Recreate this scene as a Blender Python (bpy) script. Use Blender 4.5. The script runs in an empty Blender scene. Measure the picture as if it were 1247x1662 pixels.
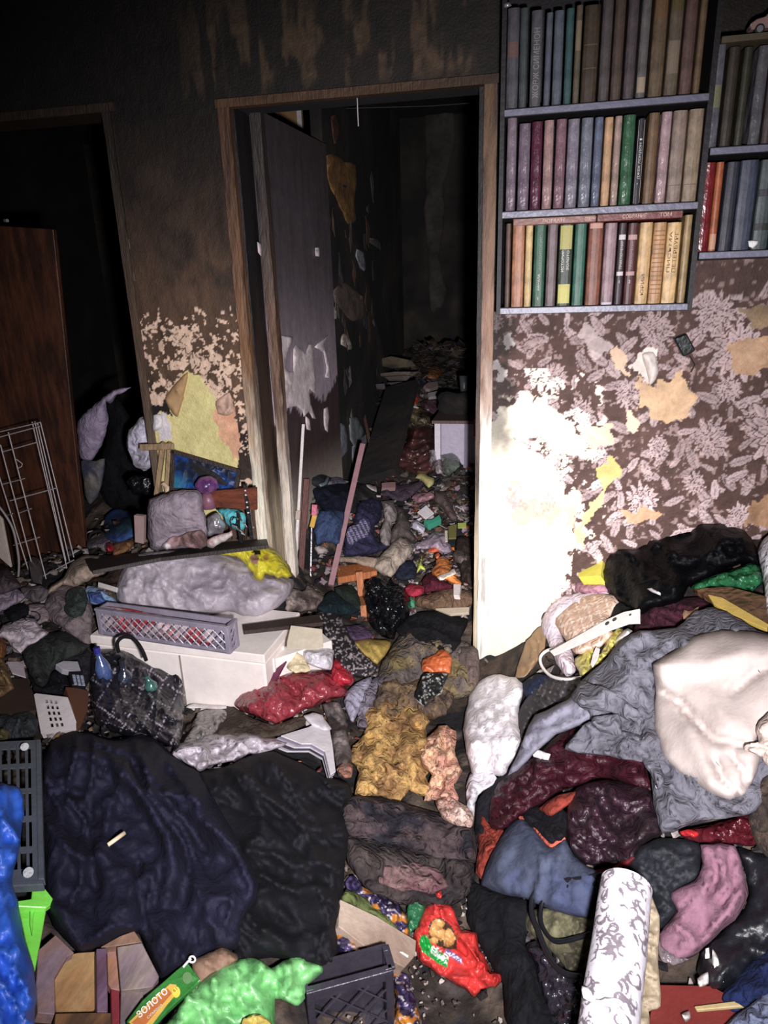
import bpy, bmesh, math, random
import numpy as np
from mathutils import Vector, Matrix, geometry as mgeo

# ------------------------------------------------------------------ camera, world, lights, exposure
SC = bpy.context.scene
COL = SC.collection
CAM = np.array([.985, -2.285, 1.465]); YAW, PITCH, ROLL, FOC = -.214, .3174, -.0322, 1111.5
FW = np.array([math.sin(YAW)*math.cos(PITCH), math.cos(YAW)*math.cos(PITCH), -math.sin(PITCH)])
_r = np.array([math.cos(YAW), -math.sin(YAW), 0.]); _u = np.cross(_r, FW)
RT = math.cos(ROLL)*_r + math.sin(ROLL)*_u
UP = -math.sin(ROLL)*_r + math.cos(ROLL)*_u
cd = bpy.data.cameras.new('camera'); cam = bpy.data.objects.new('camera', cd); COL.objects.link(cam)
cam.matrix_world = Matrix(((RT[0], UP[0], -FW[0], CAM[0]), (RT[1], UP[1], -FW[1], CAM[1]), (RT[2], UP[2], -FW[2], CAM[2]), (0, 0, 0, 1)))
cd.sensor_fit = 'VERTICAL'; cd.sensor_height = 36; cd.lens = 36*FOC/1662; cd.clip_start = .02
SC.camera = cam
SC.view_settings.view_transform = 'Standard'; SC.view_settings.look = 'None'
SC.view_settings.exposure = 0.0; SC.view_settings.gamma = 1; SC.view_settings.use_curve_mapping = False
w = bpy.data.worlds.new('night'); SC.world = w; w.use_nodes = True
w.node_tree.nodes['Background'].inputs[0].default_value = (.55, .6, .8, 1)
w.node_tree.nodes['Background'].inputs[1].default_value = .004


def ray(px, py):
    px = np.asarray(px, float); py = np.asarray(py, float)
    return FW + RT*((px-623.5)/FOC)[..., None] + UP*((831-py)/FOC)[..., None]


def PY(px, py, y):            # the point seen at a pixel, at a given depth y
    d = ray(px, py); return CAM + d*((y-CAM[1])/d[..., 1])[..., None]


def PZ(px, py, z):            # the point seen at a pixel, at a given height z
    d = ray(px, py); return CAM + d*((z-CAM[2])/d[..., 2])[..., None]


def spot(name, at, loc, power, size, blend, radius, color):
    l = bpy.data.lights.new(name, 'SPOT'); l.energy = power; l.spot_size = math.radians(size); l.spot_blend = blend
    l.shadow_soft_size = radius; l.color = color
    o = bpy.data.objects.new(name, l); COL.objects.link(o); o.location = loc
    o.rotation_euler = (Vector(at)-Vector(loc)).to_track_quat('-Z', 'Y').to_euler()
    return o


LAMP = CAM + RT*.10 - UP*.12 + FW*.05
spot('torch_beam', PY(850, 880, 0), LAMP, 215, 36, 1.0, .03, (1, .97, .98))
spot('torch_spill', PY(720, 900, 0), LAMP, 300, 106, 1.0, .03, (1, .95, .99))

# ------------------------------------------------------------------ numbers
R = random.Random(7)
NR = np.random.RandomState(3)
_perm = NR.rand(512, 512)


def vn(x, y, seed=0):
    x = np.asarray(x, float)+seed*17.13; y = np.asarray(y, float)+seed*9.71
    xi = np.floor(x).astype(int); yi = np.floor(y).astype(int); fx = x-xi; fy = y-yi
    fx = fx*fx*(3-2*fx); fy = fy*fy*(3-2*fy)
    g = lambda a, b: _perm[a % 512, b % 512]
    return (g(xi, yi)*(1-fx)+g(xi+1, yi)*fx)*(1-fy)+(g(xi, yi+1)*(1-fx)+g(xi+1, yi+1)*fx)*fy


def fbm(x, y, seed=0, o=4):
    s = 0; a = .5; t = 0
    for i in range(o):
        s = s+a*vn(x*2**i, y*2**i, seed+i*3); t += a; a *= .5
    return s/t


def lin(c):
    c = np.asarray(c, float)/255.
    return np.where(c <= .04045, c/12.92, ((c+.055)/1.055)**2.4)


def sm(a, b, x):
    t = np.clip((x-a)/(b-a), 0, 1); return t*t*(3-2*t)


def inpoly(x, y, poly):
    ins = np.zeros(np.shape(x), bool); n = len(poly); j = n-1
    for i in range(n):
        xi, yi = poly[i]; xj, yj = poly[j]
        if yi != yj:
            c = ((yi > y) != (yj > y)) & (x < (xj-xi)*(y-yi)/(yj-yi)+xi)
            ins ^= c
        j = i
    return ins


def dpoly(x, y, poly, closed=True):
    P = np.array(poly, float); Q = np.roll(P, -1, 0) if closed else P[1:]
    if not closed: P = P[:-1]
    d = np.full(np.shape(x), 1e9)
    for a, b in zip(P, Q):
        ab = b-a; L = ab@ab+1e-12
        t = np.clip(((x-a[0])*ab[0]+(y-a[1])*ab[1])/L, 0, 1)
        d = np.minimum(d, np.hypot(x-a[0]-t*ab[0], y-a[1]-t*ab[1]))
    return d


# crops of the photograph the outlines were read from: scale and corner
CR = {'A': (2.969, 0, 540), 'B': (3.1175, 400, 540), 'W': (2.67, 780, 500), 'C': (2.969, 0, 860), 'D': (2.834, 360, 900), 'E': (2.67, 780, 820),
      'F': (2.834, 0, 1180), 'G': (2.834, 400, 1240), 'H': (2.67, 780, 1240), 'K': (4.157, 500, 760), 'L': (5.54, 0, 900),
      'M': (5.196, 560, 560), 'N': (5.668, 220, 720), 'P': (1, 0, 0), 'Q': (3.94, 1040, 1240), 'S': (7.335, 660, 1440), 'T': (5.196, 40, 1500)}


def cr(k, pts):
    s, x0, y0 = CR[k]; return [(x0+x/s, y0+y/s) for x, y in pts]


# ------------------------------------------------------------------ the heap's height over the floor
CTL = []
for px, py, z in [(620, 1662, .08), (700, 1600, .05), (800, 1640, .05), (250, 1620, .24), (60, 1620, .3), (20, 1350, .36), (150, 1250, .32),
                  (300, 1300, .30), (480, 1300, .25), (500, 1500, .2), (350, 1480, .28), (150, 1450, .3), (600, 1200, .1), (680, 1250, .12),
                  (660, 1400, .1), (700, 1100, .12), (100, 1150, .3), (50, 1000, .36), (220, 1180, .2), (330, 1135, .12), (400, 1150, .12), (300, 960, .42),
                  (300, 885, .56), (60, 920, .42), (550, 1010, .2), (620, 985, .2), (440, 1110, .22), (470, 1200, .15), (350, 1180, .16), (440, 960, .4),
                  (1150, 880, .63), (1000, 930, .5), (900, 1000, .33), (870, 1080, .22), (1000, 1130, .42), (1150, 1100, .53), (1200, 1250, .47),
                  (1000, 1250, .34), (850, 1250, .22), (830, 1180, .18), (1240, 1000, .6), (850, 1400, .18), (1000, 1400, .31), (1200, 1400, .38),
                  (900, 1500, .2), (1000, 1600, .24), (1200, 1600, .3), (850, 1560, .12), (1247, 1500, .35), (800, 1330, .12), (790, 1130, .1),
                  (1330, 1300, .5), (1350, 1600, .4), (-80, 1200, .4), (-80, 1600, .4), (-60, 950, .45), (1320, 1000, .62)]:
    p = PZ(px, py, z); CTL.append((p[0], p[1], z))
for px, py, y in [(650, 930, .45), (560, 900, .4), (700, 960, .3), (740, 900, .6), (620, 800, 1.0), (740, 780, 1.1), (650, 690, 1.6), (640, 610, 2.1), (600, 575, 2.4),
                  (760, 680, 1.9), (760, 640, 2.3), (512, 800, .42), (540, 790, .62), (520, 900, .3), (130, 880, .25), (180, 850, .45), (170, 790, .8), (200, 730, 1.1), (120, 700, 1.3), (20, 900, .3), (250, 800, .6)]:
    p = PY(px, py, y); CTL.append(tuple(p))
CTL = np.array(CTL)


def _tps(r2): return .5*r2*np.log(r2+1e-9)


_n = len(CTL)
_K = _tps(((CTL[:, None, :2]-CTL[None, :, :2])**2).sum(-1))+np.eye(_n)*.012
_A = np.zeros((_n+3, _n+3)); _A[:_n, :_n] = _K; _A[:_n, _n] = 1; _A[:_n, _n+1:] = CTL[:, :2]; _A[_n, :_n] = 1; _A[_n+1:, :_n] = CTL[:, :2].T
_w = np.linalg.solve(_A, np.r_[CTL[:, 2], 0, 0, 0])
GX = np.arange(-2.2, 2.4, .02); GY = np.arange(-2.2, 3.0, .02)
_gx, _gy = np.meshgrid(GX, GY)
HG = np.zeros_like(_gx)
for i in range(len(GY)):
    r2 = (GX[:, None]-CTL[None, :, 0])**2+(GY[i]-CTL[None, :, 1])**2
    HG[i] = _tps(r2)@_w[:_n]+_w[_n]+GX*_w[_n+1]+GY[i]*_w[_n+2]
HG = np.clip(HG, .02, 1.15)
for _ in range(3):
    HG = (HG+np.roll(HG, 1, 0)+np.roll(HG, -1, 0)+np.roll(HG, 1, 1)+np.roll(HG, -1, 1))/5


def HXY(x, y):
    fx = np.clip((x-GX[0])/.02, 0, len(GX)-1.001); fy = np.clip((y-GY[0])/.02, 0, len(GY)-1.001)
    i = fx.astype(int); j = fy.astype(int); a = fx-i; b = fy-j
    return (HG[j, i]*(1-a)+HG[j, i+1]*a)*(1-b)+(HG[j+1, i]*(1-a)+HG[j+1, i+1]*a)*b


def onheap(px, py):           # where the line of sight meets the heap
    px = np.atleast_1d(np.asarray(px, float)); py = np.atleast_1d(np.asarray(py, float))
    d = ray(px, py); d = d/np.linalg.norm(d, axis=-1, keepdims=True)
    t0 = np.full(len(px), .5); hitt = np.full(len(px), -1.)
    ts = np.arange(.5, 6.2, .02); prev = ts[0]
    for t in ts:
        q = CAM+d*t
        below = q[:, 2] < HXY(q[:, 0], q[:, 1])
        new = below & (hitt < 0)
        hitt[new] = t
        if (hitt > 0).all(): break
    hitt[hitt < 0] = 4.5
    lo = hitt-.02; hi = hitt.copy()
    for _ in range(8):
        m = (lo+hi)/2; q = CAM+d*m[:, None]; b = q[:, 2] < HXY(q[:, 0], q[:, 1]); hi = np.where(b, m, hi); lo = np.where(b, lo, m)
    q = CAM+d*hi[:, None]
    e = .03
    nx = -(HXY(q[:, 0]+e, q[:, 1])-HXY(q[:, 0]-e, q[:, 1]))/(2*e); ny = -(HXY(q[:, 0], q[:, 1]+e)-HXY(q[:, 0], q[:, 1]-e))/(2*e)
    n = np.stack([nx, ny, np.ones_like(nx)], -1); n /= np.linalg.norm(n, axis=-1, keepdims=True)
    return q, n


def onplane(p0, n):
    p0 = np.asarray(p0, float); n = np.asarray(n, float); n = n/np.linalg.norm(n)

    def f(px, py):
        d = ray(np.atleast_1d(px), np.atleast_1d(py)); t = ((p0-CAM)@n)/(d@n)
        q = CAM+d*t[:, None]
        nn = n if n@(CAM-p0) > 0 else -n
        return q, np.broadcast_to(nn, q.shape)
    return f


def plane3(a, b, c):          # plane through three (px, py, depth y) points
    A, B, C_ = [PY(*p) for p in (a, b, c)]
    return onplane(A, np.cross(B-A, C_-A))


def ydepth(y): return onplane((0, y, 0), (0, -1, 0))


# ------------------------------------------------------------------ materials
MATS = {}
DESAT = .14


def mat(name, col=(128, 128, 128), rough=.8, metal=0., vary=.25, scale=18., bump=.3, bscale=60., attr=False, coat=0., trans=0., alpha=1., sheen=0.,
        col2=None, stretch=(1, 1, 1), emit=None, spec=.5, crease=0., facets=False):
    if name in MATS: return MATS[name]
    m = bpy.data.materials.new(name); m.use_nodes = True; nt = m.node_tree; N = nt.nodes; L = nt.links
    b = N['Principled BSDF']
    b.inputs['Roughness'].default_value = rough; b.inputs['Metallic'].default_value = metal
    b.inputs['Coat Weight'].default_value = coat; b.inputs['Coat Roughness'].default_value = .12
    b.inputs['Transmission Weight'].default_value = trans; b.inputs['Alpha'].default_value = alpha
    b.inputs['Sheen Weight'].default_value = sheen; b.inputs['Specular IOR Level'].default_value = spec
    tc = N.new('ShaderNodeTexCoord'); mp = N.new('ShaderNodeMapping'); mp.inputs['Scale'].default_value = stretch
    L.new(tc.outputs['Object'], mp.inputs['Vector'])
    n1 = N.new('ShaderNodeTexNoise'); n1.inputs['Scale'].default_value = scale; n1.inputs['Detail'].default_value = 6; n1.inputs['Roughness'].default_value = .65
    L.new(mp.outputs[0], n1.inputs['Vector'])
    mx = N.new('ShaderNodeMix'); mx.data_type = 'RGBA'; mx.blend_type = 'MULTIPLY'; mx.inputs[0].default_value = 1
    def ds(k):
        k = lin(k); y_ = k@np.array([.21, .72, .07]); return (k*(1-DESAT)+y_*DESAT)*.92
    c = ds(col)
    if attr:
        a = N.new('ShaderNodeAttribute'); a.attribute_name = 'Col'; L.new(a.outputs['Color'], mx.inputs[6])
    elif col2 is not None:
        cm = N.new('ShaderNodeMix'); cm.data_type = 'RGBA'
        n3 = N.new('ShaderNodeTexNoise'); n3.inputs['Scale'].default_value = scale*.45; n3.inputs['Detail'].default_value = 3
        L.new(mp.outputs[0], n3.inputs['Vector'])
        rp = N.new('ShaderNodeMapRange'); rp.inputs[1].default_value = .45; rp.inputs[2].default_value = .6
        L.new(n3.outputs[0], rp.inputs[0]); L.new(rp.outputs[0], cm.inputs[0])
        cm.inputs[6].default_value = (*c, 1); cm.inputs[7].default_value = (*ds(col2), 1)
        L.new(cm.outputs[2], mx.inputs[6])
    else:
        mx.inputs[6].default_value = (*c, 1)
    rg = N.new('ShaderNodeMapRange'); rg.inputs[1].default_value = .3; rg.inputs[2].default_value = .7
    rg.inputs[3].default_value = 1-vary; rg.inputs[4].default_value = 1+vary*.5
    L.new(n1.outputs[0], rg.inputs[0]); L.new(rg.outputs[0], mx.inputs[7]); L.new(mx.outputs[2], b.inputs['Base Color'])
    if bump:
        n2 = N.new('ShaderNodeTexNoise'); n2.inputs['Scale'].default_value = bscale; n2.inputs['Detail'].default_value = 4
        L.new(mp.outputs[0], n2.inputs['Vector'])
        bp = N.new('ShaderNodeBump'); bp.inputs['Strength'].default_value = bump; bp.inputs['Distance'].default_value = .01
        L.new(n2.outputs[0], bp.inputs['Height']); L.new(bp.outputs[0], b.inputs['Normal'])
        if crease:                                   # folded wrinkles (cloth) or broken facets (film)
            b2 = N.new('ShaderNodeBump'); b2.inputs['Strength'].default_value = crease; b2.inputs['Distance'].default_value = .02
            wn = N.new('ShaderNodeTexNoise'); wn.inputs['Scale'].default_value = 9; wn.inputs['Detail'].default_value = 2; L.new(mp.outputs[0], wn.inputs['Vector'])
            va = N.new('ShaderNodeVectorMath'); va.operation = 'MULTIPLY_ADD'; va.inputs[1].default_value = (.12,)*3
            L.new(wn.outputs['Color'], va.inputs[0]); L.new(mp.outputs[0], va.inputs[2])
            if facets:
                vo = N.new('ShaderNodeTexVoronoi'); vo.inputs['Scale'].default_value = 32; L.new(va.outputs[0], vo.inputs['Vector']); src = vo.outputs['Distance']
            else:
                w3 = N.new('ShaderNodeTexNoise'); w3.inputs['Scale'].default_value = 15; w3.inputs['Detail'].default_value = 2; L.new(va.outputs[0], w3.inputs['Vector'])
                ab = N.new('ShaderNodeMath'); ab.operation = 'PINGPONG'; ab.inputs[1].default_value = .09; L.new(w3.outputs[0], ab.inputs[0])
                mu = N.new('ShaderNodeMath'); mu.operation = 'MULTIPLY'; mu.inputs[1].default_value = 6.; L.new(ab.outputs[0], mu.inputs[0]); src = mu.outputs[0]
            L.new(src, b2.inputs['Height']); L.new(b2.outputs[0], bp.inputs['Normal'])
    MATS[name] = m
    return m


_cc = {}


def cloth(col, sheen=0.):
    k = 'cloth_%02x%02x%02x%d' % (*col, sheen > 0)
    return mat(k, col, .9, vary=.45, scale=22, bump=.5, bscale=55, sheen=sheen, spec=.2, crease=.3)


def film(col, rough=.28, alpha=1.):
    return mat('plastic_%02x%02x%02x_%d_%d' % (*col, rough*100, alpha*100), col, rough, vary=.35, scale=14, bump=.4, bscale=40, alpha=alpha, spec=.5, crease=.45, facets=True)


def plain(col, rough=.6, vary=.15, **k):
    return mat('plain_%02x%02x%02x_%d' % (*col, rough*100), col, rough, vary=vary, scale=25, bump=.15, bscale=70, **k)


def wood(col, st=(1, 1, 8)):
    return mat('wood_%02x%02x%02x' % tuple(col), col, .6, vary=.5, scale=10, bump=.3, bscale=20, stretch=(8, 8, 1))


VCOL = mat('painted_print', attr=True, rough=.8, vary=.2, scale=30, bump=.25, bscale=80, crease=.25)
VFLAT = mat('flat_paint', attr=True, rough=.7, vary=.2, scale=25, bump=.2, bscale=90)
VFILM = mat('printed_film', attr=True, rough=.35, vary=.15, scale=20, bump=.3, bscale=35, crease=.35, facets=True)
VWOOD = mat('scorched_wood', attr=True, rough=.6, vary=.45, scale=9, bump=.4, bscale=25, stretch=(7, 7, 1))


LX_ = -.375


# ------------------------------------------------------------------ objects
def tag(o, label=None, cat=None, group=None, kind=None):
    if label: o['label'] = label
    if cat: o['category'] = cat
    if group: o['group'] = group
    if kind: o['kind'] = kind
    return o


def mkmesh(name, verts, faces, m, parent=None, colors=None, smooth=True):
    me = bpy.data.meshes.new(name)
    me.from_pydata([tuple(map(float, v)) for v in verts], [], [tuple(int(i) for i in f) for f in faces])
    me.update()
    if smooth:
        me.polygons.foreach_set('use_smooth', np.ones(len(me.polygons), bool))
    if colors is not None:
        a = me.color_attributes.new('Col', 'FLOAT_COLOR', 'POINT')
        c = np.ones((len(verts), 4)); c[:, :3] = colors
        a.data.foreach_set('color', c.ravel())
    me.materials.append(m)
    o = bpy.data.objects.new(name, me); COL.objects.link(o)
    if parent: o.parent = parent
    return o


def empty(name, loc=(0, 0, 0)):
    o = bpy.data.objects.new(name, None); COL.objects.link(o); o.location = [float(v) for v in loc]; o.empty_display_size = .05
    return o


def under(root, o):           # parent keeping the world place
    o.parent = root; o.matrix_parent_inverse = Matrix.Translation(root.location).inverted(); return o


def smoothpoly(P, k=4, jit=0., seed=0):
    P = np.array(P, float); n = len(P); out = []
    for i in range(n):
        p0, p1, p2, p3 = P[i-1], P[i], P[(i+1) % n], P[(i+2) % n]
        L = np.hypot(*(p2-p1)); kk = max(1, min(k, int(L/5)))
        for j in range(kk):
            t = j/kk
            c = .5*((2*p1)+(p2-p0)*t+(2*p0-5*p1+4*p2-p3)*t*t+(-p0+3*p1-3*p2+p3)*t**3)
            out.append((p1+(p2-p1)*t)*.45+c*.55)
    out = np.array(out)
    if jit:
        out = out+jit*(np.stack([vn(out[:, 0]*.13, out[:, 1]*.13, seed+1), vn(out[:, 0]*.13, out[:, 1]*.13, seed+5)], -1)-.5)*2
    return out


def drape(name, label, cat, pts, m, puff=.03, lift=.0, step=None, folds=(0, 60, 14, .012), creases=(), crinkle=0., surf=onheap, colfn=None, jit=2.,
          edge=18., seed=None, group=None, parent=None, smooth=3, soft=True, flat=.004, offset=None):
    """A soft thing lying on the heap: its top follows the heap, swollen by puff, folded and creased, with an underside and edges of its own.
    folds = (angle, length, width, height) of the wrinkles; creases = [(polyline, width, height)]."""
    seed = (hash_(name+str(pts[0])) if seed is None else seed)
    out = smoothpoly(pts, smooth, jit, seed)
    x0, y0 = out.min(0); x1, y1 = out.max(0)
    if step is None: step = max(2.5, min(7., math.sqrt((x1-x0)*(y1-y0))/26))
    gx, gy = np.meshgrid(np.arange(x0+step*.5, x1, step), np.arange(y0+step*.5, y1, step))
    gx = gx.ravel()+(vn(gx.ravel()*.9, gy.ravel()*.9, 3)-.5)*step*.5; gy = gy.ravel()
    ok = inpoly(gx, gy, out); gx, gy = gx[ok], gy[ok]
    d = dpoly(gx, gy, out); ok = d > step*.45; gx, gy, d = gx[ok], gy[ok], d[ok]
    nb = len(out)
    vc = [Vector((float(a), float(b))) for a, b in out]+[Vector((float(a), float(b))) for a, b in zip(gx, gy)]
    res = mgeo.delaunay_2d_cdt(vc, [], [list(range(nb))], 1, 1e-4)
    V = np.array([(v.x, v.y) for v in res[0]]); F = [tuple(f) for f in res[2]]
    D = dpoly(V[:, 0], V[:, 1], out)
    q, n = surf(V[:, 0], V[:, 1])
    ramp = 1-np.exp(-D/(edge*.5))
    h = puff*.72*np.sqrt(np.clip(1-np.exp(-D/edge*1.5), 0, 1))*(.8+.5*fbm(V[:, 0]/60, V[:, 1]/60, seed+40, 2))
    ang, Lf, Wf, Af = folds
    a = math.radians(ang); ca, sa = math.cos(a), math.sin(a)
    u = V[:, 0]*ca+V[:, 1]*sa; v = -V[:, 0]*sa+V[:, 1]*ca
    wx = (fbm(u/90, v/90, seed+2, 2)-.5)*50
    wy = (fbm(u/38, v/38, seed+12, 2)-.5)*26
    rg = lambda n, e: np.clip(1-np.abs(2*n-1), 0, 1)**e
    r1 = rg(vn((u+wx)/Lf, (v+wx*.6+wy)/(Wf*1.5), seed), 3.); r2 = rg(vn((u*.8+v*.6+wy)/Lf*1.5, (v*.8-u*.6+wx)/(Wf*.9), seed+6), 3.)
    r3 = rg(vn((u+wy)/Wf*.9, (v+wx)/(Wf*.62), seed+8), 2.)
    h = h+Af*(1.9*r1+1.1*r2+.5*r3-1.0+(fbm(u/Lf*1.3, v/Wf*.6, seed+9, 2)-.5)*1.4)*np.minimum(1, ramp*1.3)
    if crinkle:
        for k, s in enumerate((16., 8.)):
            c1 = np.abs(vn(u/s, v/s*.8, seed+20+k)-.5); c2 = np.abs(vn((u+v)/s*.8, (v-u)/s, seed+30+k)-.5)
            h = h+crinkle/(k+1)*(.5-np.minimum(c1, c2)*3.5)*ramp
    for line, wd, hh in creases:
        dd = dpoly(V[:, 0], V[:, 1], line, closed=False)
        h = h+hh*np.exp(-(dd/wd)**2)*np.minimum(1, ramp*1.4)
    rd = ray(V[:, 0], V[:, 1]); rd = rd/np.linalg.norm(rd, axis=-1, keepdims=True)
    cs = np.clip(-(rd*n).sum(-1), .45, 1)
    lf = lift(V[:, 0], V[:, 1]) if callable(lift) else lift
    top = q-rd*((np.maximum(h, -lf*.6)+lf+flat)/cs)[:, None]
    if offset is not None: top = top+offset(V)
    hb = np.maximum(0, np.minimum(lf*.9, .9*(lf))) if not callable(lift) else 0
    bot = q-rd*((hb if np.ndim(hb) else hb)*np.ones(len(V))*.8/cs)[:, None]
    bot = bot-n*.002
    verts = np.vstack([top, bot]); k = len(top)
    faces = []
    cnt = {}
    for f in F:
        A, B, C_ = f[:3]
        nz = np.cross(top[B]-top[A], top[C_]-top[A])@(CAM-top[A])
        f2 = f if nz > 0 else f[::-1]
        faces.append(f2); faces.append(tuple(i+k for i in f2[::-1]))
        for i in range(len(f2)):
            e = (f2[i], f2[(i+1) % len(f2)]); cnt[e] = 1
    for (a_, b_) in list(cnt):
        if (b_, a_) not in cnt: faces.append((b_, a_, a_+k, b_+k))
    org = q.mean(0)
    if surf is onheap and org[1] < 0 and (org[0] > .86 or LX_ < org[0] < 0):     # nothing reaches into the wall
        msk = (verts[:, 0] > .80) | (verts[:, 0] < .0); verts[msk, 1] = np.minimum(verts[msk, 1], -.006)
    colr = None
    if colfn is not None:
        c = colfn(V[:, 0], V[:, 1]); colr = np.vstack([c, c])
    loc = org.copy()
    if parent is None: verts = verts-loc
    o = mkmesh(name, verts, faces, m, parent, colr)
    if parent is None: o.location = [float(v) for v in loc]
    else:
        o.matrix_parent_inverse = Matrix.Translation(parent.location).inverted()
    tag(o, label, cat, group)
    return o


def hash_(s):
    h = 7
    for ch in s: h = (h*31+ord(ch)) % 100003
    return h % 97


def flatcol(stops, speck=None):
    pass


def slab(name, label, cat, quad, m, thick=.006, lift=.01, surf=onheap, z=None, parent=None, group=None, down=None, colfn=None, bevel=.0012, res=1, ys=None):
    """A stiff flat thing: its top is a true plane best fitting the four seen corners, its sides drop by its thickness."""
    P = np.array(quad, float)
    if ys is not None: q = np.array([PY(p[0], p[1], y) for p, y in zip(P, ys)])
    elif z is not None:
        zz = z if hasattr(z, '__len__') else [z]*len(P)
        q = np.array([PZ(p[0], p[1], a) for p, a in zip(P, zz)])
    else:
        q, _ = surf(P[:, 0], P[:, 1])
    c = q.mean(0); u, s, vt = np.linalg.svd(q-c); n = vt[2]
    if n@(CAM-c) < 0: n = -n
    c = c+n*(lift+thick)
    rd = ray(P[:, 0], P[:, 1]); t = ((c-CAM)@n)/(rd@n); top = CAM+rd*t[:, None]
    dn = -n if down is None else np.array(down, float)
    bm = bmesh.new()
    tv = [bm.verts.new(tuple(v)) for v in top]; bv = [bm.verts.new(tuple(v+dn*thick)) for v in top]
    k = len(tv)
    f = bm.faces.new(tv); f.normal_update()
    if np.array(f.normal)@n < 0: f.normal_flip()
    bm.faces.new(bv)
    for i in range(k): bm.faces.new((tv[i], tv[(i+1) % k], bv[(i+1) % k], bv[i]))
    bmesh.ops.recalc_face_normals(bm, faces=bm.faces)
    if bevel: bmesh.ops.bevel(bm, geom=list(bm.edges), offset=min(bevel, thick*.3), segments=1, affect='EDGES')
    for v in bm.verts: v.co -= Vector(c)
    me = bpy.data.meshes.new(name); bm.to_mesh(me); bm.free(); me.materials.append(m)
    o = bpy.data.objects.new(name, me); COL.objects.link(o); o.location = [float(v) for v in c]
    if parent is not None: under(parent, o)
    tag(o, label, cat, group)
    o_frames[o.name] = (c, n, top)
    return o


o_frames = {}


def boxv(o, ux, uy, uz, a, b, c, x0=0, y0=0, z0=0):
    o = np.array(o, float)+ux*x0+uy*y0+uz*z0
    v = [o+ux*i*a+uy*j*b+uz*k*c for k in (0, 1) for j in (0, 1) for i in (0, 1)]
    f = [(0, 2, 3, 1), (4, 5, 7, 6), (0, 1, 5, 4), (2, 6, 7, 3), (0, 4, 6, 2), (1, 3, 7, 5)]
    return v, f


class MB:
    def __init__(s): s.v = []; s.f = []

    def box(s, o, ux, uy, uz, a, b, c, x0=0, y0=0, z0=0):
        v, f = boxv(o, ux, uy, uz, a, b, c, x0, y0, z0); k = len(s.v); s.v += v; s.f += [tuple(i+k for i in q) for q in f]; return s

    def tube(s, pts, r, seg=8, cap=True):
        pts = [np.array(p, float) for p in pts]
        if len(pts) >= 5 and len(pts) < 12 and not hasattr(r, '__len__'):        # round off the bends
            P_ = [pts[0]]+pts+[pts[-1]]; o_ = []
            for i in range(1, len(P_)-2):
                for t in (0, .25, .5, .75):
                    p0, p1, p2, p3 = P_[i-1:i+3]
                    o_.append(.5*((2*p1)+(p2-p0)*t+(2*p0-5*p1+4*p2-p3)*t*t+(-p0+3*p1-3*p2+p3)*t**3))
            pts = o_+[pts[-1]]
        k0 = len(s.v); n = len(pts)
        rr = r if hasattr(r, '__len__') else [r]*n
        up = None
        for i, p in enumerate(pts):
            t = pts[min(i+1, n-1)]-pts[max(i-1, 0)]; t /= np.linalg.norm(t)+1e-12
            if up is None:
                up = np.array([0, 0, 1.]) if abs(t[2]) < .9 else np.array([1., 0, 0])
            a = np.cross(t, up); a /= np.linalg.norm(a)+1e-12; b = np.cross(a, t); up = b
            for j in range(seg):
                th = 2*math.pi*j/seg; s.v.append(p+rr[i]*(a*math.cos(th)+b*math.sin(th)))
        for i in range(n-1):
            for j in range(seg):
                j2 = (j+1) % seg
                s.f.append((k0+i*seg+j, k0+i*seg+j2, k0+(i+1)*seg+j2, k0+(i+1)*seg+j))
        if cap:
            s.f.append(tuple(k0+j for j in range(seg))[::-1]); s.f.append(tuple(k0+(n-1)*seg+j for j in range(seg)))
        return s

    def build(s, name, m, parent=None, loc=None, bevel=0., smooth=False, label=None, cat=None, group=None, kind=None):
        V = np.array(s.v, float)
        bm = bmesh.new()
        vs = [bm.verts.new(tuple(v)) for v in V]
        for f in s.f:
            try: bm.faces.new([vs[i] for i in f])
            except ValueError: pass
        bmesh.ops.recalc_face_normals(bm, faces=bm.faces)
        if bevel: bmesh.ops.bevel(bm, geom=list(bm.edges), offset=bevel, segments=1, affect='EDGES')
        if parent is not None: loc = np.array(parent.location)
        elif loc is None: loc = V.mean(0)
        for v in bm.verts: v.co -= Vector(tuple(map(float, loc)))
        me = bpy.data.meshes.new(name); bm.to_mesh(me); bm.free(); me.materials.append(m)
        if smooth: me.polygons.foreach_set('use_smooth', np.ones(len(me.polygons), bool))
        o = bpy.data.objects.new(name, me); COL.objects.link(o)
        if parent is not None: o.parent = parent
        else: o.location = [float(v) for v in loc]
        return tag(o, label, cat, group, kind)


def lettering(txt, parent, origin, ux, uy, size, m, name='lettering', bold=0., fit=None):
    cu = bpy.data.curves.new(name, 'FONT'); cu.body = txt; cu.size = 1; cu.offset = bold; cu.extrude = .01; cu.align_x = 'LEFT'; cu.resolution_u = 2
    t = bpy.data.objects.new('tmp_text', cu); COL.objects.link(t)
    dg = bpy.context.evaluated_depsgraph_get(); me = bpy.data.meshes.new_from_object(t.evaluated_get(dg))
    bpy.data.objects.remove(t); bpy.data.curves.remove(cu)
    co = np.zeros(len(me.vertices)*3); me.vertices.foreach_get('co', co); co = co.reshape(-1, 3)
    if len(co) == 0: return None
    sx = size
    if fit: sx = fit/(co[:, 0].max()-co[:, 0].min())
    nz = np.cross(ux, uy)
    w_ = np.outer(co[:, 0]*sx, ux)+np.outer(co[:, 1]*size, uy)+np.outer(co[:, 2]*size*.3, nz)+np.array(origin)-np.array(parent.matrix_world.translation if parent.parent is None else parent.location)
    me.vertices.foreach_set('co', w_.ravel()); me.materials.clear(); me.materials.append(m); me.name = name
    o = bpy.data.objects.new(name, me); COL.objects.link(o); o.parent = parent
    return o


def unit(v): v = np.array(v, float); return v/np.linalg.norm(v)
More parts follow.
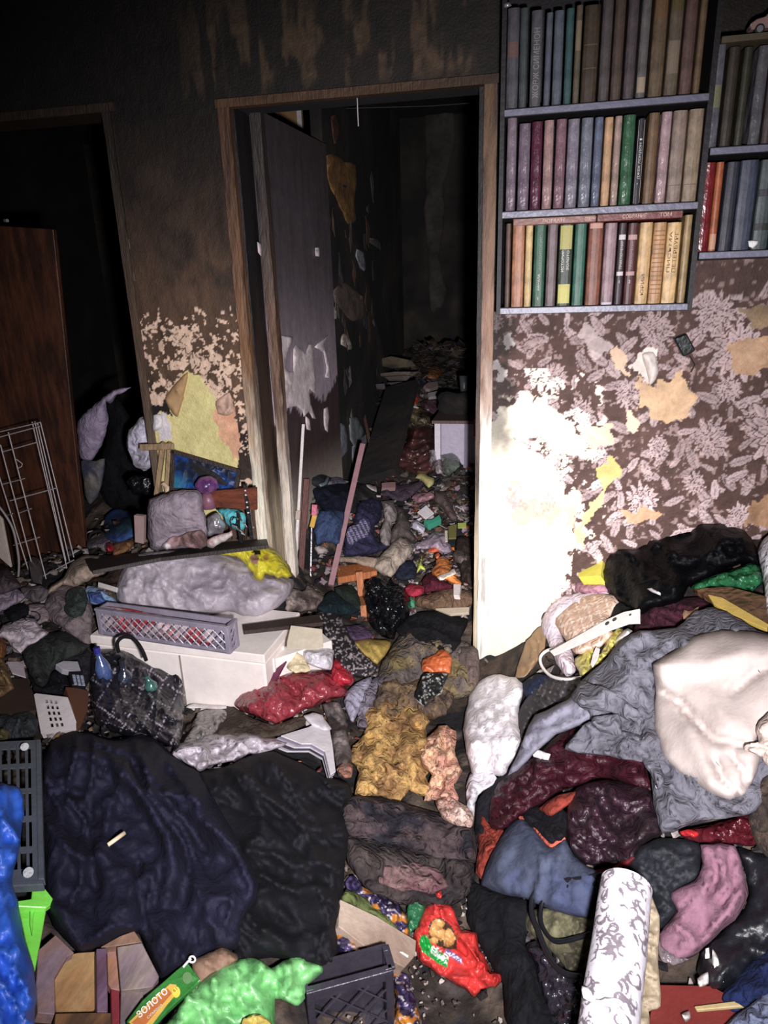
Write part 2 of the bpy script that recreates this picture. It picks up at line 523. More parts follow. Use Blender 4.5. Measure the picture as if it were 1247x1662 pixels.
# ------------------------------------------------------------------ the setting
X_, Y_, Z_ = np.eye(3)
SOOT = mat('soot_black', (16, 15, 15), .95, vary=.6, scale=7, bump=.8, bscale=30, col2=(34, 28, 24))


def w2(pts, y=0.):            # photo outline -> (x, z) on the wall
    q = PY(np.array([p[0] for p in pts]), np.array([p[1] for p in pts]), y); return [(a[0], a[2]) for a in q]


DX0, DX1, DZ = .0, .865, 2.045     # doorway with its casing
LX, LZ = -.375, 2.035              # left opening: everything left of LX below LZ
gx = np.r_[np.arange(-1.5, LX, .012), np.arange(LX, 0, .0042), np.arange(0, DX1, .008), np.arange(DX1, 1.82, .0036), np.arange(1.82, 2.4, .02)]
gz = np.r_[np.arange(0, .3, .012), np.arange(.3, 1.4, .0036), np.arange(1.4, 2.56, .0075)]
# snap to the openings
for v in (LX, DX0+.03, DX1-.03): gx[np.argmin(abs(gx-v))] = v
for v in (LZ, DZ-.03): gz[np.argmin(abs(gz-v))] = v
WX, WZ = np.meshgrid(gx, gz)
f1 = fbm(WX*5, WZ*5, 1); f2 = fbm(WX*22, WZ*22, 4); f3 = fbm(WX*70, WZ*70, 6, 3); fs = fbm(WX*38, WZ*7, 8)
BG = np.array(lin((84, 60, 53)))[None, None]*(.55+.9*f2[..., None])*(.7+.6*f3[..., None])
light = np.zeros(WX.shape); line = np.zeros(WX.shape)


def petal(cx, cz, ang, L, W, tone=1.):
    m_ = L*1.05
    i0, i1 = np.searchsorted(gx, cx-m_), np.searchsorted(gx, cx+m_); j0, j1 = np.searchsorted(gz, cz-m_), np.searchsorted(gz, cz+m_)
    if i0 >= i1 or j0 >= j1: return
    x = WX[j0:j1, i0:i1]-cx; z = WZ[j0:j1, i0:i1]-cz
    u = (x*math.cos(ang)+z*math.sin(ang))/L; v = (-x*math.sin(ang)+z*math.cos(ang))/W
    hw = np.sqrt(np.clip(np.sin(np.clip(u, 0, 1)**.8*math.pi), 0, 1))*.5+1e-6
    inside = (u > 0) & (u < 1) & (abs(v) < hw)
    core = inside & (abs(v) < hw-.085) & (u > .05) & (u < .94)
    A = light[j0:j1, i0:i1]; A[inside] = 0; A[core] = tone
    vein = core & (abs(v) < .045) & (u < .8); A[vein] = .45*tone


def leaf(cx, cz, ang, L, W, tone=.9):
    petal(cx, cz, ang, L, W, tone)
    m_ = L*1.05
    i0, i1 = np.searchsorted(gx, cx-m_), np.searchsorted(gx, cx+m_); j0, j1 = np.searchsorted(gz, cz-m_), np.searchsorted(gz, cz+m_)
    if i0 >= i1 or j0 >= j1: return
    x = WX[j0:j1, i0:i1]-cx; z = WZ[j0:j1, i0:i1]-cz
    u = (x*math.cos(ang)+z*math.sin(ang))/L; v = (-x*math.sin(ang)+z*math.cos(ang))/W
    A = light[j0:j1, i0:i1]
    A[(A > 0) & (u > 0) & (u < 1) & (((u-abs(v)*.5)*6) % 1 < .16)] *= .55


def flower(cx, cz, r, rot=0.):
    for ring, (n_, rr) in enumerate(((15, 1.), (12, .78), (9, .55), (6, .32))):
        for k in range(n_):
            a = 2*math.pi*k/n_+rot+ring*.3
            s = rr*(.85+.3*R.random())
            sq = .72+.28*abs(math.sin(a-.4))
            petal(cx+math.cos(a)*r*.05, cz+math.sin(a)*r*.05, a, r*s*sq, r*.30, .75+.25*R.random())


fl = [(320, 300, 92), (440, 450, 82), (760, 100, 112), (640, 375, 85), (1000, 570, 125), (770, 600, 72), (1195, 490, 95), (700, 835, 108), (1080, 350, 78),
      (250, 800, 80), (520, 640, 60), (1130, 900, 80), (930, 760, 70), (60, 60, 60), (180, 620, 95)]
flw = [(*w2(cr('W', [(a, b)]))[0], c/2.67/640) for a, b, c in fl]+[(1.6, 1.25, .10), (1.75, 1.0, .12), (1.78, 1.33, .1), (1.52, 1.36, .07), (1.9, .8, .12)]
flw += [(-.17, 1.32, .12), (-.3, 1.1, .1), (-.08, 1.08, .1), (-.28, 1.5, .08), (-.1, .8, .12), (-.07, 1.55, .07)]
rs = random.Random(21)
stems = []
for k in range(900):
    if rs.random() < .72: x = rs.uniform(.9, 2.0)
    else: x = rs.uniform(-.37, -.01)
    z = rs.uniform(.35, 1.42) if x > 0 else rs.uniform(.6, 1.75)
    if any(math.hypot(x-a, z-b) < c*1.0 for a, b, c in flw): continue
    if any(math.hypot(x-a, z-b) < .026 for a, b in stems): continue
    stems.append((x, z)); a = rs.uniform(-.3, math.pi+.3); L = rs.uniform(.045, .09)
    a2 = rs.choice([.8, 2.2, .4, 2.7, 1.5])+rs.uniform(-.25, .25)
    leaf(x, z, a2, L, L*.42, .62+.35*rs.random())
for a, b, c in flw: flower(a, b, c, rs.random())
fade = np.where(WX > 0, 1-.35*sm(.35, .75, fbm(WX*3.2, WZ*3.2, 31)), 1.)
LC = np.array(lin((228, 204, 204)))[None, None]*(.72+.5*f3[..., None])
wc = BG*(1-light[..., None]*.95*fade[..., None])+LC*light[..., None]*.95*fade[..., None]
speck = (f3 > .66) & (WX > 0); wc[speck] = wc[speck]*.5+lin((190, 165, 160))*.5


def patch(k, pts, col, warp=.022, edge=.004, a=.92, tex=.25, lo=None):
    global wc
    P = w2(cr(k, pts)); wxn = WX+(fbm(WX*30, WZ*30, 11)-.5)*warp*2.4; wzn = WZ+(fbm(WX*30, WZ*30, 13)-.5)*warp*2.4
    m_ = inpoly(wxn, wzn, P)
    c = lin(col)*(1-tex+2*tex*f2[..., None])
    wc = np.where(m_[..., None], wc*(1-a)+c*a, wc)
    return m_


WHITEP = [(792, 708), (812, 665), (838, 640), (888, 650), (930, 676), (952, 710), (958, 742), (925, 748), (915, 790), (938, 806), (934, 860), (932, 915), (905, 960), (875, 1050), (850, 1130), (770, 1130)]
dW = dpoly(WX, WZ, w2(WHITEP)); nearw = (dW < .13) & (f2+.12*(1-dW/.13) > .60) & (WX > .9) & (WZ < 1.2) & (WX < 1.25)
lw = nearw & ((light > .3) | (f3 > .55)); wc[lw] = lin((232, 222, 208))  # petals and flecks by the white area whitened, torch glare put into colour
wkeep = wc.copy()
patch('P', WHITEP, (236, 228, 206), .034, a=.9, tex=.08)
for pp, k_ in (([(130, 560), (190, 575), (260, 570), (330, 600), (390, 645), (480, 645), (505, 740), (450, 790), (385, 800), (345, 740), (300, 680), (250, 620), (190, 600)], 1.), ([(100, 770), (160, 760), (230, 780), (300, 790), (330, 830), (320, 905), (240, 905), (190, 860), (120, 870)], .5)):
    mm = inpoly(WX+(f2-.5)*.05, WZ+(fbm(WX*30, WZ*30, 17)-.5)*.06, w2(cr('W', pp))) & (f3 > .44)
    wc = np.where(mm[..., None], wkeep*k_+lin((236, 220, 214))*(1-k_), wc)
# brown print still clinging inside the white area
near = inpoly(WX, WZ, w2(WHITEP))
keep = near & (f1 > .57) & (f2 > .52) & (WX > .93) & (WZ > .66)
wc[keep] = wc[keep]*.35+lin((190, 160, 140))*.65
patch('W', [(560, 190), (600, 180), (640, 240), (630, 290), (580, 270)], (226, 196, 166))
patch('W', [(660, 250), (690, 200), (760, 185), (775, 260), (760, 300), (740, 330), (700, 300)], (240, 226, 216))
patch('W', [(660, 270), (740, 340), (800, 300), (870, 285), (940, 380), (920, 430), (870, 500), (820, 490), (760, 470), (700, 420)], (222, 186, 146), tex=.35)
patch('W', [(610, 440), (660, 430), (700, 490), (690, 530), (630, 520)], (232, 204, 178))
patch('W', [(455, 510), (590, 505), (560, 590), (480, 620), (440, 570)], (236, 218, 180))
patch('W', [(510, 680), (600, 650), (615, 740), (540, 780)], (222, 192, 120))
patch('W', [(400, 1010), (480, 820), (545, 765), (545, 850), (450, 940), (430, 1060)], (228, 206, 150))
patch('W', [(1060, 180), (1160, 130), (1300, 100), (1300, 250), (1100, 300)], (186, 150, 116), tex=.4)
patch('W', [(1130, -10), (1300, -10), (1300, 70), (1180, 90)], (150, 126, 96), tex=.4)
patch('W', [(620, 885), (720, 860), (790, 880), (800, 905), (700, 935), (640, 920)], (206, 164, 128))
patch('W', [(1170, 830), (1300, 790), (1300, 960), (1150, 930)], (170, 132, 98), tex=.4)
patch('W', [(100, 120), (150, 110), (160, 170), (110, 185)], (235, 225, 220)); patch('W', [(60, 240), (130, 290), (110, 320), (60, 270)], (235, 225, 220))
patch('W', [(430, 110), (470, 60), (560, 150), (570, 180), (500, 210), (440, 160)], (226, 208, 204), a=.6)
# strip between the two openings: soot, flaking light paper, pale yellow underlayer
st = (WX > LX) & (WX < 0)
sootc = lin((58, 44, 34))*(.35+1.1*f2[..., None]); rust = lin((96, 72, 54))*(.4+1.1*fs[..., None])
mixr = sm(.45, .62, f1)[..., None]
base = sootc*(1-mixr*.7)+rust*mixr*.7
fl_ = light > .2
zn = WZ+(f1-.5)*.4
show = sm(1.50, 1.28, zn)*(1-sm(1.17, 1.10, zn)*.75*(f2 < .55))
lc2 = lin((222, 192, 168))*(.7+.5*f3[..., None])
c_ = np.where((fl_[..., None]) & ((show*(f2 > .43))[..., None] > .35), lc2, base)
dk = sm(1.13, 1.02, zn)*sm(.86, .97, zn); c_ = c_*(1-.8*dk[..., None]*(f2 < .60)[..., None])
fl2 = ((f2 > .57) & (WZ < 1.14) & (WZ > .8)) | ((f3 > .635) & (f1 > .47) & (WZ < 1.42) & (WZ > .8)); c_ = np.where(fl2[..., None], lc2, c_)
c_ = c_*(1-sm(1.45, 2.0, WZ+(f1-.5)*.5)[..., None]*.82)
wc = np.where(st[..., None], c_, wc)
patch('A', [(735, 400), (770, 370), (830, 400), (800, 310), (850, 240), (900, 185), (955, 205), (1030, 310), (1060, 400), (1130, 520), (1160, 600), (1140, 700), (1150, 900), (730, 900), (740, 600)], (216, 206, 142), .01, tex=.2, a=.97)
patch('A', [(795, 315), (850, 240), (905, 190), (880, 330), (855, 405), (820, 370)], (188, 148, 92), .006, tex=.3)
patch('A', [(1040, 330), (1110, 290), (1150, 420), (1160, 600), (1120, 600), (1060, 480), (1030, 420)], (222, 168, 136), .015, tex=.35)
patch('A', [(1060, 320), (1100, 315), (1105, 350), (1075, 360)], (110, 112, 120), .006)
patch('A', [(745, 390), (800, 380), (830, 520), (770, 520)], (214, 206, 216), .01)
# above the doorway and right round the top: heavy soot with scorched streaks
top = (WZ > DZ-.05) & (WX < .88) | (WX < LX)
st2 = lin((28, 23, 18))*(.3+1.3*f2[..., None])*(.45+.55*sm(-.6, .5, WX))[..., None]
sc = sm(.47, .63, fs)*sm(2.02, 2.08, WZ)*sm(2.42, 2.15, WZ)*sm(-.2, .1, WX)*sm(.95, .75, WX)
st2 = st2*(1-sc[..., None]*.85)+lin((96, 76, 56))*sc[..., None]*.6*(.4+1.2*f3[..., None])
wc = np.where(top[..., None], st2, wc)
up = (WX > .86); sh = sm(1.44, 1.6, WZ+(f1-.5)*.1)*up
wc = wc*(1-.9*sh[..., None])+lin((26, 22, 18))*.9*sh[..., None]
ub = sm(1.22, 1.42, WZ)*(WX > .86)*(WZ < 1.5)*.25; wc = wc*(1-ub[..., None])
# burnt edge beside the casing
bj = (WX > .86)*sm(.945, .89, WX+(f2-.5)*.1)*sm(.85, .99, WZ); wc = wc*(1-.7*bj[..., None])
wc = np.clip(wc, 0, .95)
mcell = np.ones((len(gz)-1, len(gx)-1), bool)
cxm = (gx[:-1]+gx[1:])/2; czm = (gz[:-1]+gz[1:])/2
CX, CZ = np.meshgrid(cxm, czm)
mcell &= ~((CX < LX) & (CZ < LZ)); mcell &= ~((CX > DX0+.03) & (CX < DX1-.03) & (CZ < DZ-.03))
rel = (f3-.5)*.003*(1-.8*near)+light*.0012
V = np.stack([WX, -rel, WZ], -1).reshape(-1, 3)
jj, ii = np.nonzero(mcell); nX = len(gx)
Fq = np.stack([jj*nX+ii, jj*nX+ii+1, (jj+1)*nX+ii+1, (jj+1)*nX+ii], -1)
used = np.zeros(len(V), bool); used[Fq.ravel()] = True; remap = np.cumsum(used)-1
PAPER = mat('wallpaper', attr=True, rough=.75, vary=.18, scale=60, bump=.35, bscale=140)
me = bpy.data.meshes.new('wall_front'); Vu = V[used]; Fu = remap[Fq]
me.vertices.add(len(Vu)); me.vertices.foreach_set('co', Vu.ravel()); me.loops.add(Fu.size); me.loops.foreach_set('vertex_index', Fu.ravel().astype(np.int32))
me.polygons.add(len(Fu)); me.polygons.foreach_set('loop_start', np.arange(0, Fu.size, 4, dtype=np.int32)); me.update(calc_edges=True)
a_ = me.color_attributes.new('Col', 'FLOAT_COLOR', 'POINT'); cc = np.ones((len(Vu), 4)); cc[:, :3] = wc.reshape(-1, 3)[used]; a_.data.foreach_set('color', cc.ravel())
me.materials.append(PAPER)
wall = bpy.data.objects.new('wall_front', me); COL.objects.link(wall)
tag(wall, 'sooty wall with peeling brown chrysanthemum wallpaper around the burnt doorway', kind='structure')
# body of the wall behind its papered face
for nm, x0, x1, z0, z1 in [('wall_right_core', DX1-.03, 2.4, 0, 2.55), ('wall_middle_core', LX, DX0+.03, 0, 2.55)]:
    MB().box((x0, .006, z0), X_, Y_, Z_, x1-x0, .114, z1-z0).build('masonry', SOOT, parent=wall)
MB().box((-1.5, .006, LZ), X_, Y_, Z_, LX+1.5, .114, 2.55-LZ).build('masonry', SOOT, parent=wall)
MB().box((DX0+.03, .006, DZ-.03), X_, Y_, Z_, DX1-DX0-.06, .114, .54).build('masonry', SOOT, parent=wall)

fl_m = mat('dirty_floor', (46, 36, 28), .85, vary=.6, scale=12, bump=.5, bscale=40)
tag(MB().box((-2.4, -2.6, -.03), X_, Y_, Z_, 5.0, 5.6, .03).build('floor', fl_m), 'dark dirty floor glimpsed between the rubbish in the aisle', kind='structure')
tag(MB().box((-2.4, -2.6, 2.56), X_, Y_, Z_, 5.0, 5.6, .03).build('ceiling', SOOT), 'soot blackened ceiling', kind='structure')
BW = mat('charred_wall', (24, 22, 20), .9, vary=.7, scale=5, bump=1., bscale=16, col2=(52, 46, 38))
tag(MB().box((-2.4, 2.95, 0), X_, Y_, Z_, 5.0, .05, 2.56).build('wall_back', BW), 'charred far wall of the room behind the doorway', kind='structure')
tag(MB().box((2.4, -2.6, 0), X_, Y_, Z_, .04, 5.6, 2.56).build('wall_right', SOOT), 'dark right side wall', kind='structure')
tag(MB().box((-2.44, -2.6, 0), X_, Y_, Z_, .04, 5.6, 2.56).build('wall_left', SOOT), 'dark left side wall', kind='structure')


def gridboard(name, o, ux, uy, uz, a, b, c, colfn, m=VWOOD, n=(6, 2, 60), parent=None, label=None, rough=.0015, kind=None):
    """A board as a finely divided box whose coat of paint, scorching and soot are a colour per vertex."""
    bm = bmesh.new()
    na, nb, nc = n
    idx = {}
    vs = []

    def vid(i, j, k):
        if (i, j, k) not in idx:
            idx[(i, j, k)] = len(vs)
            jx = (fbm(np.array(k*.31+i), np.array(j*.7+hash_(name)), 3)-.5)*rough*2 if rough else 0
            vs.append(np.array(o)+ux*(a*i/na+jx)+uy*(b*j/nb+jx)+uz*c*k/nc)
        return idx[(i, j, k)]
    fs_ = []
    for i in range(na):
        for k in range(nc):
            fs_.append((vid(i, 0, k), vid(i+1, 0, k), vid(i+1, 0, k+1), vid(i, 0, k+1))); fs_.append((vid(i, nb, k), vid(i, nb, k+1), vid(i+1, nb, k+1), vid(i+1, nb, k)))
    for j in range(nb):
        for k in range(nc):
            fs_.append((vid(0, j, k), vid(0, j, k+1), vid(0, j+1, k+1), vid(0, j+1, k))); fs_.append((vid(na, j, k), vid(na, j+1, k), vid(na, j+1, k+1), vid(na, j, k+1)))
    for i in range(na):
        for j in range(nb):
            fs_.append((vid(i, j, 0), vid(i, j+1, 0), vid(i+1, j+1, 0), vid(i+1, j, 0))); fs_.append((vid(i, j, nc), vid(i+1, j, nc), vid(i+1, j+1, nc), vid(i, j+1, nc)))
    vs = np.array(vs); col = colfn(vs)
    o_ = mkmesh(name, vs-np.array(o), fs_, m, None, col, smooth=False); o_.location = [float(v) for v in o]
    if parent is not None: under(parent, o_)
    tag(o_, label, kind=kind)
    return o_


def burnt(lo, hi, c0, c1, c2, seed=0):
    """paint colour c0 low down, scorched c1 between, sooty c2 high up"""
    def f(v):
        n_ = fbm(v[:, 2]*9+v[:, 0]*30, v[:, 0]*40+v[:, 1]*30, seed); z = v[:, 2]+(n_-.5)*.35
        t = sm(lo, hi, z)[:, None]; t2 = sm(hi, hi+.7, z)[:, None]
        c = lin(c0)*(1-t)+lin(c1)*t; c = c*(1-t2)+lin(c2)*t2
        st_ = sm(.6, .68, fbm(v[:, 2]*4, v[:, 0]*90+v[:, 1]*50, seed+4))[:, None]*.45
        return c*(.75+.5*n_[:, None])*(1-st_)
    return f


# casing of the doorway: left, right, head; reveals
gridboard('trim_1', (.002, -.018, 0), X_, Y_, Z_, .038, .026, DZ-.012, burnt(.72, 1.2, (240, 232, 210), (128, 92, 62), (84, 58, 40), 1), n=(5, 2, 90), label='left door casing, white at the foot and scorched brown above', kind='structure', rough=.002)
gridboard('trim_2', (.828, -.018, 0), X_, Y_, Z_, .038, .026, DZ-.012, burnt(.85, 1.2, (240, 236, 226), (158, 124, 104), (104, 78, 54), 5), n=(5, 2, 90), label='right door casing, bright white low down and singed brown above', kind='structure', rough=.002)
gridboard('trim_3', (-.004, -.020, DZ-.036), X_, Y_, Z_, .874, .028, .024, lambda v: lin((92, 66, 42))*(.25+1.1*fbm(v[:, 0]*14, v[:, 2]*60, 3)[:, None]*sm(.9, .0, v[:, 0])[:, None]+.15), n=(60, 2, 3), label='scorched head casing over the doorway', kind='structure')
gridboard('trim_4', (.03, .008, 0), X_, Y_, Z_, .018, .13, DZ-.03, burnt(.5, .9, (190, 176, 150), (70, 52, 40), (24, 22, 24), 7), n=(2, 5, 60), label='charred left reveal of the doorway', kind='structure')
gridboard('trim_5', (.812, .008, 0), X_, Y_, Z_, .018, .13, DZ-.03, burnt(.5, .9, (190, 176, 150), (70, 52, 40), (24, 22, 24), 9), n=(2, 5, 60), label='charred right reveal of the doorway', kind='structure')
gridboard('trim_6', (LX-.028, -.008, 0), X_, Y_, Z_, .03, .13, LZ+.02, burnt(.5, 1.3, (120, 106, 90), (84, 66, 52), (44, 38, 30), 11), n=(2, 5, 60), label='dark wooden edge trim of the left opening', kind='structure')
gridboard('trim_7', (-1.5, -.012, LZ-.006), X_, Y_, Z_, 1.5+LX+.02, .13, .026, lambda v: lin((60, 46, 34))*(.3+1.0*fbm(v[:, 0]*14, v[:, 2]*60, 3)[:, None]), n=(60, 2, 2), label='thin scorched head trim over the left opening', kind='structure')

# ------------------------------------------------------------------ the open door leaf with hanging shreds of its facing
hA = PY(412, 172, .13); hB = PY(529, 236, .80)
dd = hB-hA; dd[2] = 0; LW = np.linalg.norm(dd); dd /= LW; dn = np.cross(Z_, dd)
if dn@(CAM-hA) < 0: dn = -dn
dtop = (hA[2]+hB[2])/2
leaf = empty('door_1', (hA[0], hA[1], 0)); tag(leaf, 'scorched door leaf standing open into the burnt room, facing peeled in shreds', kind='structure')


def leafcol(v):
    s = (v-hA)@dd/LW; z = v[:, 2]
    n_ = fbm(s*7, z*4, 2); n2 = fbm(s*60, z*5, 5)
    brk = .98-.0*s+(fbm(s*9, z*0+1, 8)-.5)*.18+.10*s
    c = lin((84, 76, 80))*(.7+.6*n2[:, None])
    t = sm(1.6, .95, z)[:, None]; c = c*(1-t)+lin((170, 156, 166))*t*(.8+.4*n2[:, None])
    t3 = sm(1.5, 2.0, z+(n_-.5)*.3)[:, None]; c = c*(1-.35*t3)
    low = (z < brk)[:, None]
    cl = lin((60, 44, 44))*(.7+.6*n2[:, None]); g = sm(.85, .45, z)[:, None]; cl = cl*(1-g)+lin((196, 184, 170))*g
    return np.where(low, cl, c)


gridboard('leaf_panel', hA*[1, 1, 0]-dn*.035, dd, dn, Z_, LW, .035, dtop, leafcol, m=VFLAT, n=(40, 2, 140), parent=leaf, rough=0)
gridboard('stile', PY(405, 168, .10)*[1, 1, 0]+Z_*0, X_, Y_, Z_, .034, .04, dtop-.01, burnt(.62, 1.1, (236, 226, 210), (112, 84, 66), (58, 50, 48), 15), n=(4, 2, 100), parent=leaf, label='scorched edge of the door leaf', rough=.003)
lsurf = onplane(hA+dn*.002, dn)
SHRED = mat('scorched_facing', (226, 210, 212), .7, vary=.4, scale=14, bump=.3, bscale=50)
for pts in ([(150, 110), (138, 15), (235, 20), (222, 60), (205, 105), (200, 180), (235, 205), (235, 120), (250, 60), (300, 105), (318, 60), (340, 62), (350, 260), (345, 310), (318, 285), (326, 360), (350, 436), (332, 432), (318, 400), (292, 425), (282, 395), (250, 372), (190, 382), (185, 335), (160, 325), (150, 200)],
            [(345, 70), (395, 30), (415, 10), (392, 60), (418, 150), (425, 230), (400, 225), (408, 180), (390, 100)],
            [(300, 420), (322, 440), (325, 495), (305, 488)], [(392, 385), (412, 375), (422, 430), (412, 505), (392, 470)]):
    drape('facing_shred', None, None, cr('B', pts), SHRED, puff=.006, lift=.003, step=3, folds=(90, 40, 8, .003), surf=lsurf, jit=1.2, edge=5, parent=leaf, smooth=2)
for pts in ([(418, 188), (424, 196), (424, 235), (420, 240)], [(420, 262), (426, 264), (425, 284), (421, 278)], [(418, 392), (425, 398), (424, 416), (420, 410)], [(512, 402), (519, 402), (519, 416), (513, 415)]):
    drape('facing_shred', None, None, pts, SHRED, puff=.003, lift=.003, step=3, folds=(90, 30, 8, .001), surf=lsurf, jit=.6, edge=4, parent=leaf, smooth=1)

# side wall of the burnt room and remnants on it
wa, wb = PY(538, 500, .85), PY(655, 500, 2.8)
wd = wb-wa; wd[2] = 0; wl = np.linalg.norm(wd); wd /= wl; wn = np.cross(Z_, wd)
if wn@(CAM-wa) < 0: wn = -wn
sw = MB().box(wa*[1, 1, 0]-wn*.05, wd, wn, Z_, wl, .05, 2.55).build('wall_side', BW); tag(sw, 'charred side wall of the room beyond the doorway', kind='structure')
ssurf = onplane(wa+wn*.002, wn)
for col, pts in (((150, 106, 48), [(530, 255), (545, 250), (560, 262), (578, 268), (580, 300), (574, 330), (580, 358), (566, 362), (556, 345), (545, 320), (532, 290)]),
                 ((92, 60, 34), [(538, 190), (548, 188), (552, 225), (543, 232)]), ((110, 92, 82), [(540, 470), (560, 460), (590, 480), (592, 515), (570, 520), (556, 505), (545, 490)]),
                 ((110, 102, 100), [(598, 385), (622, 395), (618, 405), (600, 396)]), ((200, 186, 172), [(538, 498), (548, 500), (546, 516), (540, 518)]),
                 ((160, 160, 170), [(578, 405), (590, 408), (595, 425), (590, 440), (582, 425)]), ((150, 158, 168), [(545, 690), (560, 688), (565, 730), (552, 745), (542, 730)]),
                 ((130, 138, 142), [(566, 680), (580, 678), (590, 700), (580, 725), (568, 715)]), ((140, 140, 150), [(572, 725), (600, 700), (605, 730), (596, 760), (575, 765)]), ((196, 180, 168), [(553, 546), (563, 543), (572, 560), (566, 568), (554, 560)])):
    drape('paper_remnant', None, None, pts, mat('remnant_%d_%d' % (col[0], col[2]), col, .8, vary=.6, scale=14, bump=.4, bscale=40), puff=.006, lift=.002, step=3.5, folds=(80, 30, 8, .006), surf=ssurf, jit=2.5, edge=6, parent=sw, smooth=2)
# pale curtain remnant, hung cord, clothes line, white framed panel
drape('curtain', 'narrow pale scorched curtain hanging in the dark room beyond the door', 'curtain', [(688, 176), (735, 174), (738, 240), (720, 300), (722, 360), (712, 420), (724, 470), (718, 500), (700, 506), (696, 440), (690, 340), (692, 260)],
      mat('scorched_curtain', (66, 62, 55), .9, vary=.7, scale=6, bump=.4), puff=.02, lift=.01, step=4, folds=(90, 90, 9, .012), surf=ydepth(2.94), jit=3)
MB().tube([PY(579, 126, .02), PY(580, 160, .02), PY(581, 185, .02), PY(582, 205, .02)], .0018, 6).build('cord', plain((190, 180, 185)), label='short pale cord hanging from the top of the doorway', cat='cord')
MB().tube([PY(445, 172, 1.2), PY(560, 176, 1.3), PY(700, 172, 1.4), PY(795, 165, 1.4)], .002, 6).build('clothes_line', plain((60, 55, 52)), label='thin dark line strung across the burnt room near its ceiling', cat='line')
fr = empty('wall_cabinet', PY(470, 180, 1.6)); tag(fr, 'white framed cupboard corner showing above the door leaf', 'cupboard')
A0, A1, A2 = PY(447, 215, 1.6), PY(492, 215, 1.6), PY(447, 150, 1.6); ux = unit(A1-A0); uz = Z_
W_ = np.linalg.norm(A1-A0); H_ = A2[2]-A0[2]
MB().box(A0, ux, Y_, uz, W_, .02, H_).build('panel', plain((150, 112, 64)), parent=fr)
MB().box(A0-Y_*.012, ux, Y_, uz, W_*.16, .012, H_).build('frame', plain((206, 200, 198)), parent=fr)
MB().box(A0-Y_*.012, ux, Y_, uz, W_*.16, .012, H_, x0=W_*.84).build('frame', plain((206, 200, 198)), parent=fr)

rm = random.Random(44)
for k in range(34):
    s_ = rm.uniform(.0, .85)*wl*.6; z_ = rm.uniform(.75, 2.0); w0 = rm.uniform(.02, .06); h0 = rm.uniform(.02, .12)
    c_ = wa*[1, 1, 0]+wd*s_+Z_*z_+wn*.001
    g = MB(); n0 = rm.randint(5, 8); rg_ = []
    for t in range(n0):
        th = 6.283*t/n0+rm.uniform(-.3, .3); rg_.append(c_+wd*math.cos(th)*w0*rm.uniform(.4, 1)+Z_*math.sin(th)*h0*rm.uniform(.4, 1)+wn*rm.uniform(.003, .014))
    g.v = rg_+[p-wn*.002 for p in rg_]; g.f = [tuple(range(n0)), tuple(range(2*n0-1, n0-1, -1))]+[(i, (i+1) % n0, n0+(i+1) % n0, n0+i) for i in range(n0)]
    col = rm.choice([(70, 58, 50), (92, 66, 42), (54, 52, 54), (104, 96, 92), (44, 38, 34)])
    o = g.build('paper_remnant', mat('dim_remnant_%d' % col[0], col, .85, vary=.6, scale=20, bump=.4), loc=c_); under(sw, o)
# ------------------------------------------------------------------ wall shelves and books
SY = -.165                                           # front of the shelves
EDGE = plain((116, 116, 138), .4); DARK = plain((24, 20, 24), .6)
sh1 = empty('wall_shelf', (1.16, -.08, 1.38)); tag(sh1, 'larger dark wall shelf with three rows of books, left of the two', 'shelf')
BT = .02
ROWZ = [PY(980, 171, SY)[2], PY(980, 341, SY)[2], PY(980, 501, SY)[2]]   # front top edges of the boards' fronts (middle)
xl, xr = .893, 1.407
for z in ROWZ:
    MB().box((xl, SY, z-BT/2), X_, Y_, Z_, xr-xl, .16, BT).build('board', DARK, parent=sh1, bevel=.001)
    MB().box((xl, SY-.003, z-BT/2+.002), X_, Y_, Z_, xr-xl, .003, BT-.005).build('edge_strip', EDGE, parent=sh1)
MB().box((xl-.012, SY+.01, ROWZ[2]-BT/2), X_, Y_, Z_, .012, .15, 2.25-ROWZ[2]).build('side_panel', DARK, parent=sh1)
MB().box((xr, SY+.005, ROWZ[2]-BT/2), X_, Y_, Z_, .014, .155, 2.25-ROWZ[2]).build('side_panel', DARK, parent=sh1)
MB().box((xl, -.006, ROWZ[2]), X_, Y_, Z_, xr-xl, .005, 2.25-ROWZ[2]).build('back_panel', DARK, parent=sh1)
sh2 = empty('wall_shelf', (1.66, -.08, 1.5)); tag(sh2, 'dark wall shelf cut by the right edge of the photo, hung lower', 'shelf')
R2Z = [PY(1200, 243, SY)[2], PY(1190, 413, SY)[2]]
for z in R2Z:
    MB().box((1.424, SY, z-BT/2), X_, Y_, Z_, .5, .16, BT).build('board', DARK, parent=sh2, bevel=.001)
    MB().box((1.424, SY-.003, z-BT/2+.002), X_, Y_, Z_, .5, .003, BT-.005).build('edge_strip', EDGE, parent=sh2)
MB().box((1.924, SY+.005, R2Z[1]-BT/2), X_, Y_, Z_, .014, .155, .55).build('side_panel', DARK, parent=sh2)
MB().box((1.424, -.006, R2Z[1]), X_, Y_, Z_, .5, .005, .55).build('back_panel', DARK, parent=sh2)
R2T = PY(1200, 67, SY)[2]
MB().box((1.424, SY, R2T), X_, Y_, Z_, .514, .16, .014).build('top_board', plain((96, 84, 60)), parent=sh2)

GILT = plain((206, 196, 170), .5); DKINK = plain((90, 64, 44), .7); WINK = plain((225, 222, 215), .6)
PAGE = plain((176, 160, 132), .9)


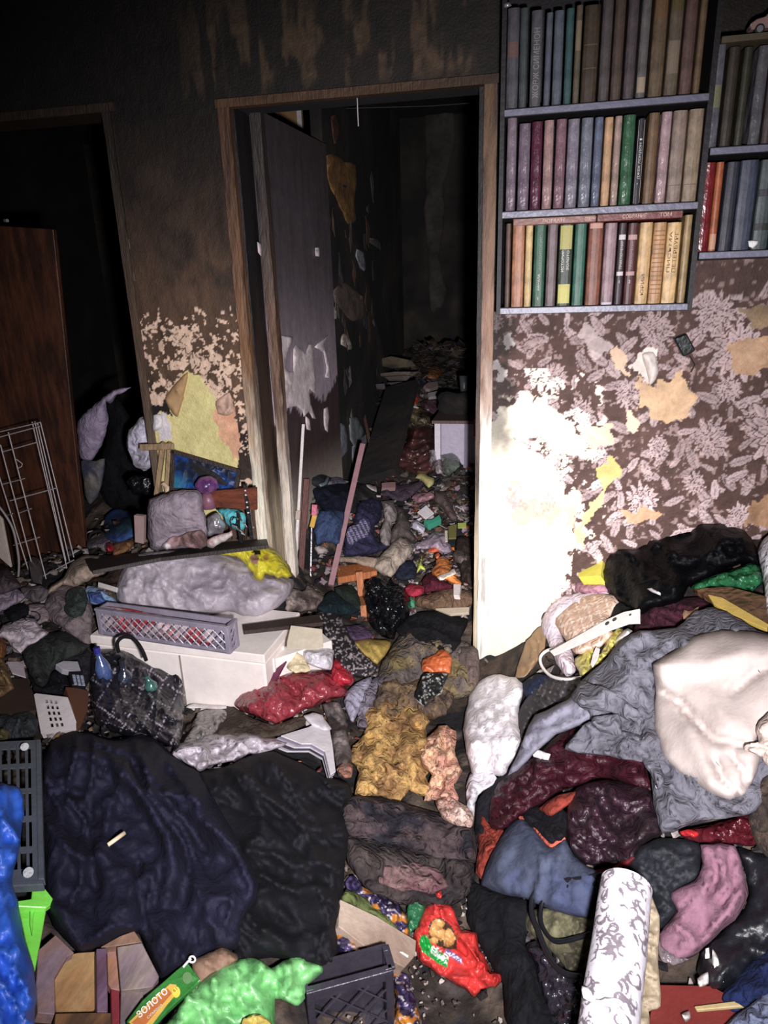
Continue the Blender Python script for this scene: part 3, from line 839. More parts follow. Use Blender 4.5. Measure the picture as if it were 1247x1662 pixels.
def book(x0, x1, zb, zt, col, label, gloss=.45, y=SY+.012, depth=.115, lean=0., text=None, tcol=None, bands=(), col2=None, group=None, frame=None):
    """cover with a rounded spine towards the room, its page block, its bands and lettering"""
    wd_ = x1-x0
    lz = Vector((math.sin(lean), 0, math.cos(lean)))
    uz = np.array(lz); ux_ = np.cross(Y_, uz)
    o = np.array([x0, y, zb]); h = (zt-zb)
    g = MB(); n = 6; sec = []
    for i in range(n+1):
        a = math.pi*i/n
        sec.append((wd_/2-wd_/2*math.cos(a), -.006*math.sin(a)+.006))
    sec = [(0, depth)]+sec+[(wd_, depth), (wd_-.002, depth), (wd_-.002, .012), (.002, .012), (.002, depth)]
    k = len(sec)
    for z in (0, h):
        for sx_, sy_ in sec: g.v.append(o+ux_*sx_+Y_*sy_+uz*z)
    for i in range(k): j = (i+1) % k; g.f.append((i, j, j+k, i+k))
    g.f.append(tuple(range(k))[::-1]); g.f.append(tuple(range(k, 2*k)))
    rg = .28 if gloss > .7 else .5
    m = mat('cover_%02x%02x%02x_%d' % (*col, rg*100), col, rg, vary=.6, scale=34, bump=.8 if gloss > .7 else .2, bscale=26, stretch=(1, 1, .6), col2=col2, spec=.5)
    b = g.build('book', m, loc=o+ux_*wd_/2, label=label, cat='book', group=group)
    MB().box(o, ux_, Y_, uz, wd_-.005, depth-.016, h-.006, x0=.0025, y0=.012, z0=.003).build('page_block', PAGE, parent=b)
    for t0, t1, c in bands:
        gb = MB(); sec2 = [(wd_/2-wd_/2*.96*math.cos(math.pi*i/n), -.0066*math.sin(math.pi*i/n)+.0056) for i in range(n+1)]
        for z in (h*t0, h*t1):
            for sx_, sy_ in sec2: gb.v.append(o+ux_*sx_+Y_*sy_+uz*z)
        for i in range(n): gb.f.append((i, i+1, i+n+2, i+n+1))
        gb.build('band', plain(c, .6), parent=b)
    if frame:
        gb = MB()
        for a0 in (.10, .84): gb.box(o, ux_, Y_, uz, wd_*.05, .001, h*.96, x0=wd_*a0, y0=-.0012+(.0015), z0=h*.02)
        gb.build('band', plain(frame, .5), parent=b)
    if text:
        for t, s0, ln, hh, xo, c in text:      # text, start height, length, letter height, x offset
            org = o+ux_*(wd_*xo+hh*.38)+Y_*(-.0012)+uz*(h*s0)
            # rotated a quarter turn: letters climb the spine
            if t in '12': org = o+ux_*(wd_*.5-hh*.28)+Y_*(-.001)+uz*(h*s0); lettering(t, b, org, ux_, uz, hh, c)
            else: lettering(t, b, org, uz, -ux_, hh, c, fit=h*ln)
    return b


def row(px_list, yref, ztopf, zb, lab, group):
    pass


def bx(px, py): return float(PY(px, py, SY+.012)[0])


def bz(px, py): return float(PY(px, py, SY+.012)[2])


ROWN = {1: 'top row of the left shelf', 2: 'middle row of the left shelf', 3: 'bottom row of the left shelf', 4: 'upper row of the right shelf', 5: 'lower row of the right shelf'}
# (x left, x right at the reference height, top y in the photo, colour, description, options)
rows = {
 1: (100, ROWZ[0]+BT/2, [
  (822, 842, 12, (84, 82, 90), 'grey book with a reddish patch on its spine, first from the left', dict(bands=[(.52, .68, (112, 82, 76))])),
  (843, 857, 12, (70, 78, 80), 'narrow grey-green book second from the left', {}),
  (861, 880, 16, (92, 92, 98), 'grey book with tall pale letters climbing its spine', dict(text=[('ЖОРЖ СИМЕНОН', .10, .72, .021, .5, plain((150, 142, 138)))])),
  (884, 895, 20, (96, 102, 118), 'slim blue-grey book beside the one with tall letters', {}),
  (898, 914, 16, (94, 104, 116), 'wide blue-grey book left of the teal one', {}),
  (917, 930, 13, (58, 96, 96), 'teal book', {}),
  (932, 943, 8, (110, 98, 78), 'thin brown book with a pale spine edge', dict(bands=[(.55, .85, (140, 124, 98))])),
  (945, 971, 8, (72, 56, 38), 'broad dark brown book with faint frames on its spine', dict(bands=[(.60, .61, (104, 86, 58)), (.36, .37, (104, 86, 58))])),
  (974, 992, 3, (92, 82, 82), 'grey-brown book right of the broadest one', {}),
  (994, 1012, 2, (92, 72, 60), 'brown book between two thin pale gaps', {}),
  (1015, 1033, 0, (92, 80, 82), 'mauve-brown book with faint ring marks on its spine', {}),
  (1036, 1052, 0, (116, 112, 110), 'light grey book with a cream patch near its foot', dict(bands=[(.06, .20, (176, 156, 130))])),
  (1056, 1079, 0, (116, 94, 66), 'tan book with an orange streak on top', dict(bands=[(.68, .92, (128, 92, 52))])),
  (1082, 1104, 0, (112, 98, 78), 'olive-tan book with a lighter label block', dict(bands=[(.2, .48, (140, 122, 100)), (.72, .99, (104, 90, 44))])),
  (1107, 1127, 0, (112, 82, 74), 'reddish brown book second from the right end', {}),
  (1129, 1141, 0, (124, 98, 68), 'narrow ochre book at the right end', {})]),
 2: (260, ROWZ[1]+BT/2, [
  (822, 838, 190, (128, 112, 124), 'pale mauve glossy book, first from the left', dict(gloss=1)),
  (841, 860, 200, (118, 100, 116), 'mauve book second from the left', dict(gloss=1)),
  (862, 880, 197, (92, 40, 62), 'wine red book in crinkled clear film', dict(gloss=1)),
  (882, 898, 195, (168, 132, 128), 'rosy book with a shining spine', dict(gloss=1)),
  (901, 918, 193, (136, 100, 110), 'dusty pink glossy book', dict(gloss=1)),
  (920, 939, 193, (136, 128, 142), 'wide lilac-grey book', dict(gloss=1)),
  (942, 961, 191, (120, 124, 138), 'steel grey book with bright glints', dict(gloss=1)),
  (963, 977, 190, (104, 112, 136), 'blue-grey book left of the plain tan one', dict(gloss=1)),
  (979, 993, 190, (206, 160, 112), 'plain tan paperback', {}),
  (995, 1007, 188, (178, 152, 138), 'pinkish worn book right of the plain tan one', dict(gloss=1)),
  (1009, 1029, 186, (54, 104, 70), 'green book with crinkled shiny spine', dict(gloss=1)),
  (1032, 1045, 192, (40, 36, 40), 'slim black book with pale frame and white lettering', dict(frame=(180, 176, 176), text=[('ДЖЕК ЛОНДОН', .30, .42, .0075, .5, WINK), ('*', .24, .02, .008, .5, WINK), ('■', .75, .02, .008, .5, WINK)])),
  (1048, 1066, 183, (118, 88, 56), 'olive-brown book right of the slim black one', {}),
  (1069, 1086, 181, (188, 156, 160), 'light pink book with a bright highlight', dict(gloss=1)),
  (1088, 1111, 179, (152, 130, 116), 'wide beige book', dict(bands=[(.19, .20, (120, 98, 86))])),
  (1113, 1137, 177, (156, 134, 106), 'wide sand coloured book at the right end', dict(bands=[(.19, .20, (120, 98, 86))]))]),
 3: (430, ROWZ[2]+BT/2, [
  (820, 829, 363, (96, 72, 60), 'dark brown book at the left end', {}),
  (831, 851, 366, (176, 116, 78), 'worn russet book second from the left', {}),
  (852, 864, 366, (208, 176, 112), 'thin cream and gold book', {}),
  (866, 885, 365, (36, 88, 62), 'green book with white lettering up its spine', dict(text=[('АНТОЛОГИЯ', .45, .42, .008, .55, plain((120, 150, 130))), ('НАЧАЛА', .20, .2, .008, .5, WINK), ('1', .08, .1, .012, .5, WINK)])),
  (887, 904, 364, (112, 94, 96), 'grey-mauve book between two dark green ones', {}),
  (906, 929, 364, (46, 62, 44), 'dark green book with yellow ornament above and below', dict(bands=[(.03, .27, (198, 192, 96)), (.70, .985, (176, 170, 88))], text=[('ИСТОРИЯ', .42, .26, .009, .30, WINK), ('ЗОЛОТО', .44, .24, .009, .68, WINK)])),
  (931, 950, 363, (44, 104, 84), 'teal green book', {}),
  (953, 977, 361, (134, 74, 50), 'rust brown book with a pale cap', dict(bands=[(.93, .99, (200, 150, 130))])),
  (979, 999, 362, (156, 124, 130), 'dusty mauve book with a pale foot', dict(bands=[(.0, .03, (200, 190, 205))])),
  (1001, 1014, 362, (66, 50, 56), 'dark grey book numbered 1 with white ornament', dict(bands=[(.36, .41, (216, 208, 206)), (.80, .86, (216, 208, 206))], text=[('ПРИКЛЮЧЕНИЯ', .44, .34, .0075, .5, WINK), ('1', .265, .05, .012, .5, WINK)])),
  (1016, 1033, 362, (88, 40, 42), 'maroon book numbered 2 with pinkish ornament', dict(bands=[(.36, .41, (190, 150, 150)), (.80, .86, (190, 150, 150))], text=[('ПРИКЛЮЧЕНИЯ', .44, .34, .0075, .5, plain((190, 150, 150))), ('2', .265, .05, .012, .5, WINK)])),
  (1035, 1056, 361, (214, 172, 108), 'yellow-tan book with brown lettering', dict(text=[('ЮРИЙ', .10, .26, .012, .5, DKINK)])),
  (1057, 1078, 361, (196, 146, 88), 'orange-tan book with brown ladder print', dict(bands=[(.12+.055*i, .135+.055*i, (158, 104, 60)) for i in range(15)])),
  (1079, 1102, 361, (228, 186, 118), 'pale yellow-tan book with two lines of lettering', dict(text=[('ПИСЬМА', .38, .50, .010, .26, DKINK), ('ПЕТЕРБУРГ', .38, .50, .013, .66, DKINK)])),
  (1105, 1118, 349, (164, 134, 84), 'tall olive-gold book at the right end', {})]),
 4: (160, R2Z[0]+BT/2, [
  (1152, 1172, 73, (110, 108, 118), 'grey book with a yellowish label, first from the left', dict(gloss=1, bands=[(.4, .62, (122, 122, 86))])),
  (1176, 1195, 76, (62, 52, 40), 'dark brown ribbed book', {}),
  (1200, 1215, 76, (60, 58, 40), 'dark olive ribbed book', {}),
  (1223, 1242, 74, (108, 106, 112), 'light grey glossy book with bright specks', dict(gloss=1)),
  (1245, 1262, 74, (84, 70, 68), 'brown book at the photo edge', {}),
  (1265, 1283, 74, (70, 70, 78), 'grey book beyond the brown one', {})]),
 5: (330, R2Z[1]+BT/2, [
  (1131, 1136, 264, (96, 36, 30), 'very thin dark red book', {}),
  (1137, 1157, 264, (128, 30, 38), 'crimson book in crinkled film', dict(gloss=1)),
  (1158, 1171, 263, (176, 88, 36), 'orange book with a pale scuff at its foot', dict(bands=[(.02, .2, (206, 150, 112))])),
  (1174, 1195, 263, (50, 52, 66), 'dark slate book', {}),
  (1197, 1226, 260, (64, 72, 92), 'broad slate blue book', {}),
  (1229, 1256, 259, (70, 82, 84), 'wide grey-green book with a dark band', dict(bands=[(.60, .68, (50, 48, 60)), (.22, .30, (46, 48, 44))])),
  (1259, 1280, 259, (60, 66, 80), 'slate book beyond the grey-green one', {})]),
}
for rn, (yref, zb, L_) in rows.items():
    for (a, b_, ty, col, lab, kw) in L_:
        x0, x1 = bx(a, yref), bx(b_, yref)
        zt = bz((a+b_)/2, ty) if ty > 5 else 2.168+R.uniform(-.004, .006)
        c = tuple(int(min(255, v*1.0)) for v in col)
        book(x0+.0006, x1-.0006, zb+.0005, zt, c, lab+', '+ROWN[rn].replace(' of the left shelf', ' left').replace(' of the right shelf', ' right'), lean=(R.uniform(-.004, .006) if rn != 3 else 0), group='books on the '+ROWN[rn], depth=.10+R.uniform(0, .02), y=SY+.012+R.uniform(0, .004), **kw)
# two books lying flat on top of the bottom row
def flatbook(pxa, pxb, py0, py1, col, label, txt):
    a = PY(pxa, py1, SY+.02); b = PY(pxb, py1-(pxb-pxa)*.03, SY+.02); t = PY(pxa, py0, SY+.02)
    h = t[2]-a[2]; L = b[0]-a[0]
    o = np.array([a[0], SY+.02, ROWTOP])
    g = MB().box(o, X_, Y_, Z_, L, .11, h).build('book', plain(col, .45), bevel=.002, label=label, cat='book', group='books lying flat above the bottom row')
    MB().box(o, X_, Y_, Z_, L-.002, .1, h-.006, x0=.004, y0=.012, z0=.003).build('page_block', PAGE, parent=g)
    for t_, s, ln in txt:
        lettering(t_, g, o+X_*L*s-Y_*.0008+Z_*h*.28, X_, Z_, h*.6, plain((226, 190, 170)), fit=L*ln)


ROWTOP = bz(950, 362)+.0015
flatbook(833, 967, 350, 362, (128, 76, 60), 'brown-red book lying flat on the upright books, left one', [('РОМАН', .36, .26), ('СМЕРЧ', .87, .12)])
flatbook(969, 1108, 347, 361, (112, 40, 36), 'dark red book lying flat on the upright books, right one', [('СОБРАНИЕ', .30, .28), ('ТОМ', .73, .14)])
# toy car on the right shelf
car = empty('toy_car', PY(1262, 62, SY+.05)); tag(car, 'small pinkish toy car on top of the right shelf, at the photo edge', 'toy car')
c0 = np.array([PY(1216, 55, SY+.03)[0], SY+.015, R2T+.016]); q = MB()
prof = [(0, .012), (0, .028), (.012, .036), (.030, .040), (.045, .058), (.075, .058), (.088, .040), (.11, .036), (.112, .014)]
for y in (0, .045):
    for a, b in prof: q.v.append(c0+X_*a+Z_*b*.9+Y_*(y if b < .045 else (y*.8+.0045)))
n = len(prof)
for i in range(n): j = (i+1) % n; q.f.append((i, j, j+n, i+n))
q.f.append(tuple(range(n))); q.f.append(tuple(range(n, 2*n)))
q.build('car_body', plain((178, 140, 132), .25), parent=car, bevel=.0015)
wq = MB(); pw = [(.034, .042), (.047, .056), (.072, .056), (.083, .042)]
for a, b in pw: wq.v.append(c0+X_*a+Z_*b*.9+Y_*.0015)
for a, b in pw: wq.v.append(c0+X_*a+Z_*b*.9+Y_*.0025)
wq.f = [(0, 1, 2, 3), (4, 7, 6, 5), (0, 4, 5, 1), (1, 5, 6, 2), (2, 6, 7, 3), (3, 7, 4, 0)]
wq.build('window', plain((16, 16, 20), .1), parent=car)
for a in (.020, .090):
    wh = MB().tube([c0+X_*a+Z_*.010-Y_*.002, c0+X_*a+Z_*.010+Y_*.047], .0115, 16).build('wheel', plain((22, 22, 24)), parent=car)
    hb = MB().tube([c0+X_*a+Z_*.010-Y_*.0035, c0+X_*a+Z_*.010-Y_*.001], .0075, 12).build('hubcap', plain((205, 205, 210), .25, metal=.6)); hb.parent = wh; hb.matrix_parent_inverse = wh.matrix_world.inverted(); 
    hb.location = (0, 0, 0); hb.data.transform(Matrix.Translation(Vector(tuple(c0+X_*a+Z_*.010-Y_*.00225))-car.location)); hb.matrix_parent_inverse = Matrix.Identity(4)
MB().box(c0, X_, Y_, Z_, .004, .012, .006, x0=-.001, y0=.002, z0=.018).build('headlight', plain((230, 230, 220), .2), parent=car)
# little things on the top of the left shelf and on the right shelf
cap = drape('ornament', 'tiny glinting silver ornament at the top left corner of the shelf', 'ornament', [(818, 5), (826, 3), (831, 9), (824, 12), (818, 12)], plain((210, 210, 215), .2, metal=.7), puff=.006, step=2, surf=ydepth(SY), folds=(0, 10, 6, .002), jit=.3, edge=4)
drape('paper_scrap', 'small white torn scrap stuck on the books of the lower right shelf', 'scrap', [(1215, 391), (1231, 391), (1230, 396), (1222, 403), (1216, 400)], plain((235, 235, 232)), puff=.002, lift=.002, step=2, surf=ydepth(SY+.008), folds=(0, 10, 6, .0006), jit=.3, edge=3)
# black device hanging on the wallpaper
dv = slab('wall_socket_plug', 'small black plastic plug block tilted on the wallpaper below the shelf', 'plug', [(1094, 549), (1115, 541), (1130, 569), (1110, 580)], plain((16, 22, 24), .3), thick=.028, lift=.0, surf=ydepth(0), bevel=.004)
n_ = -Y_
cc0 = PY(1113, 562, -.03)
MB().tube([cc0, cc0-Y_*.004], .007, 16).build('button', plain((30, 60, 48), .3)).parent = None
bt = bpy.data.objects['button']; under(dv, bt)
MB().tube([PY(1120, 578, -.008), PY(1128, 592, -.008), PY(1122, 604, -.006)], .002, 6).build('wire', plain((20, 20, 20))).parent = None
under(dv, bpy.data.objects['wire'])
# curled edge of torn wallpaper
FL = mat('curled_paper', (236, 224, 214), .7, vary=.2, scale=20, bump=.2)
drape('paper_curl', None, None, cr('W', [(700, 200), (750, 190), (775, 265), (760, 310), (735, 335), (725, 290)]), FL, puff=.02, lift=.004, step=3, surf=ydepth(-.001), folds=(80, 40, 12, .006), jit=1, edge=14, parent=wall)
drape('paper_curl', None, None, cr('A', [(795, 315), (850, 240), (905, 190), (885, 300), (855, 405), (820, 372)]), mat('curled_paper_tan', (190, 150, 96), .8, vary=.3, scale=20, bump=.2), puff=.02, lift=.004, step=3, surf=ydepth(-.001), folds=(60, 40, 12, .006), jit=1, edge=14, parent=wall)
drape('paper_curl', None, None, cr('A', [(1040, 330), (1105, 290), (1130, 380), (1090, 400), (1050, 390)]), mat('curled_paper_rose', (216, 176, 152), .8, vary=.4, scale=30, bump=.3), puff=.014, lift=.003, step=3, surf=ydepth(-.001), folds=(60, 20, 8, .008), jit=1, edge=10, parent=wall)
# ------------------------------------------------------------------ stiff things


def quadmap(q):
    q = [np.array(p) for p in q]

    def f(u, v): return (q[0]*(1-u)+q[1]*u)*(1-v)+(q[3]*(1-u)+q[2]*u)*v
    return f


def perf(name, q, mask, m, thick=.003, parent=None, inward=None):
    """A plate pierced as the mask says: q = 3D corners top-left, top-right, bottom-right, bottom-left; mask rows of 0/1."""
    f = quadmap(q); ny = len(mask); nx = len(mask[0]); n = unit(np.cross(q[1]-q[0], q[3]-q[0]))
    if n@(CAM-q[0]) < 0: n = -n
    v = []; id_ = {}; fs_ = []

    def gv(i, j, s):
        k = (i, j, s)
        if k not in id_: id_[k] = len(v); v.append(f(i/nx, j/ny)-n*thick*s)
        return id_[k]
    S = lambda i, j: 0 <= i < nx and 0 <= j < ny and mask[j][i]
    for j in range(ny):
        for i in range(nx):
            if not mask[j][i]: continue
            fs_.append((gv(i, j, 0), gv(i, j+1, 0), gv(i+1, j+1, 0), gv(i+1, j, 0))); fs_.append((gv(i, j, 1), gv(i+1, j, 1), gv(i+1, j+1, 1), gv(i, j+1, 1)))
            if not S(i-1, j): fs_.append((gv(i, j, 0), gv(i, j, 1), gv(i, j+1, 1), gv(i, j+1, 0)))
            if not S(i+1, j): fs_.append((gv(i+1, j, 0), gv(i+1, j+1, 0), gv(i+1, j+1, 1), gv(i+1, j, 1)))
            if not S(i, j-1): fs_.append((gv(i, j, 0), gv(i+1, j, 0), gv(i+1, j, 1), gv(i, j, 1)))
            if not S(i, j+1): fs_.append((gv(i, j+1, 0), gv(i, j+1, 1), gv(i+1, j+1, 1), gv(i+1, j+1, 0)))
    loc = np.array(parent.location) if parent is not None else np.mean(q, 0)
    o = mkmesh(name, np.array(v)-loc, fs_, m, parent, smooth=False)
    if parent is None: o.location = [float(a) for a in loc]
    return o


def slots(nx, ny, gx_, gy_, border=1):
    """rows and columns of slots: every cell whose column and row both fall in an opening is cut out"""
    return [[0 if (i % gx_ != 0 and j % gy_ != 0 and border <= i < nx-border and border <= j < ny-border) else 1 for i in range(nx)] for j in range(ny)]


def crate(name, label, A, B, depth, h, m, nd=9, up=None, group=None, tilt=0., rim=True):
    """latticed crate: A, B = front bottom corners; diagonal lattice on its front and right side"""
    ux = unit(B-A); uy = unit(np.cross(Z_, ux)); uz = Z_
    W = np.linalg.norm(B-A); root = empty(name, A); tag(root, label, 'crate', group)

    def lattice(o, u, w_, n_out, nm):
        g = MB(); t = .0035; z0, z1 = h*.14, h*.84
        sp = (z1-z0)/2.2; k = int(w_/sp)+2
        for s in (1, -1):
            for i in range(-3, k+3):
                a0 = i*sp; p = []
                x0_ = a0; x1_ = a0+(z1-z0)*s
                t0, t1 = 0., 1.
                lo, hi = .012, w_-.012
                if x1_ != x0_:
                    ta = (lo-x0_)/(x1_-x0_); tb = (hi-x0_)/(x1_-x0_); t0 = max(0, min(ta, tb)); t1 = min(1, max(ta, tb))
                if t1-t0 < .05: continue
                pa = o+u*(x0_+(x1_-x0_)*t0)+uz*(z0+(z1-z0)*t0); pb = o+u*(x0_+(x1_-x0_)*t1)+uz*(z0+(z1-z0)*t1)
                g.tube([pa, pb], t*.62, 4)
        g.build(nm, m, parent=root)
        fr_ = MB()
        fr_.box(o-n_out*.0, u, -n_out, uz, w_, .006, h*.15); fr_.build('rail', m, parent=root, bevel=.0008)
        MB().box(o, u, -n_out, uz, w_, .006, h*.17, z0=h*.83).build('rail', m, parent=root, bevel=.0008)
        for x0_ in (0, w_-.014):
            MB().box(o+n_out*.002, u, -n_out, uz, .014, .010, h*1.02, x0=x0_).build('post', m, parent=root, bevel=.001)
    lattice(A, ux, W, -uy, 'lattice_front')
    lattice(A+ux*W, uy, depth, ux, 'lattice_side')
    MB().box(A+uy*depth, ux, uy, uz, W, .005, h).build('back', m, parent=root)
    MB().box(A, ux, uy, uz, .005, depth, h).build('side', m, parent=root)
    MB().box(A, ux, uy, uz, W, depth, .004).build('bottom', m, parent=root)
    if rim:
        r_ = MB(); r_.box(A-uy*.006, ux, uy, uz, W, .014, .008, z0=h*.97); r_.box(A+ux*(W-.008), ux, uy, uz, .014, depth, .008, z0=h*.97)
        r_.build('rim', m, parent=root, bevel=.001)
    return root, ux, uy, W


def bar(name, label, cat, a, b, ya, yb, w_, t, m, parent=None, group=None, zlist=None):
    """a square bar between two seen points at given depths"""
    A, B = PY(*a, ya), PY(*b, yb); d = unit(B-A); s = unit(np.cross(d, FW)); n = unit(np.cross(s, d))
    if n@(CAM-A) < 0: n = -n
    L = np.linalg.norm(B-A)
    g = MB().box(A-s*w_/2, d, s, -n, L, w_, t)
    return g.build(name, m, parent=parent, bevel=.0012, label=label, cat=cat, group=group)


# ---- left room: brown cupboard, wire rack, chair back, picture
cb = empty('wardrobe', PY(60, 905, .16)); tag(cb, 'dark brown wooden wardrobe leaning in the left opening behind the wire rack', 'wardrobe')
WD = mat('dark_veneer', (86, 46, 26), .5, vary=.6, scale=8, bump=.2, stretch=(6, 6, 1.2), col2=(58, 32, 20))
TL, TR_, BR, BL = PY(-70, 362, .16), PY(86, 372, .16), PY(141, 912, .16), PY(-60, 965, .16)
g = MB()
for y in (0, .022):
    for p in (TL, TR_, BR, BL): g.v.append(p+Y_*y)
g.f = [(0, 3, 2, 1), (4, 5, 6, 7), (0, 1, 5, 4), (1, 2, 6, 5), (2, 3, 7, 6), (3, 0, 4, 7)]
g.build('door', WD, parent=cb, bevel=.002)
g = MB()
for y in (.024, .06):
    for p in (TL, TR_-X_*.03, BR-X_*.03, BL): g.v.append(p+Y_*y)
g.f = [(0, 3, 2, 1), (4, 5, 6, 7), (0, 1, 5, 4), (1, 2, 6, 5), (2, 3, 7, 6), (3, 0, 4, 7)]
g.build('body', WD, parent=cb)
MB().tube([PY(8, 358, .14), PY(12, 358, .13)], .006, 10).build('knob', plain((150, 150, 150), .3), parent=cb)

WIRE = plain((190, 182, 184), .4)
rk = empty('wire_rack', PY(60, 930, -.06)); tag(rk, 'white wire rack standing against the brown wardrobe', 'rack')
rods = [((155, 430), (325, 1145)), ((168, 428), (318, 1100)), ((180, 430), (335, 1100)), ((195, 432), (356, 1082)), ((40, 480), (232, 1225)), ((2, 540), (176, 1198)), ((-20, 640), (152, 1192)),
        ((-30, 485), (195, 432)), ((-20, 508), (190, 452)), ((10, 575), (172, 530)), ((15, 730), (118, 703)), ((48, 810), (274, 748)), ((90, 870), (150, 848)), ((66, 1024), (190, 986)), ((110, 1225), (356, 1095)), ((110, 1166), (200, 1135)), ((35, 880), (60, 872))]
for i, (a, b) in enumerate(rods):
    a, b = cr('A', [a, b]); MB().tube([PY(*a, -.05), PY(*b, -.09)], .0021 if i > 3 else .0018, 6).build('rod', WIRE, parent=rk)
pts = cr('A', [(80, 610), (108, 632), (104, 645), (84, 655)]); MB().tube([PY(*p, -.055) for p in pts], .0018, 6).build('hook', WIRE, parent=rk)
pts = cr('A', [(-20, 820), (20, 870), (60, 940), (80, 1020), (92, 1110), (86, 1200)]); MB().tube([PY(*p, -.12) for p in pts], .0042, 8).build('hose', plain((160, 150, 152), .4), label='pale bent hose hanging in front of the wire rack', cat='hose')
slab('board', 'pale cream board end at the left edge, below the wire rack', 'board', cr('A', [(-30, 860), (8, 900), (52, 1132), (-30, 1060)]), plain((196, 180, 166)), thick=.01, ys=[-.16]*4)

# pale wooden chair back, broken off
ch = empty('broken_chair', PY(262, 800, -.02)); tag(ch, 'broken pale wooden chair back standing on the junk beside the picture', 'chair')
PW = wood((178, 146, 106))
for (a, b, w_) in (((750, 790), (784, 535), .017), ((800, 775), (815, 535), .015)):
    a, b = cr('A', [a, b]); bar('upright', None, None, a, b, -.03, -.06, w_, .016, PW, parent=ch)
a, b = cr('A', [(672, 552), (830, 548)]); bar('rail', None, None, a, b, -.05, -.07, .022, .014, PW, parent=ch)
drape('splinter', None, None, cr('A', [(770, 730), (790, 720), (820, 745), (812, 780), (795, 770), (790, 745)]), plain((210, 180, 150)), puff=.006, lift=.002, step=3, surf=ydepth(-.05), jit=.5, edge=4, parent=ch)

# picture of a blue night, dark frame
pq = cr('N', [(335, 52), (972, 240), (940, 455), (325, 440)])
ys_ = [-.05, -.05, -.09, -.09]; Q = [PY(p[0], p[1], y) for p, y in zip(pq, ys_)]
pc = empty('picture', np.mean(Q, 0)); tag(pc, 'dark framed picture of a deep blue scene leaning against the yellow peeled wall', 'picture')
n_ = unit(np.cross(Q[1]-Q[0], Q[3]-Q[0])); n_ = n_ if n_@(CAM-Q[0]) > 0 else -n_
f = quadmap(Q)
gr = 40; vv = np.array([f(i/gr, j/gr)+n_*.003 for j in range(gr+1) for i in range(gr+1)]); uu = np.array([(i/gr, j/gr) for j in range(gr+1) for i in range(gr+1)])
nz_ = fbm(uu[:, 0]*6, uu[:, 1]*5, 70); n2_ = fbm(uu[:, 0]*14, uu[:, 1]*12, 72)
cp = lin((30, 66, 136))*(1-sm(.35, .6, nz_))[:, None]+lin((30, 38, 56))*sm(.35, .6, nz_)[:, None]
m1 = (sm(.35, .05, uu[:, 0])*sm(.45, .8, uu[:, 1]))[:, None]; cp = cp*(1-m1)+lin((56, 120, 150))*m1
m2 = (sm(.62, .7, n2_)*(uu[:, 0] > .6))[:, None]; cp = cp*(1-m2)+lin((110, 120, 150))*m2
fs_ = [(j*(gr+1)+i, j*(gr+1)+i+1, (j+1)*(gr+1)+i+1, (j+1)*(gr+1)+i) for j in range(gr) for i in range(gr)]
mkmesh('print', vv-np.array(pc.location), fs_, VFILM, pc, cp, smooth=False)
FRM = wood((52, 40, 34))
for i in range(4):
    A, B = Q[i], Q[(i+1) % 4]; d = unit(B-A); s = np.cross(n_, d); c = np.mean(Q, 0); s = s if s@(c-A) > 0 else -s
    MB().box(A, d, s, n_, np.linalg.norm(B-A), .014, .010).build('frame', FRM, parent=pc, bevel=.001)
g = MB(); g.v = [p-n_*.001 for p in Q]+[p-n_*.006 for p in Q]; g.f = [(0, 1, 2, 3), (7, 6, 5, 4), (0, 4, 5, 1), (1, 5, 6, 2), (2, 6, 7, 3), (3, 7, 4, 0)]; g.build('backing', DARK, parent=pc)

# brown plaque, black rail with coil, purple glass ball
slab('wooden_plaque', 'reddish brown wooden plaque in front of the blue picture', 'plaque', cr('N', [(682, 438), (1112, 406), (1116, 612), (690, 585)]), mat('red_veneer', (124, 58, 28), .5, vary=.5, scale=30, bump=.2, stretch=(1, 1, 4), col2=(96, 42, 22)), thick=.012, ys=[-.13, -.12, -.12, -.13])
g = MB(); c = PY(cr('N', [(838, 512)])[0][0], cr('N', [(838, 512)])[0][1], -.142)
g.tube([c+np.array([math.cos(t)*.011, 0, math.sin(t)*.007]) for t in np.linspace(0, 6.28, 20)], .0016, 5); g.tube([c+np.array([math.cos(t)*.006-.002, 0, math.sin(t)*.012]) for t in np.linspace(0, 6.28, 20)], .0012, 5)
o = g.build('carved_ring', plain((30, 22, 18))); under(bpy.data.objects['wooden_plaque'], o)
rr = empty('coat_rail', PY(408, 870, -.16)); tag(rr, 'black upright rail with white dots standing beside the doorway casing', 'rail')
a, b = cr('N', [(1003, 372), (1070, 880)]); bar('rail', None, None, a, b, -.14, -.16, .014, .014, plain((18, 18, 20), .3), parent=rr)
for t in (.12, .2, .33, .42, .52):
    x, y = a[0]+(b[0]-a[0])*t+.6, a[1]+(b[1]-a[1])*t
    p = PY(x, y, -.142-.02*t); MB().tube([p+FW*.002, p-FW*.010], .0028, 8).build('stud', plain((225, 225, 228), .3), parent=rr)
pts = [(900, 880), (890, 760), (882, 700), (905, 672), (940, 690), (935, 740), (900, 745), (985, 830), (960, 900), (930, 620), (960, 700), (1010, 760), (1000, 870), (990, 640), (1000, 700)]
for k in range(3):
    q_ = cr('N', [(x+k*14-10, y+k*6) for x, y in pts[k*2:k*2+9]])
    MB().tube([PY(*p, -.165-.004*k) for p in q_], .0022, 6).build('cable', plain((16, 16, 18), .35), label=['black cable loop hanging left of the black rail', 'second black cable looped over the teal plastic', 'thin black cable nearest the black rail'][k], cat='cable', group='black cables by the rail')
gb = bmesh.new(); bmesh.ops.create_uvsphere(gb, u_segments=28, v_segments=18, radius=.040)
for v in gb.verts:
    v.co.z *= .78; v.co *= 1+.05*math.sin(v.co.x*160)*math.cos(v.co.z*190)
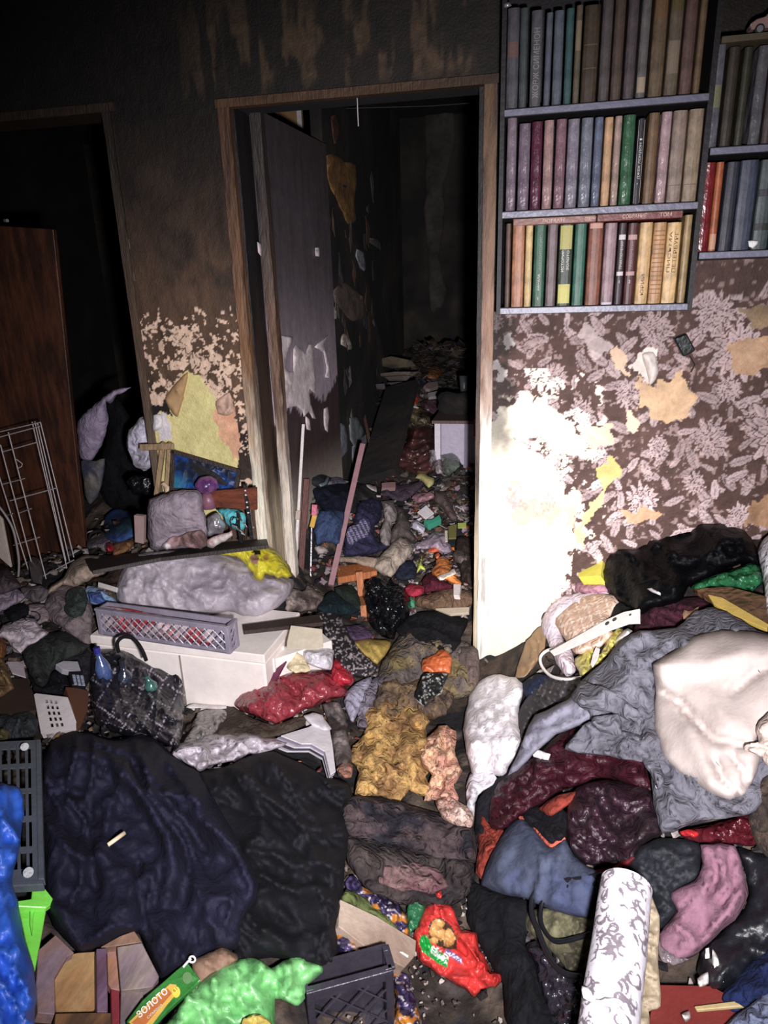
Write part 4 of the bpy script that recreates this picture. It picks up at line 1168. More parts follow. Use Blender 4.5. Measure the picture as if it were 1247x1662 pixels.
me = bpy.data.meshes.new('glass_vase'); gb.to_mesh(me); gb.free(); me.materials.append(mat('purple_glass', (158, 92, 158), .2, vary=.6, scale=40, bump=.4, bscale=60, col2=(84, 46, 100)))
me.polygons.foreach_set('use_smooth', np.ones(len(me.polygons), bool))
o = bpy.data.objects.new('glass_vase', me); COL.objects.link(o); c = PY(*cr('N', [(655, 378)])[0], -.145); o.location = tuple(c); tag(o, 'round purple glass vase standing before the blue picture', 'vase')
q = MB().tube([c+Z_*-.03, c+Z_*-.055, c+Z_*-.085], [.018, .024, .028], 14).build('foot', mat('vase_foot', (130, 84, 104), .4), smooth=True); under(o, q)

# long dark board across the boxes
slab('shelf_board', 'long charred dark board lying across the boxes under the grey cushion', 'board', [(136, 905), (250, 892), (432, 871), (436, 884), (260, 905), (150, 926)], wood((44, 36, 30)), thick=.014, lift=.01)

# ---- white foam box, plates and boards
FOAM = mat('white_enamel', (252, 242, 234), .45, vary=.12, scale=9, bump=.15, bscale=30)
bx_ = empty('white_box', PZ(300, 1145, .08)); tag(bx_, 'big white box under the crate and the grey wrapped pillow', 'box')
TRp = PZ(428, 1062, .36); TLp = PZ(148, 1030, .36); u_ = unit(TRp-TLp); v_ = unit(np.cross(Z_, u_)); L_ = np.linalg.norm(TRp-TLp); H_ = .27
MB().box(TLp-Z_*H_, u_, v_, Z_, L_, .30, H_-.035).build('body', FOAM, parent=bx_, bevel=.006)
MB().box(TLp-Z_*.033-v_*.006-u_*.004, u_, v_, Z_, L_+.008, .312, .033).build('lid', FOAM, parent=bx_, bevel=.004)
MB().box(TLp-Z_*H_-v_*.004, u_, v_, Z_, .004, .004, H_-.05, x0=L_*.52, z0=.01).build('seam', plain((150, 138, 130)), parent=bx_)
for k in range(3): MB().box(TLp-Z_*H_+u_*(L_-.001), v_, u_, Z_, .012, .006, H_-.06, x0=.06+.08*k, z0=.01).build('rib', FOAM, parent=bx_, bevel=.002)
A = PZ(432, 1075, .30); B = PZ(540, 1040, .30); u2 = unit(B-A); v2 = unit(np.cross(Z_, u2))
b2 = empty('white_cabinet', A-Z_*.2); tag(b2, 'scorched white cabinet on its side right of the big white box', 'cabinet')
MB().box(A-Z_*.25, u2, v2, Z_, np.linalg.norm(B-A), .12, .25).build('body', FOAM, parent=b2, bevel=.004)
slab('plank', 'charred brown plank bridging the top of the white cabinet', 'plank', cr('D', [(95, 322), (448, 275), (462, 312), (100, 352)]), wood((54, 38, 32)), thick=.014, z=[.36, .36, .36, .36])
slab('plate', 'pale cream plastic plate leaning under the charred plank', 'plate', cr('D', [(318, 325), (462, 342), (468, 425), (440, 436), (298, 432), (300, 400)]), plain((208, 196, 170), .4), thick=.004, lift=.01, ys=[-.36, -.34, -.40, -.42, -.42, -.40])

# latticed crates
LCR = mat('lilac_plastic', (150, 142, 160), .35, vary=.25, scale=20, bump=.3, bscale=30)
A, B = PZ(162, 1030, .375), PZ(374, 1062, .375)
c1, ux1, uy1, W1 = crate('fruit_crate', 'lilac-grey latticed plastic crate holding red stuff, on the white box', A, B, .055, .095, LCR)
drape('red_net', 'crumpled red and white packing inside the lilac crate', 'packing', cr('C', [(480, 372), (700, 395), (900, 440), (1030, 470), (1010, 560), (800, 520), (600, 490), (500, 460)]),
      mat('red_packing', (168, 46, 56), .5, vary=.4, scale=30, bump=.5, bscale=50, col2=(196, 176, 180)), puff=.012, lift=.0, surf=onplane(A+uy1*.035, uy1), folds=(10, 20, 8, .01), jit=2)
A, B = PZ(497, 1610, .235), PZ(637, 1572, .235)
BCR = mat('black_plastic', (58, 54, 66), .35, vary=.3, scale=20, bump=.2)
crate('black_crate', 'black latticed plastic crate at the bottom edge of the photo', A-Z_*.17, B-Z_*.17, .05, .17, BCR)

# pierced grey crate side at the left edge and small white basket
GCR = plain((84, 90, 98), .4)
gc = empty('grey_crate', PZ(30, 1400, .40)); tag(gc, 'grey slotted plastic crate at the left edge beside the navy jacket', 'crate')
Q = [PZ(-45, 1206, .46), PZ(59, 1201, .46), PZ(63, 1428, .44), PZ(-45, 1436, .44)]
perf('side_wall', Q, slots(22, 30, 3, 6, 2), GCR, thick=.004, parent=gc)
u_ = unit(Q[1]-Q[0]); w_ = unit(Q[2]-Q[1])
MB().box(Q[1]-u_*.002, u_, w_, Z_, .012, np.linalg.norm(Q[2]-Q[1]), .018, z0=-.016).build('rim', GCR, parent=gc, bevel=.002)
MB().box(Q[3]-w_*.002, u_, w_, Z_, np.linalg.norm(Q[2]-Q[3])+.01, .012, .018, z0=-.016).build('rim', GCR, parent=gc, bevel=.002)
MB().tube([PZ(46, 1416, .448), PZ(46, 1416, .462)], .009, 14).build('stud', GCR, parent=gc)
MB().tube([PZ(40, 1212, .458), PZ(40, 1212, .472)], .009, 14).build('stud', GCR, parent=gc)
P4 = cr('L', [(315, 1255), (600, 1290), (697, 1568), (378, 1600)])
hq, _ = onheap([p[0] for p in P4], [p[1] for p in P4])
wb = empty('white_basket', hq.mean(0)+Z_*.02); tag(wb, 'small white slotted plastic basket lying on its side at the left', 'basket')
z0 = hq[:, 2].mean()
Q = [PZ(p[0], p[1], z0+a) for p, a in zip(P4, (.075, .07, .03, .035))]
mk = [[1]*14 for _ in range(18)]
for j in range(2, 16):
    for i in (4, 5, 6, 7, 8):
        if j % 3 != 1: mk[j][i] = 1 if i in (5, 7) else 0
WB = plain((198, 190, 190), .45)
perf('side_wall', Q, mk, WB, parent=wb); nQ = unit(np.cross(Q[1]-Q[0], Q[3]-Q[0])); nQ = nQ if nQ[2] > 0 else -nQ
for i in range(4):
    A, B = Q[i], Q[(i+1) % 4]; d = unit(B-A); s = np.cross(nQ, d)
    MB().box(A, d, s, -nQ, np.linalg.norm(B-A), .003, .05).build('wall', WB, parent=wb)

# ---- beyond the doorway: poles, boards, cupboard, stool
BU = ydepth
bar('pole', 'mauve painted square bar leaning across the clothes beyond the doorway', 'bar', cr('B', [(590, 560)])[0], cr('B', [(428, 1275)])[0], .72, .20, .024, .018, plain((176, 130, 136), .5))


def ly(p, off=.035): return float(lsurf([p[0]], [p[1]])[0][0][1])-off


wp = empty('white_pole', PY(480, 930, .2)); tag(wp, 'thin white pole leaning against the foot of the open door leaf', 'pole')
WPM = plain((226, 216, 210), .4)
a, b = cr('B', [(288, 462), (262, 925)]); bar('tube', None, None, a, b, ly(a), ly(b), .012, .011, WPM, parent=wp)
a, b = cr('B', [(261, 925), (244, 1240)]); bar('tube', None, None, a, b, ly(a), ly(b), .013, .012, WPM, parent=wp)
a, b = cr('B', [(262, 900), (258, 945)]); bar('collar', None, None, a, b, ly(a, .045), ly(b, .045), .019, .018, plain((190, 170, 150), .5), parent=wp)
a, b = cr('B', [(305, 738), (272, 1278)]); bar('plank', 'narrow reddish brown plank standing beside the white pole', 'plank', a, b, ly(a, .06), ly(b, .06), .024, .014, wood((104, 50, 40)))
br = empty('brush', PY(506, 880, .3)); tag(br, 'brush with metal rod and yellow and pink handle by the brown plank', 'brush')
a, b = cr('B', [(330, 985), (325, 1235)]); MB().tube([PY(*a, .26), PY(*b, .18)], .0048, 8).build('rod', plain((130, 126, 134), .3, metal=.5), parent=br)
a, b = cr('B', [(345, 870), (342, 925)]); bar('grip', None, None, a, b, .27, .26, .022, .014, plain((214, 80, 120), .4), parent=br)
a, b = cr('B', [(346, 922), (330, 985)]); bar('head', None, None, a, b, .265, .26, .020, .014, plain((230, 180, 40), .4), parent=br)
# charred board leaning in the middle of the room
q_ = cr('B', [(705, 275), (862, 235), (745, 690), (560, 745)])
slab('charred_board', 'broad charred black board leaning upright on the far heap', 'board', q_, mat('char', (40, 30, 28), .85, vary=.6, scale=14, bump=.6, bscale=30, col2=(20, 18, 20)), thick=.04, ys=[1.75, 1.7, 1.0, 1.0], lift=0)
a, b = cr('B', [(590, 385), (625, 560)]); bar('stick', 'thin scorched stick left of the charred board', 'stick', a, b, 1.5, 1.2, .016, .012, wood((104, 74, 56)))
# white cupboard at the right
kc = empty('white_cupboard', PY(740, 870, 1.25)); tag(kc, 'white cupboard at the right beyond the doorway, with lilac body and doors', 'cupboard')
A, B = PY(707, 870, 1.25), PY(772, 870, 1.25); top_ = PY(707, 686, 1.25)[2]
A[2] = B[2] = .25; u_ = unit(B-A)
CW = plain((176, 166, 188), .5)
MB().box(A+Y_*.02, u_, Y_, Z_, np.linalg.norm(B-A)+.06, .3, top_-.25).build('body', CW, parent=kc)
MB().box(A, u_, Y_, Z_, .03, .018, top_-.25).build('side_stile', plain((214, 206, 216), .5), parent=kc)
MB().box(A, u_, Y_, Z_, .125, .018, top_-.25, x0=.034).build('door', CW, parent=kc, bevel=.002)
MB().box(A, u_, Y_, Z_, .07, .018, top_-.25, x0=.163).build('door', CW, parent=kc, bevel=.002)
MB().box(A-Y_*.03, u_, Y_, Z_, .27, .36, .016, x0=-.01, z0=top_-.25).build('worktop', wood((92, 72, 66)), parent=kc)
MB().box(A-Y_*.02, u_, Y_, Z_, .02, .008, .04, x0=.145, z0=.25).build('handle', plain((40, 36, 40)), parent=kc)
slab('red_strip', 'red plastic strip between the white cupboard and the right jamb', 'strip', cr('M', [(1086, 628), (1130, 625), (1130, 765), (1086, 770)]), plain((150, 34, 36), .5), thick=.01, ys=[1.1]*4)
# stacked scorched papers on the far heap
for k, (q_, c) in enumerate([([(275, 120), (390, 95), (560, 130), (600, 180), (400, 200), (280, 170)], (96, 84, 60)), ([(290, 240), (420, 225), (640, 225), (560, 265), (400, 285), (300, 262)], (112, 96, 84)),
                             ([(330, 270), (500, 255), (560, 262), (520, 300), (380, 305)], (96, 84, 76)), ([(355, 318), (480, 310), (520, 325), (400, 345)], (84, 70, 66)), ([(258, 330), (330, 325), (345, 375), (270, 375)], (92, 82, 88))]):
    slab('papers', ['olive scorched folder lying topmost on the far heap', 'pale edged scorched papers under the olive folder', 'thin brown papers under the pale edged ones', 'lowest scorched papers on the charred board', 'grey scorched carton left of the charred board top'][k], 'papers',
         cr('M', q_), mat('scorched_paper_%d' % k, c, .8, vary=.6, scale=18, bump=.4, col2=(34, 28, 24)), thick=.02, ys=[2.0-.06*k]*len(q_))
# pot and small cartons
pt = cr('M', [(955, 268), (1045, 268), (1030, 400), (972, 402)])
cpt = PY(*pt[0], 1.5); cp2 = PY(*pt[1], 1.5); r_ = (cp2[0]-cpt[0])/2; cz = PY(*pt[2], 1.5)[2]; cc_ = (cpt+cp2)/2
MB().tube([np.array([cc_[0], 1.55, cz]), np.array([cc_[0], 1.55, cz+.01]), np.array([cc_[0], 1.55, cpt[2]])], [r_*.7, r_*.75, r_], 20).build('pot', plain((66, 70, 72), .35), smooth=True, label='dull grey metal pot on the dark clutter above the white cupboard', cat='pot')
cb_ = drape('dark_clutter', 'dark charred clutter heaped on top of the white cupboard', 'clutter', cr('M', [(800, 420), (860, 400), (960, 400), (1100, 410), (1128, 420), (1128, 600), (1000, 600), (830, 590), (790, 520)]), SOOT, puff=.06, lift=.02, surf=ydepth(1.45), crinkle=.04, jit=3, step=4)
# orange wooden stool
stl = empty('stool', PY(565, 930, .28)); tag(stl, 'broken orange wooden stool below the clothes beyond the doorway', 'stool')
OW = wood((196, 112, 50))
zs = PY(565, 925, .3)[2]
sq = cr('K', [(190, 655), (415, 640), (470, 692), (200, 740)]); 
S4 = [PZ(p[0], p[1], zs) for p in sq]; g = MB()
for dz in (0, -.03):
    for p in S4: g.v.append(p+Z_*dz)
g.f = [(0, 1, 2, 3), (7, 6, 5, 4), (0, 4, 5, 1), (1, 5, 6, 2), (2, 6, 7, 3), (3, 7, 4, 0)]; g.build('seat', OW, parent=stl, bevel=.004)
a, b = cr('K', [(345, 700), (362, 870)]); bar('leg', None, None, a, b, .24, .22, .028, .024, OW, parent=stl)
a, b = cr('K', [(372, 925), (378, 1000)]); bar('leg', None, None, a, b, .14, .12, .024, .02, OW, parent=stl)
a, b = cr('K', [(362, 860), (374, 930)]); bar('leg', None, None, a, b, .22, .14, .02, .018, wood((150, 90, 46)), parent=stl)
# ------------------------------------------------------------------ soft things


def S(name, cat, label, k, pts, m, puff=.03, lift=.01, folds=(20, 60, 14, .012), cre=(), **kw):
    creases = [(cr(k, l), w_, h_) for l, w_, h_ in cre]
    return drape(name, label, cat, cr(k, pts), m, puff=puff, lift=lift, folds=folds, creases=creases, **kw)


def cardp(name, cat, label, k, pts, m, thick=.004, lift=.02, **kw):
    return slab(name, label, cat, cr(k, pts), m, thick=thick, lift=lift, **kw)


BLK = film((20, 20, 24), .22)
# ---------------- right heap
S('black_bag', 'bag', 'large shiny black bag lying against the wallpaper on top of the right heap', 'E', [(520, 310), (530, 205), (568, 180), (578, 132), (622, 130), (662, 158), (760, 128), (828, 112), (838, 82), (900, 76), (950, 50), (1010, 68), (1100, 80), (1165, 130), (1202, 190), (1206, 262), (1130, 252), (1050, 282), (960, 330), (900, 352), (880, 410), (820, 440), (760, 450), (690, 480), (620, 440), (560, 390)],
  mat('black_bag_skin', (6, 6, 9), .5, vary=.3, bump=.15, spec=.07, crease=.2), .10, .02, (15, 110, 26, .02), crinkle=.003, cre=[([(640, 180), (760, 190), (900, 130)], 10, -.012), ([(560, 300), (700, 330), (860, 330)], 9, .01)], edge=24)
S('pull_tab', 'tab', 'white zip tab glinting on the lower edge of the large black bag', 'E', [(722, 362), (740, 358), (782, 380), (780, 390), (745, 378)], plain((210, 210, 215), .3), .004, .125, step=2.5, jit=.5, edge=4)
S('green_bag', 'bag', 'shiny green plastic bag tucked under the large black bag', 'E', [(915, 360), (950, 325), (1050, 292), (1130, 262), (1195, 252), (1228, 320), (1180, 368), (1100, 358), (1000, 350), (930, 372)], film((26, 110, 62), .25), .04, .03, (160, 30, 9, .012), crinkle=.012)
S('white_bag', 'bag', 'greyish white plastic bag at the right edge beside the large black bag', 'E', [(1200, 200), (1250, 128), (1340, 110), (1340, 500), (1245, 480), (1232, 340)], film((206, 206, 214), .35), .05, .04, (80, 50, 12, .012), crinkle=.006)
cardp('sponge_box', 'box', 'bright yellow block beside the black bag', 'E', [(416, 232), (536, 210), (520, 306), (426, 312)], plain((232, 220, 30), .5), .045, .03)
S('black_strap', 'strap', 'black strap bent over the bright yellow block', 'E', [(412, 222), (416, 205), (520, 182), (560, 178), (545, 205), (430, 228)], cloth((22, 20, 22)), .012, .06)
S('pink_roll', 'cloth', 'rolled dusty pink cloth under the yellow block', 'E', [(380, 330), (402, 298), (425, 318), (520, 320), (560, 372), (500, 392), (410, 378)], cloth((186, 132, 148)), .045, .015, (5, 60, 10, .008))
S('rag', 'rag', 'dark rag against the bright wall left of the pink roll', 'E', [(262, 430), (270, 378), (330, 338), (378, 308), (400, 370), (330, 400), (300, 440), (300, 520), (262, 500)], cloth((70, 62, 66)), .03, .01, crinkle=.01)
S('tan_rag', 'rag', 'tan scrap of cardboard leaning below the dark rag by the wall', 'E', [(150, 745), (200, 590), (250, 530), (290, 520), (280, 630), (230, 700), (190, 745)], plain((150, 118, 80)), .01, .01)
S('white_cloth', 'cloth', 'white and pale pink cloth beneath the checked beige cloth', 'E', [(262, 530), (300, 412), (380, 374), (520, 374), (560, 386), (430, 460), (345, 500), (350, 560), (400, 640), (416, 712), (372, 738), (328, 680), (300, 610)], cloth((232, 214, 226)), .035, .02, (60, 50, 10, .01))


def plaid(px, py):
    u = (px*.94-py*.34)/16.; v = (px*.34+py*.94)/16.
    n = fbm(px*.1, py*.1, 81)[:, None]
    c = lin((196, 164, 142))*(.85+.3*n); w1 = ((u % 1) < .12) | ((v % 1) < .12)
    return np.where(w1[:, None], lin((226, 206, 190)), c)


S('checked_cloth', 'cloth', 'beige checked cloth with thin pale lines left of the grey jacket', 'E', [(325, 488), (440, 398), (570, 386), (600, 420), (560, 500), (575, 560), (500, 625), (412, 642), (376, 602), (350, 560)], VCOL, .04, .045, (40, 80, 20, .006), colfn=plaid, step=2.6)
S('black_garment', 'garment', 'black garment between the checked cloth and the large black bag', 'E', [(560, 400), (620, 415), (690, 445), (640, 500), (600, 560), (560, 620), (510, 700), (470, 740), (480, 640), (540, 540), (560, 470)], cloth((24, 22, 26)), .02, .03)
S('maroon_cloth', 'cloth', 'dark maroon cloth between the black bag and the grey jacket', 'E', [(690, 470), (760, 402), (850, 400), (950, 400), (1000, 440), (930, 480), (860, 535), (720, 560), (660, 560)], cloth((66, 26, 40)), .03, .01)
S('torn_paper', 'paper', 'torn tan paper scrap on the dark maroon cloth', 'E', [(878, 450), (905, 458), (945, 440), (940, 462), (905, 495), (880, 490)], plain((196, 150, 112)), .006, .05, step=3)
cardp('glossy_book', 'book', 'brown glossy book lying at the right under the green bag', 'E', [(925, 362), (1080, 352), (1260, 400), (1260, 520), (1190, 510)], film((104, 74, 46), .3), .02, .03)
cardp('yellow_book', 'book', 'yellow edged book poking out above the grey jacket', 'E', [(985, 385), (1050, 400), (1250, 515), (1240, 536), (1085, 470), (1010, 425)], plain((206, 174, 60), .45), .012, .055)
S('yellow_bag', 'bag', 'crumpled olive yellow plastic bag behind the white strap', 'E', [(412, 668), (490, 590), (520, 640), (545, 560), (600, 525), (640, 560), (560, 650), (500, 710), (440, 745), (418, 705)], film((196, 184, 62), .3), .03, .03, crinkle=.012)
S('white_spoon', 'spoon', 'white plastic spoon-like piece beside the slotted strap', 'E', [(570, 620), (600, 560), (640, 532), (658, 545), (640, 580), (600, 600), (580, 630)], plain((232, 228, 222), .35), .01, .05, step=3)
# white slotted strap with its loop
ws = empty('slotted_strap', (onheap(1000, 1010)[0][0])); tag(ws, 'white plastic strap with slotted end curling over the checked cloth', 'strap')
WP = plain((236, 232, 228), .35)
o = cardp('strap_band', None, None, 'E', [(300, 632), (430, 560), (540, 498), (620, 462), (690, 448), (690, 510), (640, 512), (560, 540), (430, 600), (316, 650)], WP, .005, .085); under(ws, o); cfr = o_frames[o.name]
for a in ((550, 512), (582, 495), (650, 475)):
    pp = cr('E', [a])[0]; rd_ = ray(*pp); t = ((cfr[0]-CAM)@cfr[1])/(rd_@cfr[1]); c = CAM+rd_*t
    under(ws, MB().tube([c-cfr[1]*.001, c+cfr[1]*.0012], .0075 if a[0] < 640 else .004, 14).build('slot', plain((40, 34, 34))))
pts = cr('E', [(445, 745), (380, 755), (310, 742), (268, 700), (260, 660), (285, 632), (320, 622)]); q, n = onheap([p[0] for p in pts], [p[1] for p in pts])
rd = ray(np.array([p[0] for p in pts]), np.array([p[1] for p in pts])); rd /= np.linalg.norm(rd, axis=-1, keepdims=True)
under(ws, MB().tube(list(q-rd*np.linspace(.06, .10, 7)[:, None]), .0052, 8).build('loop', WP, smooth=True))
o = cardp('strap_tab', None, None, 'E', [(486, 650), (500, 612), (516, 620), (506, 665), (484, 700), (476, 690)], WP, .004, .07); under(ws, o)
S('striped_garment', 'garment', 'dark pinstriped garment between the white bag and the grey jacket', 'E', [(160, 900), (205, 830), (188, 762), (240, 735), (380, 738), (450, 755), (410, 840), (250, 900), (185, 1020), (150, 1100)],
  VCOL, .03, .01, colfn=lambda x, y: np.where(((((x*.9+y*.35) % 9) < 1.1) & (x > 850))[:, None], lin((96, 92, 92)), lin((44, 40, 44)))*(.6+.8*fbm(x*.06, y*.06, 4)[:, None]), step=3)
S('blue_rag', 'rag', 'dark blue rag by the foot of the bright wall', 'E', [(180, 770), (240, 735), (290, 740), (260, 800), (200, 830)], cloth((30, 40, 66)), .02, .02)
GREY = mat('grey_jacket_cloth', (104, 103, 113), .85, vary=.4, scale=16, bump=.5, bscale=60, spec=.2, crease=.35)
gj = S('grey_jacket', 'jacket', 'grey jacket spread over the right heap beneath the cream fleece', 'E', [(390, 830), (430, 770), (520, 690), (600, 595), (690, 545), (850, 530), (930, 462), (1010, 442), (1100, 480), (1200, 540), (1300, 600), (1300, 1100), (1240, 1270), (1170, 1340), (1060, 1355), (930, 1375), (790, 1424), (752, 1300), (735, 1160), (700, 1110), (560, 1085), (370, 1062), (405, 1000), (480, 930), (430, 870)],
  GREY, .03, .085, (35, 90, 22, .022), cre=[([(620, 610), (700, 560), (800, 600), (700, 680)], 9, .014), ([(390, 830), (500, 880), (560, 800), (700, 900)], 7, .016), ([(480, 930), (600, 990), (700, 1000)], 6, -.016), ([(560, 1085), (580, 960), (600, 900)], 6, .010), ([(700, 1110), (730, 1000), (750, 950)], 7, .016), ([(850, 1200), (950, 1250), (1100, 1290)], 8, .008), ([(600, 700), (740, 720), (760, 800)], 14, -.014)], edge=14)
o = S('sleeve', None, None, 'E', [(122, 1170), (175, 1040), (235, 910), (380, 842), (440, 765), (500, 800), (500, 870), (478, 930), (330, 995), (250, 1062), (180, 1130)], mat('grey_sleeve', (128, 126, 142), .85, vary=.25, bump=.4, spec=.2), .03, .075, (-40, 120, 12, .008), cre=[([(150, 1120), (260, 960), (460, 880)], 7, -.012)], parent=gj)
for nm, pp, lf in (('collar_flap', [(390, 830), (438, 762), (470, 770), (560, 798), (640, 850), (700, 905), (690, 955), (600, 912), (500, 885), (430, 872)], .125), ('hem', [(368, 1062), (405, 1000), (475, 932), (560, 960), (690, 1000), (702, 1112), (560, 1088)], .120),
                   ('pocket_flap', [(490, 915), (600, 905), (612, 1000), (520, 980), (478, 940)], .135), ('placket', [(700, 1000), (740, 985), (770, 1100), (800, 1200), (775, 1235), (745, 1180), (700, 1110)], .122)):
    S(nm, None, None, 'E', pp, GREY, .012, lf, (30, 80, 16, .008), parent=gj, edge=6, step=3.2)
for p in cr('E', [(718, 1066), (768, 1218), (658, 682), (594, 722), (402, 1028)]):
    q, n = onheap(*p); rd_ = unit(ray(*p)); c = q[0]-rd_*.165; under(gj, MB().tube([c, c-rd_*.003], .0042, 12).build('button', plain((70, 66, 80), .3)))
FLC = mat('cream_fleece', (184, 170, 163), .95, vary=.10, scale=30, bump=.12, bscale=90, sheen=0., spec=.15)
S('cream_fleece', 'garment', 'large cream fleece garment on top of the grey jacket at the right', 'E', [(750, 690), (830, 640), (920, 575), (1050, 542), (1240, 560), (1340, 600), (1340, 960), (1247, 950), (1205, 1010), (1215, 1100), (1185, 1180), (1150, 1250), (1080, 1276), (1000, 1252), (900, 1182), (800, 1100), (752, 960), (758, 820)],
  FLC, .055, .115, (30, 200, 60, .006), cre=[([(760, 800), (860, 850), (930, 930), (1010, 1010), (1140, 1040)], 8, -.026), ([(1020, 1100), (1050, 1180), (1110, 1240)], 5, -.02), ([(1090, 1080), (1150, 1160), (1140, 1220)], 5, -.022), ([(760, 690), (950, 700), (1150, 640)], 16, .012), ([(1100, 800), (1200, 720), (1300, 690)], 10, -.016), ([(900, 980), (950, 1100), (1000, 1200)], 14, .012)], edge=20)
S('tan_shirt', 'garment', 'tan and cream garment sleeve at the right edge over the fleece', 'E', [(1145, 1062), (1152, 1036), (1205, 1025), (1195, 960), (1247, 900), (1330, 890), (1330, 1140), (1247, 1128), (1205, 1082)], cloth((200, 180, 168)), .03, .17, cre=[([(1140, 1050), (1210, 1035), (1260, 1060)], 4, -.02)])
S('lint', 'scrap', 'white ragged scrap on the maroon cloth left of the grey jacket', 'E', [(222, 1072), (245, 1060), (280, 1075), (300, 1080), (295, 1115), (270, 1110), (250, 1092), (228, 1090)], plain((226, 220, 222)), .008, .06, step=2.5)
VEL = mat('maroon_velvet', (62, 16, 30), .5, vary=.5, scale=12, bump=.4, bscale=40, crease=.4, sheen=.0, spec=.3)
S('maroon_velvet', 'cloth', 'long maroon velvet cloth arching below the grey jacket', 'H', [(38, 262), (45, 140), (100, 60), (180, 0), (260, -50), (330, -120), (420, -170), (560, -150), (700, -110), (720, 20), (745, 120), (640, 80), (520, 62), (420, 90), (330, 125), (250, 180), (170, 235), (100, 285), (60, 285)], VEL, .05, .03, (-25, 130, 18, .028), cre=[([(90, 200), (220, 110), (420, 50), (600, 60)], 8, .016), ([(70, 240), (180, 160), (300, 110)], 5, -.012)])
S('plum_velvet', 'cloth', 'crumpled plum coloured velvet bundle in the middle of the right heap', 'H', [(365, 290), (378, 165), (420, 95), (520, 68), (640, 80), (745, 120), (790, 305), (730, 330), (690, 360), (660, 415), (570, 442), (455, 432), (388, 370)], mat('plum_velvet_cloth', (52, 26, 40), .45, vary=.5, crease=.4, scale=14, bump=.5, bscale=30, sheen=.0, col2=(38, 24, 30)), .06, .03, (35, 80, 16, .035), crinkle=.014, cre=[([(420, 260), (480, 210), (600, 280)], 7, -.02), ([(380, 200), (560, 150), (700, 250)], 8, .016)])
S('red_cloth', 'cloth', 'red-orange cloth edge under the blue denim garment', 'H', [(5, 220), (40, 270), (110, 288), (80, 350), (40, 420), (8, 500), (-22, 470), (-12, 380)], cloth((146, 54, 38)), .025, .02)
S('red_collar', 'cloth', 'small red-orange cloth patch between velvet and dark collar', 'H', [(255, 195), (320, 142), (412, 118), (400, 160), (345, 205), (300, 225)], cloth((146, 54, 38)), .02, .05)
S('black_collar', 'garment', 'black padded collar above the blue denim garment', 'H', [(172, 228), (225, 180), (262, 190), (300, 215), (350, 190), (378, 230), (372, 318), (300, 352), (238, 290)], cloth((20, 20, 26)), .035, .04)
DEN = mat('blue_denim', (74, 82, 104), .85, vary=.4, scale=14, bump=.4, bscale=50, stretch=(1, 1, 1), spec=.2, col2=(60, 68, 98))
dn_ = S('denim_garment', 'garment', 'blue denim garment with red piped neck, left side of the right heap', 'H', [(5, 510), (40, 400), (105, 290), (178, 232), (238, 290), (302, 355), (368, 318), (400, 395), (470, 450), (525, 480), (490, 580), (462, 662), (380, 652), (280, 620), (200, 588), (100, 562), (20, 535)], DEN, .045, .045, (80, 100, 16, .008), cre=[([(250, 320), (240, 450), (215, 580)], 4, -.008), ([(275, 340), (268, 480), (250, 600)], 3, .008), ([(360, 360), (370, 480), (380, 600)], 4, -.010)])
pts = cr('H', [(170, 232), (205, 240), (240, 280), (302, 352), (335, 338), (366, 318)]); q, n = onheap([p[0] for p in pts], [p[1] for p in pts]); rd = ray(np.array([p[0] for p in pts]), np.array([p[1] for p in pts])); rd /= np.linalg.norm(rd, axis=-1, keepdims=True)
under(dn_, MB().tube(list(q-rd*.095), .0042, 8).build('piping', cloth((190, 84, 62)), smooth=True))
S('black_coat', 'garment', 'black coat hanging down to the floor right of the red printed bag', 'H', [(-40, 500), (10, 530), (100, 565), (205, 592), (225, 690), (195, 770), (260, 900), (330, 1000), (400, 1060), (430, 1160), (130, 1160), (100, 960), (60, 890), (0, 790), (-50, 690), (-60, 580)], cloth((18, 19, 24)), .04, .01, (80, 100, 20, .012))
S('camouflage_cloth', 'cloth', 'olive patterned cloth left of the ornamental paper roll', 'H', [(195, 650), (290, 622), (400, 650), (490, 672), (500, 780), (460, 890), (380, 900), (330, 830), (250, 760), (200, 720)], mat('camouflage', (108, 104, 72), .85, vary=.4, scale=60, bump=.3, col2=(52, 46, 30)), .03, .02)
S('black_plastic', 'bag', 'shiny black plastic left of the ornamental paper roll', 'H', [(195, 790), (240, 765), (300, 830), (380, 900), (455, 920), (440, 1060), (420, 1160), (330, 1160), (260, 980), (235, 880)], film((44, 40, 50), .22), .035, .03, crinkle=.016)
S('red_rag', 'rag', 'dark red rag beside the top of the ornamental roll', 'H', [(478, 462), (560, 450), (640, 405), (672, 400), (650, 440), (580, 480), (520, 500)], cloth((120, 30, 38)), .025, .03)
S('dark_jacket', 'garment', 'blackish garment behind the top of the ornamental roll', 'H', [(640, 430), (700, 350), (800, 318), (950, 345), (955, 430), (930, 500), (840, 560), (850, 640), (770, 720), (740, 560), (650, 510)], mat('blackish_teal', (28, 32, 40), .7, vary=.4, bump=.4, spec=.4), .04, .02, crinkle=.01)
S('red_foil', 'wrapper', 'dark red shiny wrapper under the tip of the grey jacket', 'H', [(860, 292), (1000, 262), (1160, 222), (1210, 330), (1180, 352), (1080, 345), (950, 340), (890, 325)], film((84, 20, 30), .25), .03, .035, crinkle=.014)
S('red_glass', 'wrapper', 'small bright red glinting piece under the jacket tip', 'H', [(868, 290), (920, 282), (950, 300), (930, 318), (885, 312)], film((190, 28, 30), .15), .012, .07, step=3)
